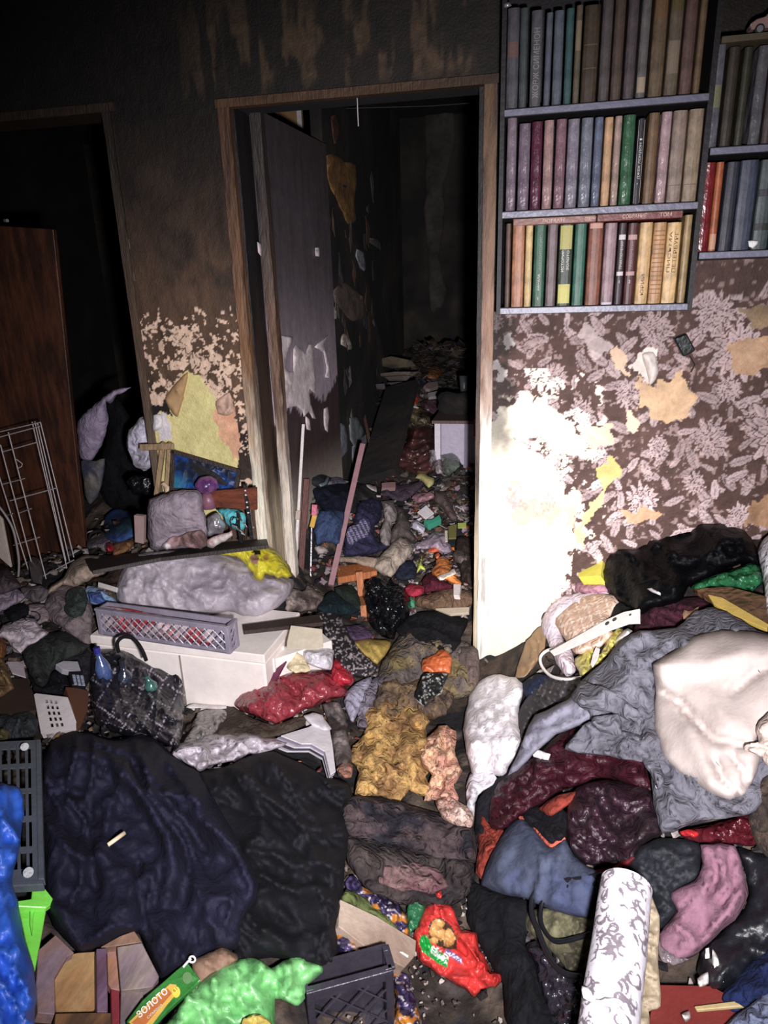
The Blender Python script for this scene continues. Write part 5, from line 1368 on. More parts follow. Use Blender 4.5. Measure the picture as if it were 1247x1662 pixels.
S('fur_cloth', 'garment', 'brown furry garment at the right edge below the fleece', 'H', [(1160, 240), (1195, 80), (1240, -10), (1340, -30), (1340, 380), (1240, 400), (1190, 340)], mat('brown_fur', (70, 54, 42), .9, vary=.6, scale=40, bump=1, bscale=90, col2=(40, 30, 26)), .05, .04, crinkle=.01)
S('pink_sleeve', 'garment', 'dusty pink sleeve curving down the right heap', 'H', [(955, 352), (1040, 345), (1102, 358), (1140, 450), (1158, 570), (1125, 650), (1045, 722), (965, 800), (905, 842), (840, 860), (778, 822), (772, 745), (850, 640), (826, 560), (930, 500), (965, 430)], mat('pink_knit', (142, 100, 118), .85, vary=.2, scale=20, bump=.4, spec=.2), .05, .04, (70, 120, 22, .016), cre=[([(1000, 380), (1030, 480), (990, 560)], 6, -.026), ([(1130, 540), (1060, 660), (940, 790)], 5, .026), ([(1080, 400), (1100, 520), (1040, 620)], 6, -.02)])
S('black_trousers', 'garment', 'black shiny trousers right of the pink sleeve', 'H', [(1105, 362), (1200, 385), (1340, 430), (1340, 800), (1200, 860), (1100, 960), (1000, 990), (940, 900), (960, 810), (1050, 722), (1130, 650), (1165, 570), (1145, 450)], mat('black_satin', (26, 28, 34), .42, vary=.4, bump=.3), .05, .02, (-55, 120, 16, .018))
S('navy_cloth', 'cloth', 'deep navy cloth at the right edge under the black trousers', 'H', [(1040, 1000), (1130, 900), (1240, 800), (1340, 740), (1340, 1000), (1200, 1040), (1120, 1080), (1060, 1060)], cloth((22, 34, 74)), .03, .04)
S('slate_cloth', 'cloth', 'slate blue cloth in the bottom right corner', 'H', [(1040, 1160), (1080, 1110), (1160, 1050), (1250, 980), (1340, 950), (1340, 1200), (1040, 1200)], cloth((98, 106, 132)), .03, .07)
cardp('red_book', 'book', 'dark red hardback at the bottom right of the ornamental roll', 'H', [(778, 955), (1000, 960), (1150, 1040), (1100, 1180), (720, 1180), (740, 1050)], plain((112, 34, 28), .5), .03, .02)
cardp('ruler', 'strip', 'yellowish strip lying on the dark red hardback', 'H', [(925, 1048), (1150, 1020), (1155, 1046), (935, 1066)], plain((172, 150, 96)), .006, .06)
for i, (pp, lb) in enumerate([([(1005, 800), (1030, 840), (1055, 945), (1010, 905)], 'white splinter of plastic standing on the right heap'), ([(940, 930), (985, 900), (990, 950), (950, 968)], 'white crumpled foil below the pink sleeve'), ([(872, 1085), (905, 1070), (912, 1100), (890, 1118)], 'small white plastic cap on the dark red hardback'), ([(975, 800), (992, 795), (992, 840), (975, 842)], 'tiny bright shard beside the pink sleeve')]):
    S('shard', 'scrap', lb, 'H', pp, plain((226, 220, 214), .3), .008, .075, step=2.5, jit=.6, edge=4)
S('grey_film', 'bag', 'dark transparent film with bright edges under the pink sleeve', 'H', [(768, 760), (800, 800), (850, 830), (900, 845), (850, 870), (800, 860), (775, 830)], film((120, 108, 112), .2), .015, .06, crinkle=.012, step=3)
# ornamental wallpaper roll
A = PZ(1017, 1438, .46); B = PZ(984, 1700, .42); dr = unit(B-A); Lr = np.linalg.norm(B-A); rr_ = np.linalg.norm(PZ(1058, 1500, .455)-PZ(973, 1500, .455))/2
su = unit(np.cross(dr, Z_)); sn = unit(np.cross(su, dr)); NA, NB = 150, 220; vs = []; uvs = []
for i in range(NB+1):
    for j in range(NA):
        th = 2*math.pi*j/NA; r_ = rr_*(1+.012*math.sin(i*.05+th)); vs.append(A+dr*Lr*i/NB+su*math.cos(th)*r_+sn*math.sin(th)*r_); uvs.append((th*rr_, Lr*i/NB))
uvs = np.array(uvs); orn = np.zeros(len(uvs)); ro = random.Random(5)
def spiral(cu, cv, s, a0, hand):
    global orn
    du = uvs[:, 0]-cu; dv = uvs[:, 1]-cv; r_ = np.hypot(du, dv)/s; th = np.arctan2(dv*hand, du)-a0
    ph = (np.log(np.maximum(r_, .02))*1.9-th)/(2*math.pi); m = (r_ < 1) & (r_ > .12) & (((ph % 1)) < .2); orn = np.maximum(orn, m*.9)
circ = 2*math.pi*rr_
for k in range(300):
    spiral(ro.uniform(0, circ), ro.uniform(0, Lr), ro.uniform(.008, .018), ro.uniform(0, 6.28), ro.choice([1, -1]))
band = (np.abs(((uvs[:, 0]/circ*4+.3*np.sin(uvs[:, 1]*34)) % 1)-.5) < .36); orn = orn*np.where(band, 1, .2)
nn_ = fbm(uvs[:, 0]*160, uvs[:, 1]*160, 7)
cw = lin((196, 192, 198))*(1-orn[:, None])+lin((96, 86, 94))*orn[:, None]*(.7+.6*nn_[:, None])
faces = [(i*NA+j, i*NA+(j+1) % NA, (i+1)*NA+(j+1) % NA, (i+1)*NA+j) for i in range(NB) for j in range(NA)]
k0 = len(vs); ex = []
for (ri, dd_) in ((.80, .0), (.80, .02), (.80, .6)):        # rolled layers seen at the open end
    for j in range(NA): th = 2*math.pi*j/NA; ex.append(A+dr*Lr*dd_*.5+(su*math.cos(th)+sn*math.sin(th))*rr_*ri)
vs += ex; cw = np.vstack([cw, np.tile(lin((170, 160, 160)), (len(ex), 1))])
faces += [(j, (j+1) % NA, k0+(j+1) % NA, k0+j) for j in range(NA)]+[(k0+t*NA+j, k0+t*NA+(j+1) % NA, k0+(t+1)*NA+(j+1) % NA, k0+(t+1)*NA+j) for t in range(2) for j in range(NA)]
rl = mkmesh('wallpaper_roll', np.array(vs)-A, faces, mat('ornamental_paper', attr=True, rough=.55, vary=.12, scale=20, bump=.15), None, cw); rl.location = tuple(A)
tag(rl, 'white wallpaper roll with silver-grey scroll ornament at the bottom right', 'wallpaper roll')
S('torn_layer', None, None, 'H', [(440, 960), (470, 970), (500, 1020), (560, 1010), (620, 1030), (600, 1060), (520, 1040), (445, 1015)], plain((232, 228, 232), .5), .006, .002, surf=onplane(A+sn*rr_, sn), step=2.5, parent=rl)
S('brown_paper', 'paper', 'beige paper sheet standing behind the ornamental roll', 'H', [(690, 560), (745, 580), (775, 660), (772, 860), (778, 1050), (730, 1070), (735, 1180), (640, 1180), (680, 900)], plain((156, 140, 112)), .01, .06)
S('white_bundle', 'bag', 'bright white stuffed bag at the foot of the right jamb', 'P', [(762, 1130), (775, 1108), (800, 1095), (838, 1100), (851, 1118), (842, 1160), (849, 1200), (832, 1238), (816, 1262), (790, 1255), (768, 1262), (757, 1220), (752, 1170)], mat('white_sack', (250, 244, 250), .5, vary=.12, bump=.3, crease=.15), .08, .01, (70, 40, 10, .010), crinkle=.006, cre=[], edge=18)
S('white_bag_tail', 'bag', 'loose tail of white plastic below the bright stuffed bag', 'P', [(764, 1255), (790, 1252), (806, 1262), (798, 1275), (775, 1290), (768, 1330), (758, 1325), (757, 1275)], film((214, 208, 216), .4), .015, .02, crinkle=.006)
S('blue_black_rag', 'rag', 'blackish rag between the white bag and the maroon velvet', 'P', [(775, 1300), (800, 1268), (830, 1245), (850, 1205), (858, 1240), (800, 1330), (785, 1380), (770, 1370)], cloth((30, 28, 36)), .02, .01, crinkle=.01)
pts = cr('H', [(540, 480), (420, 500), (300, 512), (235, 560), (222, 640), (250, 720), (290, 820), (350, 900), (440, 925)]); q, n = onheap([p[0] for p in pts], [p[1] for p in pts]); rd = ray(np.array([p[0] for p in pts]), np.array([p[1] for p in pts])); rd /= np.linalg.norm(rd, axis=-1, keepdims=True)
MB().tube(list(q-rd*.105), .0055, 8).build('cable', plain((28, 28, 34), .35), smooth=True, label='black cable curving over the denim garment to the black plastic', cat='cable')
pts = cr('H', [(520, 515), (400, 530), (320, 545), (270, 600), (262, 680), (290, 740), (330, 770), (400, 760), (480, 735)]); q, n = onheap([p[0] for p in pts], [p[1] for p in pts]); rd = ray(np.array([p[0] for p in pts]), np.array([p[1] for p in pts])); rd /= np.linalg.norm(rd, axis=-1, keepdims=True)
MB().tube(list(q-rd*.098), .0045, 8).build('cable', plain((24, 24, 30), .35), smooth=True, label='thinner black cable crossing the olive patterned cloth', cat='cable')

# ---------------- aisle: crumpled covers and cloths
AM = lambda n_, c, c2: mat(n_, c, .9, vary=.5, scale=30, bump=.5, bscale=50, spec=.15, col2=c2, crease=.5)
S('grey_brown_cover', 'cloth', 'grey-brown crumpled cloth at the upper end of the aisle', 'P', [(612, 1100), (628, 1062), (665, 1012), (720, 1030), (772, 1052), (776, 1118), (740, 1135), (690, 1120), (640, 1125)], AM('grey_brown_cover', (104, 94, 90), (132, 114, 74)), .05, .01, (70, 40, 12, .016))
S('ochre_blanket', 'blanket', 'ochre crumpled blanket lying along the left of the aisle', 'P', [(596, 1150), (622, 1128), (652, 1142), (690, 1122), (702, 1160), (690, 1196), (702, 1232), (692, 1262), (706, 1292), (668, 1286), (640, 1306), (612, 1290), (578, 1296), (582, 1252), (570, 1222), (588, 1192)], AM('ochre_blanket', (206, 164, 88), (150, 112, 66)), .03, .02, (75, 40, 12, .022), edge=10, crinkle=.022, jit=5)
S('tan_cover', 'cloth', 'tan crumpled cloth above the ochre blanket in the aisle', 'P', [(612, 1112), (640, 1098), (664, 1108), (700, 1096), (735, 1112), (730, 1150), (700, 1166), (668, 1150), (640, 1166), (606, 1150)], AM('tan_cover', (132, 108, 78), (96, 80, 70)), .03, .035, (20, 40, 12, .018), edge=10, crinkle=.02, jit=5)
S('peach_towel', 'towel', 'peach coloured crumpled towel right of the ochre blanket', 'P', [(696, 1196), (716, 1176), (744, 1190), (738, 1222), (752, 1250), (736, 1276), (742, 1300), (712, 1296), (690, 1302), (698, 1262), (682, 1230)], AM('peach_towel', (236, 188, 150), (206, 146, 124)), .025, .035, (100, 36, 10, .02), edge=8, crinkle=.02, jit=5)
S('beige_napkin', 'cloth', 'small beige cloth on the dark cover near the white bag', 'P', [(706, 1300), (730, 1292), (768, 1318), (764, 1346), (735, 1340), (716, 1326)], AM('beige_napkin', (190, 150, 134), (220, 190, 176)), .02, .06, (30, 30, 8, .012), edge=8, crinkle=.015, jit=3)
S('dark_cover', 'cloth', 'blackish cloth folded across the aisle below the ochre blanket', 'P', [(556, 1296), (600, 1290), (650, 1300), (700, 1318), (768, 1340), (770, 1400), (700, 1392), (620, 1372), (560, 1352)], AM('dark_cover', (42, 40, 48), (84, 70, 72)), .06, .03, (10, 60, 12, .014))
S('brown_cover', 'cloth', 'dull brown cloth in the aisle above the red printed bag', 'P', [(560, 1352), (620, 1366), (700, 1384), (768, 1392), (762, 1450), (720, 1475), (650, 1466), (600, 1448), (566, 1400)], AM('brown_cover', (76, 66, 64), (52, 46, 48)), .05, .015, (20, 60, 12, .016))
S('mauve_cover', 'cloth', 'dusty mauve cloth scrap at the lower end of the aisle', 'P', [(622, 1405), (668, 1398), (712, 1412), (728, 1440), (690, 1452), (640, 1446), (612, 1430)], AM('mauve_cover', (136, 106, 104), (110, 76, 80)), .03, .05)
S('grey_mauve_cloth', 'cloth', 'grey-lilac cloth beside the bottom left of the ochre blanket', 'P', [(596, 1108), (622, 1094), (640, 1106), (612, 1140), (596, 1180), (580, 1178), (584, 1140)], AM('grey_lilac', (150, 144, 158), (110, 100, 112)), .03, .02)
S('dark_cloth', 'cloth', 'black cloth heaped at the sill of the doorway', 'D', [(855, 285), (920, 265), (1000, 258), (1080, 280), (1130, 305), (1105, 380), (1080, 450), (1040, 470), (980, 440), (900, 400), (820, 372), (800, 340)], cloth((20, 19, 22)), .05, .03, crinkle=.01)
S('orange_wrapper', 'wrapper', 'orange crumpled wrapper on the black cloth at the sill', 'D', [(930, 540), (925, 480), (985, 455), (1012, 433), (1056, 466), (1052, 548), (990, 545)], film((212, 100, 34), .4), .02, .08, crinkle=.01, step=3)


def spots(px, py):
    n1 = vn(px*.42, py*.42, 5); edge = py > 1128
    return np.where((n1 > .74)[:, None], lin((176, 176, 172)), lin((26, 28, 30)))*(.7+.5*fbm(px*.1, py*.1, 9)[:, None])


S('spotted_card', 'card', 'black curled card with white specks below the orange wrapper', 'D', [(888, 655), (905, 600), (935, 548), (1044, 545), (1020, 600), (1012, 640), (960, 665), (935, 702)], VFILM, .012, .11, colfn=spots, step=2.2, jit=1)
S('brown_rag', 'rag', 'brown-grey rag against the foot of the right jamb', 'D', [(1078, 425), (1130, 415), (1180, 435), (1180, 600), (1120, 610), (1062, 600), (1070, 500)], cloth((104, 88, 84)), .04, .02, crinkle=.008)

# scarf with a swirling print, beige plank, printed red bag


def swirl(px, py):
    a = fbm(px*.045, py*.045, 91, 2); b = fbm(px*.06+3, py*.06, 95, 2); c = np.tile(lin((34, 28, 52)), (len(px), 1))
    s = (np.sin(a*34) > .35)[:, None]; c = np.where(s, lin((72, 62, 100)), c)
    c = np.where((b > .58)[:, None], lin((178, 116, 48)), c); c = np.where((np.abs(a-.5) < .018)[:, None], lin((208, 200, 210)), c)
    return c


for pts, lb in (([(455, 545), (495, 508), (535, 560), (600, 595), (650, 610), (705, 650), (745, 715), (745, 785), (690, 765), (620, 700), (540, 640), (470, 590)], 'swirl printed purple and orange scarf behind the beige plank'),
                ([(415, 780), (440, 765), (480, 795), (560, 820), (600, 880), (640, 925), (560, 915), (480, 890), (415, 860)], 'swirl printed scarf fold in front of the beige plank'),
                ([(665, 940), (740, 975), (772, 1060), (795, 1130), (790, 1230), (680, 1230), (690, 1080)], 'swirl printed scarf end right of the black crate')):
    S('printed_scarf', 'scarf', lb, 'G', pts, VFILM, .03, .015, (50, 50, 12, .014), colfn=swirl, step=2.8, group='folds of the printed scarf')
S('green_strip', 'cloth', 'olive green cloth strip along the beige plank', 'G', [(455, 572), (500, 585), (600, 650), (700, 755), (690, 775), (560, 690), (440, 625)], cloth((92, 104, 52)), .02, .03)
cardp('wooden_box', 'box', 'beige cardboard box edge lying by the navy jacket', 'G', [(432, 622), (600, 700), (782, 812), (778, 880), (730, 936), (560, 850), (424, 745)], mat('beige_board', (186, 164, 144), .7, vary=.35, scale=12, bump=.3, col2=(150, 126, 108)), .04, .02)
cardp('white_scrap', 'scrap', 'small white rectangular chip on the beige box', 'G', [(705, 862), (718, 862), (748, 880), (745, 890)], plain((232, 228, 226)), .003, .066)
S('green_wrapper', 'wrapper', 'dark green wrapper behind the red printed bag', 'G', [(745, 640), (790, 615), (830, 655), (812, 700), (790, 750), (752, 775), (742, 720)], film((28, 104, 62), .35), .02, .02, crinkle=.008, step=3)


def redbag(px, py):
    P_ = lambda pts: inpoly(px, py, cr('S', pts))
    n_ = fbm(px*.09, py*.09, 15)[:, None]; c = lin((196, 58, 54))*(.75+.5*n_)
    ov = P_([(258, 600), (262, 450), (310, 385), (400, 360), (500, 420), (560, 500), (598, 600), (600, 740), (540, 740), (470, 730), (380, 700), (300, 660)])
    c = np.where(ov[:, None], lin((64, 44, 34)), c)
    for cx, cy, r1, r2 in ((375, 440, 78, 60), (330, 520, 60, 80), (410, 560, 60, 75), (510, 610, 70, 90), (500, 530, 40, 40), (330, 630, 50, 50), (490, 680, 50, 30)):
        x0, y0 = cr('S', [(cx, cy)])[0]; d = np.hypot((px-x0)/(r1/7.335), (py-y0)/(r2/7.335)); c = np.where(((d < 1) & ov)[:, None], lin((206, 158, 96))*(1.1-.4*np.minimum(d, 1))[:, None], c)
    g = P_([(170, 580), (240, 570), (300, 680), (340, 720), (495, 840), (490, 965), (350, 890), (180, 760), (150, 650)]); c = np.where(g[:, None], lin((20, 140, 56)), c)
    g2 = P_([(300, 700), (350, 690), (500, 830), (490, 930), (380, 850), (290, 780)]) & (vn(px*.9, py*.9, 3) > .45); c = np.where(g2[:, None], lin((205, 220, 205)), c)
    w_ = P_([(462, 745), (490, 730), (668, 850), (650, 910), (455, 790)]); c = np.where(w_[:, None], lin((96, 86, 130)), c)
    w2_ = P_([(470, 760), (560, 790), (655, 860), (648, 890), (560, 840), (475, 790)]) & (vn(px*1.3, py*1.3, 8) > .4); c = np.where(w2_[:, None], lin((220, 216, 230)), c)
    return c


S('red_printed_bag', 'bag', 'red plastic bag with a printed picture of biscuits, bottom centre', 'S', [(230, 235), (300, 200), (320, 60), (430, 20), (450, 170), (490, 178), (560, 240), (590, 340), (620, 440), (660, 505), (740, 512), (830, 522), (845, 600), (855, 700), (930, 830), (1005, 995), (1108, 1000), (1125, 1120), (1060, 1182), (900, 1215), (850, 1270), (800, 1300), (700, 1230), (580, 1160), (430, 1070), (280, 965), (150, 850), (80, 570), (130, 460)],
  VFILM, .045, .015, (50, 50, 12, .009), colfn=redbag, step=1.9, crinkle=.004, edge=12, cre=[([(640, 520), (760, 700), (860, 900)], 4, .008), ([(580, 600), (700, 800), (760, 1000), (900, 1180)], 4, -.008), ([(500, 1060), (700, 1080), (900, 1100)], 4, .008)])

# ---------------- bottom left
NAVY = mat('navy_padding', (26, 26, 48), .8, vary=.35, scale=20, bump=.5, bscale=50, spec=.25)
S('navy_jacket', 'jacket', 'large navy padded jacket spread over the lower left of the heap', 'P', [(66, 1240), (80, 1208), (100, 1192), (125, 1186), (150, 1190), (185, 1200), (215, 1192), (245, 1192), (268, 1214), (300, 1240), (325, 1254), (352, 1300), (400, 1380), (425, 1440), (400, 1490), (388, 1540), (345, 1542), (300, 1572), (262, 1590), (245, 1555), (225, 1512), (175, 1534), (130, 1546), (95, 1512), (78, 1480), (70, 1400), (66, 1310)],
  NAVY, .08, .02, (60, 150, 30, .03), edge=20, cre=[([(110, 1215), (180, 1235), (215, 1270), (255, 1320), (285, 1380), (275, 1450)], 15, .05), ([(130, 1205), (210, 1230), (240, 1290), (300, 1370), (310, 1420)], 5, -.03), ([(75, 1280), (140, 1290), (145, 1360), (155, 1440)], 9, -.03), ([(205, 1200), (230, 1260), (300, 1330), (330, 1380)], 8, -.026), ([(225, 1400), (220, 1440), (245, 1520)], 8, -.03), ([(280, 1240), (320, 1300), (370, 1380)], 10, .02), ([(160, 1420), (210, 1410), (228, 1470)], 9, .018)], step=5)
S('black_quilt', 'quilt', 'black padded quilt right of the navy jacket', 'P', [(322, 1254), (365, 1245), (400, 1228), (445, 1219), (490, 1238), (530, 1262), (568, 1270), (573, 1330), (562, 1400), (556, 1470), (546, 1505), (550, 1560), (520, 1572), (440, 1552), (385, 1560), (380, 1500), (405, 1440), (385, 1380), (345, 1305)],
  mat('black_padding', (18, 18, 25), .8, vary=.4, scale=20, bump=.3, bscale=50, spec=.25), .07, .02, (35, 140, 28, .032), edge=20, cre=[([(380, 1270), (450, 1300), (500, 1360), (520, 1400)], 10, .02), ([(350, 1300), (440, 1330), (500, 1400)], 7, -.02), ([(400, 1450), (470, 1440), (540, 1460)], 9, .018), ([(420, 1240), (430, 1300), (480, 1350)], 8, -.018)], step=5)
p0, p1 = cr('F', [(500, 540), (569, 490)]); q, _ = onheap([p0[0], p1[0]], [p0[1], p1[1]]); rd_ = unit(ray(188, 1362)); MB().tube([q[0]-rd_*.165, q[1]-rd_*.165], [.0042, .005], 8).build('stick', plain((226, 206, 170), .5), smooth=True, label='short cream stick lying on the navy jacket', cat='stick')
S('white_torn_scrap', 'scrap', 'white torn paper scrap at the lower edge of the black quilt', 'G', [(328, 765), (345, 785), (355, 820), (375, 835), (372, 862), (358, 880), (358, 925), (335, 918), (318, 890), (296, 872), (305, 835), (318, 820), (315, 790)], plain((232, 230, 228), .6), .01, .07, step=2.2, jit=1)
BLUE = mat('blue_nylon', (34, 100, 215), .45, vary=.25, scale=10, bump=.3, bscale=30)
S('blue_bag', 'bag', 'bright blue nylon bag at the bottom left edge', 'F', [(-60, 240), (0, 258), (60, 264), (104, 300), (110, 400), (95, 520), (72, 640), (52, 700), (80, 800), (110, 950), (150, 1100), (168, 1220), (160, 1320), (150, 1420), (-120, 1420), (-120, 240)], BLUE, .07, .10, (50, 90, 20, .02), cre=[([(-40, 560), (40, 500), (100, 380)], 10, -.02), ([(0, 700), (50, 690)], 10, -.03), ([(20, 800), (70, 1000), (120, 1250)], 10, .02)])
GB = plain((120, 245, 30), .35)
gb_ = empty('green_bin', (onheap(60, 1500)[0][0])); tag(gb_, 'bright green plastic bin corner between blue bag and navy jacket', 'bin')
for nm, pp, lf, th in (('bin_wall', [(84, 815), (216, 822), (192, 960), (162, 1118), (120, 980)], .055, .006), ('rim', [(78, 800), (145, 790), (150, 742), (190, 720), (246, 790), (238, 812), (212, 830), (84, 824)], .068, .012), ('rib', [(140, 800), (160, 800), (150, 960), (138, 900)], .066, .004)):
    under(gb_, cardp(nm, None, None, 'F', pp, GB, th, lf))
# printed cartons bottom left


def prt(c0, c1, seed, lines=True):
    return mat('carton_%02x%02x%02x' % tuple(c0), c0, .7, vary=.45, scale=50, bump=.15, col2=c1, stretch=(1, .35, 1))


CART = [('tan printed carton in the middle of the bottom left cartons', [(250, 445), (370, 260), (440, 240), (600, 228), (606, 700), (560, 740), (262, 745)], (190, 150, 92), (170, 124, 70)),
        ('mauve and buff printed magazine at the left of the cartons', [(118, 215), (262, 88), (420, 238), (360, 270), (255, 445), (258, 760), (110, 745), (98, 500)], (152, 118, 112), (132, 110, 122)),
        ('grey printed newspaper page right of the tan carton', [(780, 190), (990, 155), (1135, 440), (1080, 528), (812, 560)], (156, 138, 128), (132, 112, 118)),
        ('red spined book among the bottom left cartons', [(728, 545), (800, 565), (805, 860), (735, 860)], (160, 40, 52), (130, 34, 46)),
        ('lower grey printed page beside the seed packet', [(812, 580), (1002, 556), (1000, 690), (860, 842), (806, 860)], (140, 122, 122), (116, 98, 100)),
        ('purple striped book edge among the cartons', [(606, 205), (692, 200), (700, 500), (702, 740), (610, 742)], (122, 92, 116), (96, 62, 84)),
        ('pink and orange book edge among the cartons', [(696, 190), (776, 190), (806, 558), (730, 545), (702, 500)], (176, 124, 118), (160, 110, 70)),
        ('buff carton flap under the edge of the navy jacket', [(640, 190), (800, 100), (925, 55), (992, 150), (700, 192)], (160, 120, 96), (140, 104, 80)),
        ('scorched orange-brown carton at the bottom edge', [(262, 750), (600, 742), (730, 745), (735, 900), (250, 900)], (140, 96, 48), (84, 56, 36))]
for i, (lb, pp, c0, c1) in enumerate(CART): cardp('carton', 'carton', lb, 'T', pp, prt(c0, c1, i), .02+.003*(i % 3), .03+.012*(i % 3), group='printed cartons at the bottom left')
S('brown_wrapping', 'paper', 'brown wrapping paper strip between seed packet and green bag', 'F', [(760, 1366), (830, 1270), (900, 1170), (880, 1085), (960, 1040), (1020, 1014), (1090, 1045), (1092, 1080), (1020, 1140), (940, 1200), (860, 1290), (800, 1366)], mat('brown_paper', (146, 112, 88), .75, vary=.3, bump=.3), .03, .05, (40, 60, 14, .008))
LG = mat('light_green_film', (112, 196, 108), .4, vary=.25, scale=12, bump=.5, bscale=25, col2=(84, 168, 84), spec=.6)
S('green_carrier_bag', 'bag', 'light green crumpled carrier bag at the bottom, left of the black crate', 'P', [(262, 1675), (285, 1640), (300, 1614), (317, 1600), (353, 1572), (388, 1557), (416, 1554), (440, 1570), (460, 1560), (482, 1546), (500, 1556), (524, 1568), (523, 1580), (499, 1600), (494, 1622), (480, 1634), (446, 1622), (438, 1680), (262, 1690)], LG, .05, .06, (60, 50, 14, .018), crinkle=.014, edge=14)
S('plastic_disc', 'disc', 'round yellow lid cut by the bottom edge on the green bag', 'P', [(392, 1672), (396, 1654), (412, 1646), (430, 1650), (442, 1662), (444, 1680), (400, 1684)], film((216, 190, 70), .35), .012, .13, step=3)
# seed packet
PKT = [(205, 1658), (232, 1622), (303, 1560), (326, 1590), (262, 1650), (238, 1684)]
pk = slab('seed_packet', 'green and yellow seed packet with white lettering at the bottom left', 'packet', PKT, film((40, 128, 40), .3), thick=.012, lift=.09)
C_, N_, T_ = o_frames[pk.name]; under


def onfr(px, py, off=.0012):
    rd_ = ray(px, py); t = ((C_+N_*off-CAM)@N_)/(rd_@N_); return CAM+rd_*t


def patchon(name, pts, m, off=.001, th=.0012):
    t = np.array([onfr(x, y, off+th) for x, y in pts]); g = MB(); k = len(t)
    g.v = list(t)+list(t-N_*th); g.f = [tuple(range(k)), tuple(range(2*k-1, k-1, -1))]+[(i, (i+1) % k, k+(i+1) % k, k+i) for i in range(k)]
    return g.build(name, m, parent=pk)


patchon('yellow_panel', [(209, 1659), (250, 1620), (276, 1597), (286, 1598), (289, 1610), (272, 1630), (240, 1672), (224, 1672)], plain((226, 180, 50), .35))
patchon('orange_panel', [(214, 1660), (250, 1624), (272, 1604), (279, 1612), (262, 1632), (232, 1668)], plain((196, 112, 44), .35), .002)
patchon('sun', [(286+7.5*math.cos(t)*.9, 1608-9*math.sin(t)+2) for t in np.linspace(0, 6.28, 16)[:-1]], plain((240, 214, 20), .35), .003)
patchon('seed_window', [(304+8*math.cos(t), 1587-10*math.sin(t)) for t in np.linspace(0, 6.28, 14)[:-1]], plain((96, 140, 80), .35), .002)
o1 = onfr(226, 1653, .006); e1 = onfr(273, 1611, .006); ux_ = unit(e1-o1); uy_ = unit(np.cross(N_, ux_)); L1 = np.linalg.norm(e1-o1)
lettering('ЗОЛОТО', pk, o1, ux_, uy_, .0150, plain((240, 238, 230), .4), bold=.02, fit=L1)
o2 = onfr(240, 1654, .006); lettering('семена', pk, o2, ux_, uy_, .008, plain((236, 220, 190), .4), fit=L1*.5)
o3 = onfr(283, 1611, .007); lettering('61', pk, o3, ux_, uy_, .008, plain((150, 110, 10), .4))
MB().tube([onfr(297, 1570, .004), onfr(304, 1562, .006), onfr(310, 1556, .006)], .0022, 8).build('hook', plain((226, 226, 224), .3), parent=pk)
MB().tube([onfr(312+5*math.cos(t), 1557-5*math.sin(t), .006) for t in np.linspace(0, 6.28, 14)], .0018, 6, cap=False).build('hook_ring', plain((226, 226, 224), .3), parent=pk)

# ---------------- middle left: grey pillow, bags, bottles
GP = mat('wrapped_wool', (196, 186, 196), .5, vary=.3, scale=14, bump=.8, bscale=26, col2=(150, 140, 152), spec=.5)
cur = []
rc = random.Random(9)
for k in range(26):
    x = rc.uniform(210, 450); y = rc.uniform(905, 985); a = rc.uniform(0, 3.1); l = []
    for t in range(6): l.append((x+t*7*math.cos(a), y+t*5*math.sin(a))); a += rc.uniform(-.6, .6)
    cur.append((l, 2.6, rc.choice([.008, -.008])))
drape('wrapped_pillow', 'big grey woolly pillow wrapped in plastic on top of the lilac crate', 'pillow', [(188, 955), (194, 930), (202, 912), (222, 900), (270, 893), (330, 892), (365, 898), (395, 908), (420, 925), (455, 935), (476, 940), (472, 965), (452, 985), (425, 1000), (395, 1000), (370, 992), (330, 1000), (300, 1000), (262, 992), (240, 992), (205, 985), (190, 975)], GP, puff=.10, lift=.03, folds=(20, 50, 16, .010), creases=cur, step=3.2, edge=26, crinkle=.004)


def ybag(px, py):
    n_ = fbm(px*.05, py*.05, 3)[:, None]; c = lin((206, 196, 54))*(.75+.5*n_)
    for x, y, r1, r2, cc_ in ((413, 908, 7, 8, (150, 110, 96)), (417, 896, 8, 4, (14, 12, 12)), (408, 884, 16, 4, (196, 140, 150)), (432, 905, 5, 5, (170, 130, 60))):
        c = np.where((np.hypot((px-x)/r1, (py-y)/r2) < 1)[:, None], lin(cc_), c)
    return c


drape('yellow_wrap', 'yellow printed plastic over the right end of the grey pillow', 'bag', [(345, 896), (385, 886), (405, 878), (432, 884), (456, 900), (470, 918), (474, 936), (452, 938), (430, 932), (424, 945), (412, 936), (400, 918), (385, 906)], VFILM, puff=.06, lift=.095, folds=(60, 30, 9, .008), colfn=ybag, step=2.6, edge=14)
S('grey_cushion', 'cushion', 'grey-mauve square cushion propped before the blue picture', 'N', [(108, 600), (128, 512), (200, 485), (340, 442), (470, 428), (562, 424), (600, 470), (622, 560), (642, 660), (655, 800), (652, 935), (600, 962), (450, 955), (300, 972), (150, 982), (118, 860), (112, 720)], cloth((158, 144, 156)), .07, .01, (20, 120, 30, .008), surf=ydepth(-.15), cre=[([(230, 900), (330, 850), (450, 820), (600, 790)], 4, -.014)], edge=16)
S('pink_frill', 'cloth', 'pinkish frilled cloth hanging under the grey-mauve cushion', 'N', [(235, 950), (320, 872), (430, 840), (560, 795), (608, 800), (652, 860), (655, 940), (560, 960), (420, 950), (320, 965)], mat('frill', (190, 150, 152), .8, vary=.5, scale=30, bump=.4, col2=(110, 80, 76)), .02, .065, (80, 30, 6, .012), surf=ydepth(-.15))
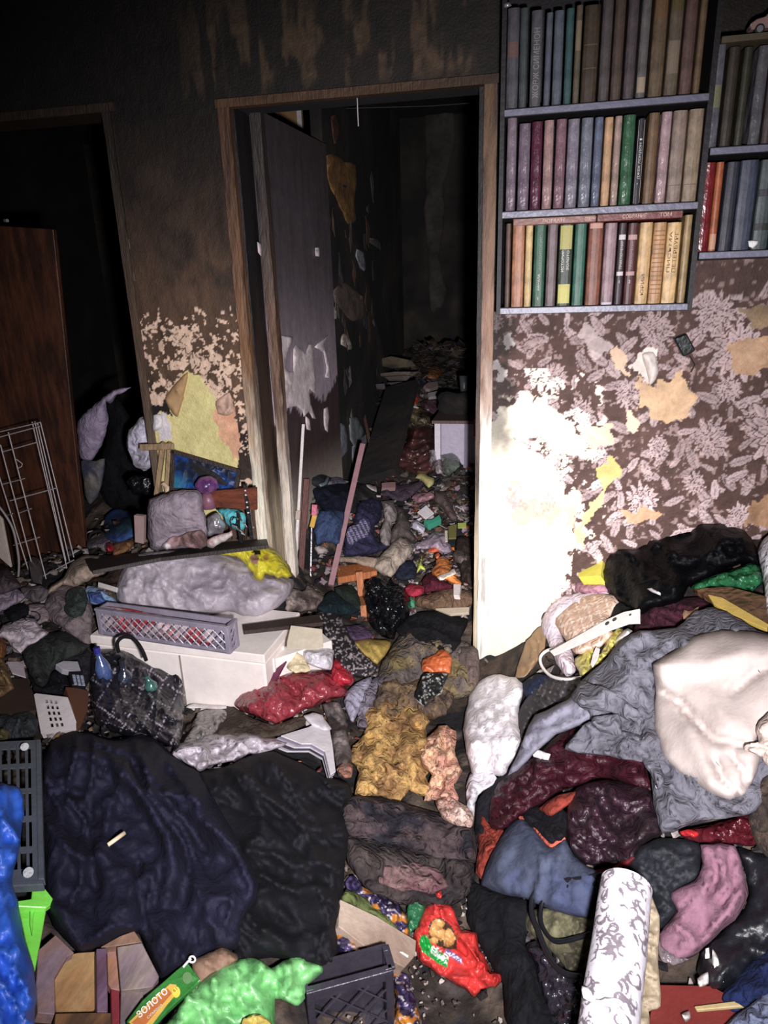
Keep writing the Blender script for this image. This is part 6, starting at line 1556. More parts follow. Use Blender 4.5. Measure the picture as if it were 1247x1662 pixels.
S('ball', 'ball', 'little white ball at the foot of the grey-mauve cushion', 'N', [(248, 925), (285, 905), (325, 925), (328, 960), (290, 978), (252, 960)], plain((226, 218, 218), .4), .03, .07, surf=ydepth(-.15), step=2.2, jit=0, edge=6)
S('teal_bag', 'bag', 'bright teal plastic bag under the brown plaque', 'N', [(748, 605), (850, 600), (930, 606), (1000, 645), (1012, 760), (960, 800), (880, 776), (830, 720), (790, 660)], film((70, 196, 206), .3), .03, .01, surf=ydepth(-.12), crinkle=.01, step=3)
S('foil', 'foil', 'crumpled silver foil between cushion and teal bag', 'N', [(652, 700), (700, 660), (760, 640), (795, 690), (830, 760), (800, 830), (720, 840), (660, 858)], mat('silver_foil', (190, 186, 192), .25, metal=.6, vary=.3, bump=.8, bscale=30), .03, .01, surf=ydepth(-.13), crinkle=.02, step=2.6)
S('pink_magazine', 'magazine', 'pink and white crumpled magazine in front of the silver foil', 'N', [(655, 880), (760, 850), (890, 800), (895, 850), (830, 900), (720, 955), (652, 945)], mat('pink_print', (206, 120, 132), .5, vary=.4, scale=40, bump=.3, col2=(206, 196, 190)), .02, .01, surf=ydepth(-.16), step=3, crinkle=.006)
bag = empty('checked_bag', (onheap(220, 1120)[0][0])); tag(bag, 'black shopping bag with thin white checks holding plastic bottles, before the white box', 'bag')


def checks(px, py):
    u = (px*.90+py*.44); v = (px*-.55+py*.83); w_ = (((u+6*fbm(v*.03, u*.01, 2)) % 27) < 1.3) | (((v+8*fbm(u*.03, v*.01, 6)) % 31) < 1.3)
    n_ = fbm(px*.08, py*.08, 5)
    return np.where((w_ & (py > 1085+.0*px) & (n_ > .36))[:, None], lin((176, 168, 180)), lin((30, 28, 36)))


S('bag_body', None, None, 'C', [(432, 660), (440, 600), (470, 575), (560, 572), (640, 590), (720, 645), (800, 662), (888, 672), (892, 760), (890, 840), (878, 980), (862, 1052), (790, 1030), (700, 985), (600, 992), (520, 960), (470, 930), (444, 860), (436, 760)], VFILM, .09, .03, (50, 60, 14, .012), colfn=checks, step=2.4, crinkle=.010, edge=20, parent=bag,
  cre=[([(490, 920), (600, 965), (720, 960), (830, 870), (880, 750)], 5, .012), ([(560, 800), (600, 900), (700, 860)], 5, -.012)])
pts = cr('C', [(572, 590), (565, 545), (590, 518), (630, 518), (665, 548), (690, 590), (705, 630)]); A = PZ(*pts[0], .40); MB().tube([PY(p[0], p[1], A[1]-.02) for p in pts], .0058, 8).build('handle', cloth((26, 24, 28)), parent=bag, smooth=True)
FBL = mat('clear_blue_plastic', (60, 90, 130), .1, vary=.3, bump=.2, spec=.9, coat=.6)
for k, ((cx, cy), (tx, ty), r_, c, lb) in enumerate([((500, 680), (468, 580), .024, (70, 96, 150), 'plastic bottle with a blue cap in the checked bag'), ((600, 700), (590, 640), .024, (44, 52, 70), 'dark plastic bottle in the middle of the checked bag'), ((720, 735), (700, 690), .020, (54, 110, 100), 'greenish plastic bottle at the right in the checked bag')]):
    pa, pb = cr('C', [(cx, cy)])[0], cr('C', [(tx, ty)])[0]; q, _ = onheap([pa[0]], [pa[1]]); rdx = unit(ray(*pa)); A = q[0]-rdx*.145; rb = ray(*pb); B = CAM+rb*((A[1]-.0-CAM[1])/rb[1]); d = unit(B-A); L = np.linalg.norm(B-A)
    A = A-d*.03
    bo = MB().tube([A, A+d*.004, A+d*L*.6, A+d*(L*.85), A+d*(L+.005), A+d*(L+.022)], [r_*.7, r_, r_, r_*.7, r_*.38, r_*.36], 20).build('bottle', mat('bottle_%d' % k, c, .12, vary=.3, bump=.3, spec=.9, coat=.5), smooth=True, label=lb, cat='bottle')
    cp_ = MB().tube([A+d*(L+.02), A+d*(L+.04)], r_*.45, 14).build('cap', plain((40, 44, 140) if k == 0 else (40, 40, 50), .35)); under(bo, cp_)
CRM = film((156, 52, 64), .3)
S('red_bag', 'bag', 'crumpled crimson plastic bag in front of the white box', 'D', [(44, 672), (62, 645), (110, 610), (200, 572), (300, 548), (400, 536), (500, 530), (545, 570), (590, 640), (520, 660), (420, 702), (330, 742), (245, 776), (180, 752), (80, 712)], CRM, .055, .02, (20, 50, 14, .014), crinkle=.012, cre=[([(290, 590), (330, 610), (350, 640)], 8, -.04)], edge=14)
S('bright_red_rag', 'rag', 'bright red plastic scrap beside the crimson bag', 'D', [(508, 492), (535, 478), (575, 520), (612, 580), (590, 606), (545, 596), (512, 572)], film((196, 30, 54), .3), .03, .05, crinkle=.01, step=3)
bk = cardp('booklet', 'booklet', 'dark magenta booklet leaning on the white cabinet', 'D', [(185, 478), (312, 462), (242, 590), (120, 602)], plain((104, 34, 70), .4), .008, .06); fr_ = o_frames[bk.name]
C_, N_, T_ = fr_; pk_ = pk; pk = bk; patchon('label', cr('D', [(195, 498), (252, 490), (232, 552), (168, 556)]), plain((190, 176, 184), .3)); pk = pk_
S('cream_packet', 'packet', 'cream crumpled packet above the crimson bag', 'D', [(298, 520), (318, 470), (330, 428), (362, 430), (390, 480), (410, 535), (340, 545)], film((222, 206, 160), .4), .03, .06, crinkle=.01, step=3)
S('silver_packet', 'packet', 'silvery white packet right of the cream one', 'D', [(368, 442), (440, 430), (516, 436), (516, 480), (508, 528), (440, 520), (400, 500)], film((210, 206, 214), .25), .025, .075, crinkle=.012, step=3)
S('dish', 'dish', 'thin white plastic dish under the edge of the white box', 'C', [(898, 850), (930, 832), (1010, 838), (1092, 848), (1090, 862), (1010, 862), (940, 860)], plain((216, 208, 204), .4), .01, .03, step=3)
S('film_strips', 'film', 'clear grey film strips hanging below the white box', 'C', [(950, 880), (1010, 862), (1088, 866), (1090, 905), (1050, 960), (1000, 1010), (940, 1040), (886, 1032), (920, 960)], film((150, 142, 138), .25), .02, .03, (110, 60, 7, .014), step=3)
S('bubble_wrap', 'bubble wrap', 'whitish crumpled bubble wrap above the navy jacket', 'P', [(279, 1224), (292, 1208), (318, 1200), (338, 1190), (370, 1192), (400, 1188), (432, 1196), (468, 1204), (440, 1218), (405, 1224), (380, 1234), (340, 1242), (326, 1252), (305, 1240)], film((188, 178, 188), .35), .03, .03, crinkle=.016, edge=10)
S('brown_mat', 'mat', 'brown crumpled mat under the crimson bag', 'D', [(0, 705), (60, 700), (130, 745), (240, 782), (380, 742), (385, 790), (250, 838), (100, 850), (-40, 830)], cloth((82, 70, 60)), .02, .02)
base = [(205, 868), (330, 830), (446, 800), (482, 812), (498, 900), (512, 1020), (488, 1036), (462, 940), (400, 905), (300, 905)]
for i, (c, lb) in enumerate([((200, 194, 202), 'lowest white magazine of the fanned pile under the crimson bag'), ((64, 60, 76), 'dark covered magazine second from the bottom of the fanned pile'), ((214, 208, 214), 'white magazine in the middle of the fanned pile'), ((150, 140, 160), 'lilac-grey magazine second from the top of the fanned pile'), ((228, 222, 226), 'topmost white magazine of the fanned pile')]):
    cardp('magazine', 'magazine', lb, 'D', [(x+i*3-(i*14 if x < 400 else 0)*-1, y-i*(9 if x < 470 else 6)) for x, y in base], plain(c, .45), .004, .02+i*.007, group='magazines below the crimson bag', bevel=.0005)
S('white_sheet', 'paper', 'white bent sheet lying above the fanned magazines', 'D', [(380, 740), (420, 728), (462, 738), (500, 800), (470, 815), (430, 790), (395, 772)], plain((214, 208, 214), .5), .02, .06, step=3)
S('charred_strip', 'rag', 'charred dark strip between the magazines and the aisle', 'D', [(468, 692), (535, 678), (565, 740), (590, 870), (602, 940), (590, 1010), (540, 1020), (520, 940), (500, 830)], mat('char_strip', (58, 48, 46), .7, vary=.6, scale=20, bump=.6, col2=(120, 108, 106)), .03, .02, crinkle=.012)
S('pink_scrap', 'scrap', 'small salmon coloured scrap at the corner of the black quilt', 'D', [(530, 990), (560, 955), (600, 965), (600, 1025), (560, 1032)], cloth((170, 118, 98)), .02, .05, step=3)
S('grey_rag', 'rag', 'pale lilac-grey rag between red scrap and ochre blanket', 'D', [(565, 650), (620, 590), (690, 558), (690, 600), (655, 680), (625, 740), (600, 770), (572, 720)], cloth((160, 156, 176)), .03, .02)
S('gold_cloth', 'cloth', 'shiny gold cloth right of the flowered throw', 'D', [(600, 402), (680, 384), (780, 400), (765, 440), (715, 506), (660, 470), (625, 440)], mat('gold_satin', (186, 156, 66), .35, vary=.3, bump=.4, scale=10), .035, .03, (20, 60, 8, .012), step=3)
S('violet_cloth', 'cloth', 'dull violet cloth behind the gold cloth', 'D', [(570, 330), (640, 325), (690, 360), (690, 386), (600, 398)], cloth((96, 72, 104)), .025, .02, step=3)


def flor(px, py):
    n_ = np.abs(vn(px*.28, py*.28, 5)-.5); m2 = vn(px*.5, py*.5, 9)
    return np.where(((n_ < .055) | (m2 > .82))[:, None], lin((178, 166, 168)), lin((30, 26, 32)))


S('flowered_throw', 'throw', 'black throw with white flower pattern right of the white cabinet', 'D', [(440, 270), (520, 255), (560, 310), (600, 380), (660, 460), (715, 522), (670, 565), (590, 555), (530, 520), (500, 430), (470, 340)], VCOL, .04, .03, (60, 60, 14, .010), colfn=flor, step=2.0)
S('ash_lump', 'lump', 'flaky pale ash lump at the foot of the door leaf', 'D', [(288, 252), (300, 200), (330, 160), (370, 170), (398, 128), (438, 168), (472, 196), (440, 242), (380, 262), (330, 262)], mat('ash', (166, 148, 138), .9, vary=.6, scale=30, bump=.8, col2=(90, 74, 68)), .05, .02, crinkle=.03, step=3, jit=3)
S('teal_rag', 'rag', 'dark teal rag beside the ash lump', 'D', [(438, 240), (470, 195), (510, 165), (560, 200), (640, 262), (560, 280), (470, 272)], cloth((24, 44, 50)), .04, .03)
S('green_dark_rag', 'rag', 'dark green rag under the orange stool', 'D', [(520, 150), (600, 140), (640, 200), (660, 260), (600, 250), (540, 190)], cloth((36, 46, 38)), .03, .03)
S('bin_bag', 'bag', 'shiny black bin bag beside the orange stool legs', 'D', [(640, 150), (672, 95), (720, 78), (770, 95), (800, 140), (838, 150), (872, 205), (862, 285), (805, 345), (790, 390), (735, 375), (690, 330), (662, 255)], film((16, 18, 22), .18), .07, .03, (70, 40, 8, .014), crinkle=.02, step=3)

# ---------------- left clutter
LM = [('lilac_cloth', 'cloth', 'lilac-grey cloth at the left edge below the wire rack', [(-30, 350), (80, 330), (150, 300), (215, 380), (150, 440), (50, 490), (-30, 520)], (156, 142, 158), .03, .03),
      ('mauve_cloth', 'cloth', 'dark mauve cloth at the left edge beneath the wire rack', [(-40, 60), (60, 120), (170, 245), (185, 300), (80, 335), (-40, 350)], (92, 76, 84), .04, .04),
      ('white_shirt', 'garment', 'crumpled whitish shirt on the left side of the heap', [(-30, 690), (60, 610), (140, 590), (240, 560), (330, 590), (360, 640), (436, 690), (430, 730), (330, 792), (250, 832), (190, 884), (110, 830), (60, 765), (-30, 745)], (206, 190, 200), .05, .03),
      ('pink_shirt', 'garment', 'pale pinkish cloth above the whitish shirt', [(230, 470), (300, 440), (400, 450), (440, 520), (430, 600), (340, 620), (300, 560), (240, 540)], (150, 132, 136), .04, .03),
      ('black_purse', 'purse', 'small black purse on the lilac-grey cloth', [(36, 530), (70, 490), (190, 438), (262, 470), (255, 535), (180, 580), (110, 605), (80, 570)], (20, 20, 28), .04, .05),
      ('gauze', 'cloth', 'large brownish grey gauze cloth left of the lilac crate', [(395, 560), (410, 420), (460, 330), (560, 270), (680, 290), (760, 290), (800, 420), (830, 500), (835, 770), (790, 806), (690, 765), (560, 655), (470, 600)], (128, 114, 116), .04, .02),
      ('beige_wrap', 'cloth', 'beige crumpled cloth behind the gauze', [(430, 360), (440, 300), (520, 240), (590, 175), (640, 62), (700, 25), (780, 8), (900, 20), (962, 110), (930, 172), (850, 212), (760, 262), (680, 292), (560, 280), (500, 330)], (178, 156, 138), .05, .03),
      ('grey_cloth', 'cloth', 'grey cloth under the wire rack', [(180, 300), (280, 290), (380, 280), (440, 310), (430, 370), (380, 420), (300, 420), (220, 380)], (104, 94, 98), .03, .03),
      ('dark_green_cloth', 'cloth', 'dark green-grey cloth below the whitish shirt', [(195, 870), (300, 780), (430, 710), (600, 690), (740, 790), (810, 820), (720, 905), (580, 950), (470, 1040), (420, 1170), (370, 1195), (320, 1150), (250, 1030)], (52, 56, 54), .05, .03),
      ('ochre_stuff', 'rag', 'ochre rag at the left edge', [(-30, 900), (50, 970), (90, 1060), (125, 1200), (60, 1250), (-30, 1270)], (132, 104, 64), .04, .03),
      ('orange_stuff', 'rag', 'orange-brown rag at the left edge above the ochre one', [(-30, 740), (50, 775), (62, 900), (20, 940), (-30, 940)], (136, 84, 44), .03, .03),
      ('blue_grey_crumple', 'rag', 'dark blue-grey crumple above the grey slotted crate', [(-30, 1440), (100, 1440), (250, 1395), (345, 1490), (300, 1640), (150, 1670), (-30, 1660)], (48, 54, 58), .04, .02),
      ('black_sack', 'bag', 'black sack left of the checked bag', [(560, 950), (640, 910), (790, 850), (830, 880), (820, 1100), (760, 1210), (700, 1200), (720, 1040), (700, 960)], (40, 38, 46), .04, .02),
      ('dark_rag', 'rag', 'very dark rag beside the small white basket', [(240, 1060), (320, 1160), (400, 1200), (480, 1050), (590, 1020), (620, 1190), (590, 1280), (330, 1250), (300, 1200)], (18, 20, 28), .02, .01),
      ('yellow_rag', 'rag', 'olive rag in the shade at the left edge', [(-30, 1560), (60, 1550), (100, 1600), (60, 1660), (-30, 1670)], (84, 78, 44), .02, .05)]
for nm, ct, lb, pp, c, pf, lf in LM: S(nm, ct, lb, 'L', pp, cloth(c), pf, lf, (R.uniform(0, 90), 55, 13, .014), crinkle=.006)
S('scouring_net', 'net', 'round dark green scouring net on the gauze', 'L', [(575, 440), (590, 360), (640, 300), (710, 295), (768, 330), (785, 420), (770, 500), (740, 545), (680, 580), (620, 560), (585, 510)], mat('dark_net', (50, 66, 60), .7, vary=.7, scale=60, bump=1, bscale=140), .035, .06, crinkle=.02, step=2.5)
for i, (cx, cy, r1, r2, lb) in enumerate(((290, 560, 72, 48, 'thin black wire loop lying on the whitish shirt'), (65, 590, 55, 45, 'second black wire loop left of the first one'))):
    pts = cr('L', [(cx+r1*math.cos(t), cy+r2*math.sin(t)) for t in np.linspace(0, 2*math.pi, 26)]); q, _ = onheap([p[0] for p in pts], [p[1] for p in pts]); rd = ray(np.array([p[0] for p in pts]), np.array([p[1] for p in pts])); rd /= np.linalg.norm(rd, axis=-1, keepdims=True)
    MB().tube(list(q-rd*.10), .0016, 6, cap=False).build('wire_loop', plain((20, 18, 22), .3), label=lb, cat='wire', group='black wire loops at the left')
cardp('paper', 'paper', 'pale folded paper above the brown carton at the left', 'L', [(58, 962), (160, 960), (212, 985), (236, 1106), (112, 1068)], plain((196, 184, 192)), .004, .03)
cardp('brown_carton', 'carton', 'dark brown carton right of the small white basket', 'L', [(590, 1190), (700, 1200), (800, 1225), (790, 1400), (730, 1540), (700, 1560), (640, 1360)], plain((104, 62, 36)), .03, .02)
cardp('fallen_board', 'board', 'dark brown panel at the left above the blue-grey crumple', 'L', [(110, 1110), (240, 1110), (310, 1260), (330, 1400), (120, 1440), (-20, 1440), (0, 1280)], plain((58, 42, 32)), .02, .01)
ph = empty('telephone', (onheap(118, 1095)[0][0])); tag(ph, 'old telephone with pale keys half buried left of the checked bag', 'telephone')
o = cardp('casing', None, None, 'L', [(620, 1050), (730, 1045), (772, 1180), (650, 1172)], plain((26, 26, 34), .35), .02, .055); under(ph, o); C_, N_, T_ = o_frames[o.name]
for i in range(3):
    for j in range(3):
        x, y = 650+i*36+j*7, 1078+j*32+i*4; t = np.array([onfr(*p, .003) for p in cr('L', [(x, y), (x+26, y+2), (x+31, y+24), (x+5, y+22)])]); g = MB(); g.v = list(t)+list(t-N_*.003); g.f = [(0, 1, 2, 3), (7, 6, 5, 4), (0, 4, 5, 1), (1, 5, 6, 2), (2, 6, 7, 3), (3, 7, 4, 0)]; g.build('key', plain((150, 160, 176), .4), parent=ph)
o = cardp('handset', None, None, 'L', [(500, 985), (570, 955), (700, 960), (730, 1050), (640, 1050), (560, 1030)], plain((170, 166, 176), .4), .02, .06); under(ph, o)
S('blue_cup_bag', 'bag', 'light blue plastic bag behind the left end of the lilac crate', 'L', [(758, 310), (790, 280), (860, 285), (960, 340), (1050, 430), (1052, 462), (970, 458), (880, 450), (810, 430), (770, 380)], film((150, 184, 224), .35), .03, .03, step=3, crinkle=.008)
S('blue_lining', 'cloth', 'darker blue lining inside the light blue bag', 'L', [(790, 345), (900, 340), (925, 385), (985, 445), (900, 440), (820, 425)], cloth((78, 104, 176)), .01, .065, step=3)
cardp('white_stick', 'stick', 'white flat stick beside the wrapped grey pillow', 'L', [(882, 245), (1056, 295), (1046, 335), (880, 285)], plain((236, 228, 222), .4), .008, .06)
S('dark_sacking', 'cloth', 'dark brown sacking under the end of the charred board', 'L', [(760, 270), (850, 215), (960, 180), (1010, 100), (1100, 80), (1180, 30), (1110, 120), (1080, 240), (1000, 270), (880, 240)], cloth((54, 38, 30)), .03, .02)
S('red_ball', 'ball', 'small glossy red ball behind the beige cloth', 'A', [(503, 1035), (512, 1015), (530, 1010), (546, 1022), (548, 1045), (535, 1058), (515, 1056)], plain((196, 30, 40), .2), .03, .04, step=2, jit=0, edge=6, surf=onheap)
S('orange_rag', 'rag', 'orange-brown rag behind the red ball', 'A', [(545, 1020), (600, 1000), (640, 1000), (640, 1030), (580, 1070), (545, 1075)], cloth((140, 96, 62)), .03, .02, step=3)
cardp('pale_box', 'box', 'narrow pale pink box left of the grey cushion', 'A', [(645, 880), (692, 885), (690, 1018), (650, 1010)], plain((170, 140, 136)), .02, .03, ys=[-.1]*4)
# left room bags
S('hanging_bag', 'bag', 'pale lilac bag hanging in the dark left room', 'A', [(370, 440), (400, 395), (440, 362), (500, 310), (545, 282), (580, 272), (632, 260), (600, 288), (560, 300), (530, 345), (512, 330), (520, 400), (518, 460), (490, 540), (440, 615), (390, 608), (376, 520)], cloth((178, 160, 190)), .07, .02, (110, 70, 18, .010), surf=ydepth(.55))
S('white_lilac_bag', 'bag', 'crumpled white bag just left of the wall strip in the left opening', 'A', [(612, 540), (622, 470), (660, 425), (705, 392), (745, 400), (745, 520), (735, 640), (695, 666), (640, 632)], film((208, 202, 222), .4), .06, .02, (100, 50, 12, .012), surf=ydepth(.12), crinkle=.01)
S('small_tag', 'tag', 'bright white rag on the corner of the left opening', 'A', [(738, 400), (775, 398), (782, 460), (742, 470)], plain((226, 222, 224)), .012, .004, surf=ydepth(-.02), step=3)
S('black_sack', 'bag', 'black sack filling the dark left opening', 'A', [(505, 350), (560, 320), (620, 400), (612, 560), (640, 640), (720, 690), (730, 800), (640, 850), (540, 850), (480, 760), (490, 600), (525, 480)], cloth((18, 18, 22)), .05, .0, (80, 60, 12, .016), surf=ydepth(.62), crinkle=.01)
S('striped_cloth', 'cloth', 'grey and blue cloth under the hanging lilac bag', 'A', [(392, 615), (440, 620), (505, 610), (495, 700), (470, 790), (430, 830), (405, 760)], mat('grey_blue_cloth', (70, 76, 104), .85, vary=.5, scale=14, col2=(120, 112, 104)), .04, .0, surf=ydepth(.5), crinkle=.01)
S('cable_coil', 'cable', 'shiny dark coiled hose beside the white bag in the left opening', 'A', [(615, 720), (640, 690), (720, 700), (725, 790), (690, 780), (640, 780)], BLK, .04, .0, surf=ydepth(.1), crinkle=.03, step=3)
S('blue_cloth', 'cloth', 'bright blue cloth low in the left opening', 'A', [(495, 935), (505, 880), (560, 850), (620, 860), (648, 900), (642, 985), (560, 1012), (505, 985)], mat('blue_cloth', (52, 84, 160), .7, vary=.5, scale=14, bump=.4, col2=(40, 90, 110)), .04, .02, crinkle=.01)
S('grey_rag_low', 'rag', 'pale grey rag at the foot of the brown wardrobe', 'A', [(418, 1030), (430, 960), (480, 950), (520, 990), (510, 1030), (450, 1040)], cloth((130, 118, 128)), .03, .02)
cardp('chrome_part', 'fitting', 'round shiny chrome fitting behind the wire rack', 'A', [(135, 1100), (160, 1078), (188, 1090), (196, 1130), (190, 1190), (150, 1180)], plain((120, 110, 112), .3), .02, .03)

# ---------------- beyond the doorway
KM = [('knit_cap', 'cap', 'dark knitted cap with a pale stripe, left of the mauve bar', 'K', [(15, 60), (60, 20), (150, 18), (185, 50), (150, 110), (90, 135), (20, 110)], (48, 52, 56), .05, .03),
      ('grey_check_rag', 'rag', 'grey checked rag beside the knitted cap', 'K', [(138, 110), (170, 60), (205, 42), (262, 98), (200, 108)], (126, 122, 140), .03, .05),
      ('navy_shirt', 'garment', 'very dark navy garment under the knitted cap', 'K', [(20, 150), (80, 120), (180, 98), (300, 105), (290, 280), (200, 295), (110, 290), (60, 230)], (22, 26, 44), .05, .02),
      ('blue_jeans', 'garment', 'folded blue jeans left of the mauve bar', 'K', [(42, 400), (80, 290), (160, 282), (250, 295), (240, 400), (210, 510), (120, 500), (60, 515), (45, 470)], (62, 80, 118), .05, .04),
      ('charcoal_coat', 'garment', 'charcoal coat right of the mauve bar', 'K', [(262, 110), (380, 108), (440, 120), (500, 180), (500, 225), (350, 225), (330, 300), (268, 300)], (52, 48, 50), .05, .02),
      ('purple_dress', 'garment', 'dark violet garment in the middle of the clothes pile', 'K', [(330, 290), (350, 225), (430, 190), (500, 215), (500, 330), (440, 420), (480, 500), (560, 500), (500, 560), (400, 590), (250, 595), (250, 480), (300, 400)], (50, 48, 78), .05, .03),
      ('plum_coat', 'garment', 'plum-grey coat behind the clothes pile', 'K', [(490, 150), (560, 110), (660, 105), (790, 80), (730, 160), (640, 225), (560, 200), (500, 180)], (74, 60, 74), .04, .03),
      ('grey_trousers', 'garment', 'light grey-brown trousers hanging over the clothes pile', 'K', [(500, 222), (540, 212), (572, 216), (598, 300), (600, 352), (560, 372), (562, 420), (552, 520), (520, 535), (485, 480), (478, 440), (520, 350)], (146, 134, 132), .04, .05),
      ('olive_bag', 'bag', 'brown-grey bag right of the grey trousers', 'K', [(590, 252), (640, 262), (672, 330), (705, 420), (735, 470), (700, 500), (640, 455), (560, 520), (558, 430), (600, 352)], (88, 78, 74), .05, .03),
      ('cream_blanket', 'blanket', 'cream blanket corner below the grey trousers', 'K', [(462, 620), (540, 530), (622, 462), (680, 500), (712, 545), (650, 630), (560, 735), (500, 715), (440, 665)], (172, 156, 140), .05, .05),
      ('cream_edge', 'blanket', 'flat cream cloth edge resting on the orange stool', 'K', [(210, 600), (340, 592), (480, 608), (470, 650), (440, 670), (330, 645), (215, 635)], (168, 146, 126), .025, .06),
      ('white_rag', 'rag', 'whitish rag left of the mauve bar foot', 'K', [(48, 530), (70, 518), (120, 525), (138, 568), (90, 578), (50, 560)], (186, 172, 170), .03, .03),
      ('navy_rag', 'rag', 'dark blue plastic behind the bin bag', 'K', [(580, 700), (640, 640), (700, 625), (740, 670), (720, 740), (640, 760), (590, 740)], (34, 40, 56), .04, .03),
      ('maroon_rag', 'rag', 'maroon cloth on the heap below the orange wrapper', 'K', [(765, 770), (800, 720), (840, 700), (900, 750), (985, 792), (960, 812), (860, 830), (790, 842)], (92, 28, 48), .03, .03),
      ('crimson_rag', 'rag', 'crimson rag left of the maroon cloth', 'K', [(652, 805), (700, 782), (780, 800), (778, 850), (720, 866), (670, 850)], (186, 44, 70), .03, .04),
      ('tan_sack', 'sack', 'tan-brown sack at the doorway sill', 'K', [(720, 870), (800, 850), (880, 825), (1000, 800), (1120, 845), (1112, 920), (1020, 955), (860, 955), (740, 935)], (118, 90, 68), .04, .02),
      ('green_rag', 'rag', 'mint green scrap left of the tan sack', 'K', [(672, 870), (700, 868), (728, 890), (715, 942), (690, 930)], (70, 150, 110), .02, .03),
      ('lavender_bag', 'bag', 'crumpled lavender plastic on the coloured litter', 'K', [(722, 510), (800, 470), (850, 420), (930, 440), (945, 500), (975, 560), (900, 575), (820, 545), (740, 548)], (168, 146, 164), .04, .03),
      ('white_lumps', 'bag', 'white crumpled plastic left of the lavender plastic', 'K', [(690, 365), (740, 350), (790, 400), (780, 440), (740, 420), (700, 400)], (206, 200, 214), .03, .03),
      ('grey_pink_bag', 'bag', 'pinkish grey crumpled bag above the white card', 'K', [(700, 200), (740, 165), (830, 160), (850, 200), (790, 225), (740, 240)], (168, 120, 132), .03, .03),
      ('brown_heap', 'rag', 'brown-grey rag right of the white card', 'K', [(850, 150), (930, 160), (960, 230), (1010, 330), (960, 350), (900, 260), (860, 230)], (100, 84, 80), .04, .02),
      ('dark_bundle', 'bundle', 'dark brown bundle by the right jamb', 'K', [(1000, 470), (1100, 460), (1130, 560), (1120, 780), (1040, 760), (1010, 640)], (56, 44, 38), .04, .02),
      ('brown_bowl', 'bowl', 'brown-grey bowl shaped rag right of the orange wrapper', 'K', [(975, 585), (1010, 545), (1070, 560), (1085, 610), (1040, 645), (990, 630)], (112, 98, 92), .04, .03)]
for nm, ct, lb, k, pp, c, pf, lf in KM:
    m_ = film(c, .35) if ct in ('bag',) and nm != 'olive_bag' else cloth(c)
    S(nm, ct, lb, k, pp, m_, pf, lf, (R.uniform(20, 120), 40, 9, .014), crinkle=.010 if ct in ('bag', 'rag') else .004, step=3.2)
S('striped_shirt', 'garment', 'violet-grey shirt with fine pale stripes on the clothes pile', 'K', [(262, 405), (330, 380), (375, 330), (418, 375), (410, 460), (340, 490), (280, 520)], VCOL, .03, .07, (60, 50, 14, .006), colfn=lambda x, y: np.where((((y+.25*x) % 3.6) < .9)[:, None], lin((170, 164, 184)), lin((72, 66, 100))), step=1.6)
S('cap_stripe', 'trim', 'pale curved stripe across the dark knitted cap', 'K', [(80, 108), (110, 92), (135, 60), (150, 66), (130, 100), (90, 118)], plain((130, 150, 156)), .006, .085, step=2)
S('orange_packet', 'packet', 'bright orange wrapper with a white band right of the heap', 'K', [(828, 690), (860, 650), (880, 600), (905, 590), (950, 625), (975, 680), (1002, 735), (1032, 770), (1020, 800), (960, 770), (890, 745), (845, 720)], film((232, 132, 36), .35), .03, .05, crinkle=.012, step=2.6)
S('white_band', 'strip', 'white strip lying across the bright orange wrapper', 'K', [(868, 738), (930, 705), (990, 682), (1000, 706), (940, 735), (890, 758)], plain((232, 214, 196)), .008, .085, step=2.4)
S('orange_scrap', 'scrap', 'orange-red scrap above the bright orange wrapper', 'K', [(815, 545), (840, 515), (872, 512), (892, 560), (850, 575), (820, 570)], film((214, 92, 50), .4), .02, .05, step=2.4)
S('orange_bead', 'scrap', 'small orange lump just above the orange wrapper', 'K', [(850, 585), (875, 568), (890, 590), (870, 612)], film((214, 104, 50), .4), .015, .05, step=2)
S('lime_star', 'scrap', 'lime green ragged leaf shape left of the orange wrapper', 'K', [(728, 625), (750, 640), (768, 585), (770, 640), (792, 685), (760, 680), (735, 708), (742, 660)], film((196, 216, 46), .4), .012, .05, step=2, jit=.5, edge=5)
cardp('white_card', 'card', 'white square card on the far litter above the teal box', 'K', [(738, 295), (798, 248), (852, 302), (795, 342)], plain((232, 224, 226)), .006, .05)
cardp('teal_box', 'box', 'small teal green box in front of the white card', 'K', [(780, 348), (840, 345), (885, 312), (900, 345), (812, 386)], plain((40, 156, 124), .4), .03, .04)
cardp('white_tube', 'tube', 'short white tube standing below the orange wrapper', 'K', [(982, 780), (1032, 782), (1022, 860), (982, 858)], plain((226, 212, 206)), .02, .05)
cardp('lath', 'lath', 'cream slat lying at the doorway sill', 'K', [(858, 945), (960, 940), (1088, 935), (1085, 975), (960, 985)], plain((196, 178, 150)), .012, .05)
cardp('yellow_slip', 'scrap', 'small yellow-green slip near the right jamb', 'K', [(1010, 368), (1068, 366), (1068, 402), (1012, 404)], plain((164, 176, 66)), .004, .05)
cardp('olive_slip', 'scrap', 'olive carton piece left of the yellow-green slip', 'K', [(945, 390), (1004, 375), (1000, 470), (948, 474)], plain((108, 102, 48)), .008, .045)
cardp('cream_slip', 'scrap', 'upright cream slip beside the olive carton piece', 'K', [(922, 420), (942, 418), (944, 495), (926, 498)], plain((206, 192, 170)), .004, .055)
cardp('pink_box', 'box', 'flat pinkish box behind the plum-grey coat', 'K', [(498, 98), (560, 92), (592, 92), (592, 132), (498, 134)], plain((150, 112, 112)), .02, .05)
cardp('white_chip', 'scrap', 'bright white sliver on the charcoal coat', 'K', [(462, 180), (492, 182), (492, 192), (466, 192)], plain((236, 232, 230)), .003, .08)
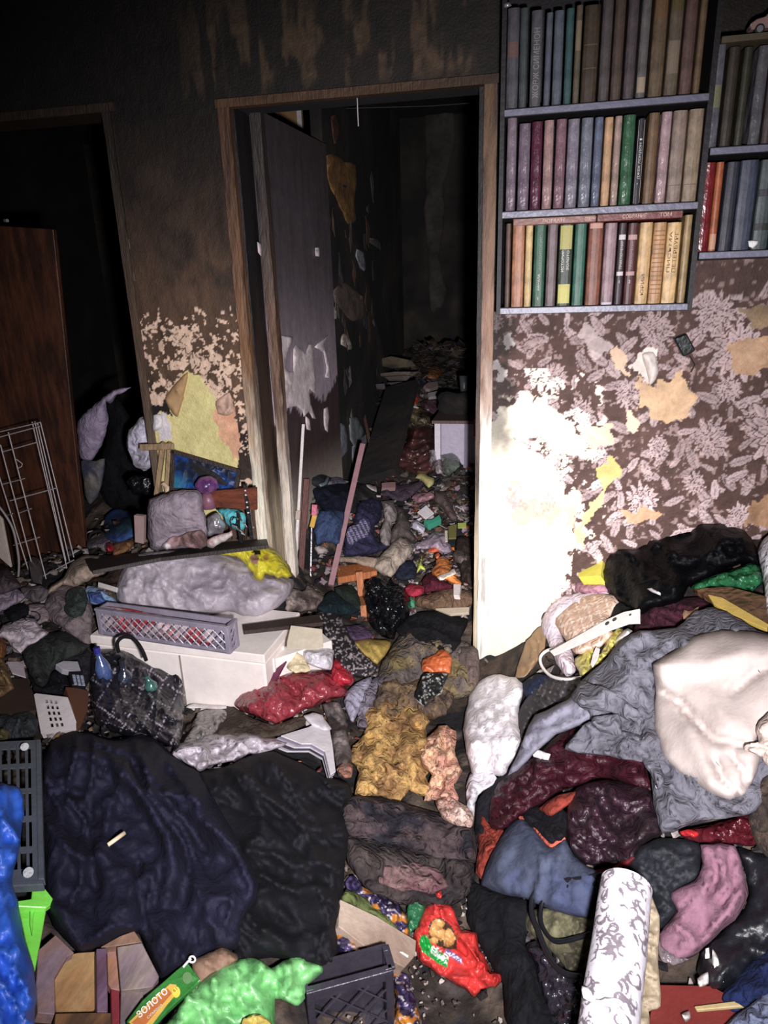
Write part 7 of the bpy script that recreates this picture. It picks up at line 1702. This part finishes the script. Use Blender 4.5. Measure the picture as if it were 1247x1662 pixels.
S('pale_paper', 'paper', 'pale torn paper on top of the charcoal coat', 'K', [(385, 112), (420, 106), (460, 125), (462, 165), (430, 150), (395, 130)], plain((176, 164, 160)), .012, .06, step=2.6)
BRN = mat('brown_film', (96, 56, 54), .2, vary=.35, scale=12, bump=.5, bscale=25, col2=(60, 36, 34), spec=.8)
S('brown_bundle', 'bundle', 'shiny brown plastic bundle standing on the far heap', 'B', [(735, 640), (770, 590), (808, 540), (820, 480), (880, 450), (945, 470), (972, 540), (965, 640), (948, 700), (905, 720), (850, 722), (800, 700), (760, 670)], BRN, .13, .02, (-18, 70, 16, .03), crinkle=.006, step=3, cre=[([(790, 590), (850, 600), (920, 570)], 4, .03), ([(770, 640), (850, 650), (930, 600)], 4, .03), ([(800, 690), (860, 680), (930, 650)], 4, .025)], edge=16)
S('gold_bundle', 'bundle', 'dull gold and black crumpled wrap above the brown bundle', 'B', [(800, 430), (815, 385), (850, 370), (900, 380), (950, 420), (972, 480), (900, 470), (860, 490), (815, 480)], mat('gold_black', (122, 106, 72), .4, vary=.6, scale=30, bump=.5, col2=(32, 28, 24)), .06, .03, crinkle=.03, step=2.6)
S('glass_jar', 'jar', 'grey-green glass jar tipped beside the brown bundle', 'M', [(798, 920), (850, 895), (920, 895), (960, 940), (992, 1012), (940, 1060), (880, 1100), (830, 1085), (815, 1000)], film((100, 108, 98), .2), .08, .03, (60, 60, 20, .006), step=2.6)
S('clear_bag', 'bag', 'pale film left of the tipped glass jar', 'M', [(762, 1000), (800, 930), (820, 1000), (825, 1080), (780, 1095), (755, 1060)], film((176, 160, 166), .3), .03, .03, crinkle=.015, step=2.4)
S('dark_plant', 'clutter', 'dark spiky debris right of the glass jar', 'M', [(780, 780), (830, 800), (900, 890), (1000, 1010), (990, 1050), (920, 1090), (960, 1000), (880, 900), (800, 880)], SOOT, .03, .05, crinkle=.03, step=3)
S('yellow_leaf', 'scrap', 'pale yellow leaf-like scrap below the brown bundle', 'M', [(598, 1120), (640, 1062), (680, 1100), (745, 1120), (745, 1180), (702, 1206), (660, 1160)], plain((186, 176, 104)), .02, .04, step=2.4)
S('red_scrap', 'scrap', 'red-orange plastic piece beside the charred board', 'M', [(540, 470), (570, 415), (600, 400), (625, 440), (600, 495), (555, 508)], film((196, 62, 34), .4), .02, .04, step=2.4)
S('amber_bag', 'bag', 'amber brown bag near the top of the far heap', 'M', [(665, 240), (700, 200), (745, 160), (790, 190), (828, 232), (770, 285), (700, 275)], film((140, 88, 48), .35), .05, .03, crinkle=.02, step=2.6)
cardp('grey_packet', 'packet', 'grey cardboard packet below the amber bag', 'M', [(668, 340), (700, 315), (782, 305), (790, 352), (720, 372), (690, 368)], plain((146, 126, 122)), .02, .04)
cardp('white_packet', 'packet', 'whitish packet below the grey cardboard packet', 'M', [(702, 402), (790, 385), (792, 430), (715, 438)], plain((176, 166, 164)), .02, .04)
S('purple_bag', 'bag', 'dull purple plastic below the whitish packet', 'M', [(640, 480), (700, 450), (780, 460), (835, 520), (800, 580), (720, 590), (650, 535)], film((88, 58, 70), .35), .04, .03, crinkle=.02, step=2.8)
S('white_strips', 'scrap', 'pale thin strips lying left of the dull purple plastic', 'M', [(520, 522), (560, 512), (632, 525), (630, 540), (570, 530), (528, 540)], plain((196, 186, 176)), .008, .05, step=2.4)
S('white_peg', 'scrap', 'small white peg on the dark floor beyond the doorway', 'M', [(382, 1018), (395, 960), (408, 955), (412, 1020), (395, 1024)], plain((206, 200, 206)), .01, .04, step=2)
# ------------------------------------------------------------------ the heap underneath
m_ = (GY > -2.15)
hx = np.arange(-2.0, 2.3, .016); hy = np.arange(-2.1, 2.9, .016)
hX, hY = np.meshgrid(hx, hy)
hh = HXY(hX, hY)
hn = (np.abs(vn(hX*16, hY*16, 50)-.5)*.05+np.abs(vn(hX*34, hY*34, 52)-.5)*.03+(fbm(hX*6, hY*6, 54)-.5)*.04)
hz = np.maximum(hh-.012-hn*.8, .004)
cellc = vn(np.floor(hX*13+fbm(hX*9, hY*9, 60)*4)*.731, np.floor(hY*13+fbm(hX*9, hY*9, 62)*4)*.917, 64)
pal = np.array([lin(c) for c in ((30, 24, 22), (44, 36, 30), (62, 50, 40), (24, 24, 28), (84, 72, 62), (38, 30, 24), (20, 18, 20), (70, 60, 58))])
hc = pal[(cellc*7.99).astype(int)]*(.5+1.0*fbm(hX*40, hY*40, 66)[..., None])
nx_ = len(hx); ny_ = len(hy)
jj, ii = np.mgrid[0:ny_-1, 0:nx_-1]; jj = jj.ravel(); ii = ii.ravel()
Fh = np.stack([jj*nx_+ii, jj*nx_+ii+1, (jj+1)*nx_+ii+1, (jj+1)*nx_+ii], -1)
inwall = (np.abs(hY.ravel()[Fh[:, 0]]-.05) < .075) & ((hX.ravel()[Fh[:, 0]] > .80) | ((hX.ravel()[Fh[:, 0]] > LX-.03) & (hX.ravel()[Fh[:, 0]] < .04)))
side = ((np.stack([hX.ravel(), hY.ravel(), 0*hX.ravel()], -1)-wa*[1, 1, 0])@(wn*[1, 1, 0]))[Fh].min(1) < .004
side &= hY.ravel()[Fh[:, 0]] > wa[1]-.05
Fh = Fh[~inwall & ~side]
HM = mat('rubbish_mass', attr=True, rough=.85, vary=.5, scale=30, bump=.9, bscale=45)
Vh = np.stack([hX, hY, hz], -1).reshape(-1, 3)
hp = mkmesh('rubbish_heap', Vh, Fh, HM, None, hc.reshape(-1, 3))
tag(hp, 'dark trampled mass of charred rubbish under everything in the room', 'rubbish', kind='stuff')


# small litter, each bit a crumpled chip, scattered over the heap
def litter(name, label, n, region, cols, smin, smax, seed, lift=.008):
    rs_ = np.random.RandomState(seed); vs = []; fs_ = []; cs = []
    x0, x1, y0, y1 = region
    px = rs_.uniform(x0, x1, n*3); py = rs_.uniform(y0, y1, n*3)
    dens = fbm(px*.02, py*.02, seed); ok = rs_.rand(n*3) < sm(.3, .6, dens); px = px[ok][:n]; py = py[ok][:n]
    q, nrm = onheap(px, py)
    cl = np.array([lin(c) for c in cols])
    for i in range(len(px)):
        s = rs_.uniform(smin, smax)*(1+.25*max(0, q[i, 1]+2)); a = rs_.uniform(0, 6.3)
        if abs(q[i, 1]-.05) < .09 and not (.05 < q[i, 0] < .78) and q[i, 0] > LX-.05: continue
        if q[i, 1] > wa[1]-.05 and (q[i]-wa*[1, 1, 0])@wn*1. < .03: continue
        t = np.array([math.cos(a), math.sin(a), rs_.uniform(-.5, .5)]); t = unit(t); b = unit(np.cross(nrm[i]+rs_.normal(0, .35, 3), t)); nn = unit(np.cross(t, b))
        k = rs_.randint(4, 7); c = q[i]+nrm[i]*(lift+s*.15)
        ring = []
        for j in range(k):
            th = 2*math.pi*j/k+rs_.uniform(-.3, .3); rr = s*rs_.uniform(.6, 1.1)
            ring.append(c+t*math.cos(th)*rr+b*math.sin(th)*rr*rs_.uniform(.4, 1)+nn*rs_.uniform(-.25, .25)*s)
        k0 = len(vs); vs += ring+[p-nn*.0015-nn*s*.1 for p in ring]+[c+nn*s*rs_.uniform(0, .35)]
        for j in range(k):
            j2 = (j+1) % k
            fs_.append((k0+j, k0+j2, k0+2*k)); fs_.append((k0+j, k0+k+j, k0+k+j2, k0+j2))
        fs_.append(tuple(k0+k+j for j in range(k))[::-1])
        col = cl[rs_.randint(len(cl))]*rs_.uniform(.7, 1.15)
        cs += [col]*(2*k+1)
    o = mkmesh(name, vs, fs_, mat('litter_coat', attr=True, rough=.6, vary=.35, scale=60, bump=.3, bscale=90), None, np.array(cs), smooth=False)
    return tag(o, label, 'litter', kind='stuff')


dull = [(52, 44, 38), (80, 70, 62), (36, 32, 34), (110, 98, 90), (150, 140, 136), (64, 48, 38), (30, 28, 36), (90, 84, 90), (120, 96, 70), (170, 160, 160)]
brt = dull+dull[:8]+[(190, 180, 178), (170, 150, 160), (170, 90, 50), (120, 56, 56)]
litter('litter', 'small bits of paper and plastic strewn beyond the doorway', 1300, (505, 775, 640, 1010), brt, .006, .017, 1)
litter('litter', 'coloured scraps thick on the heap right of the beige cloth beyond the doorway', 420, (665, 775, 800, 960), brt+[(220, 120, 50), (210, 205, 215), (150, 130, 150)], .006, .015, 2)
litter('litter', 'grey bits strewn round the left side of the room', 900, (0, 260, 840, 1250), dull, .006, .018, 3)
litter('litter', 'bits of ash and paper round the feet of the boxes', 500, (250, 620, 930, 1260), brt, .005, .014, 4)
litter('litter', 'dirt and crumbs on the floor at the bottom centre', 700, (560, 860, 1400, 1662), dull[:6]+[(190, 180, 170)], .002, .007, 5, lift=.003)
litter('litter', 'dark scraps between the clothes of the right heap', 500, (780, 1247, 900, 1662), dull[:7], .005, .016, 6)
litter('litter', 'dim charred fragments at the back of the far heap', 500, (560, 775, 560, 700), dull[:3]+dull[5:7], .010, .03, 7)

# what the whole scene leaves: fine
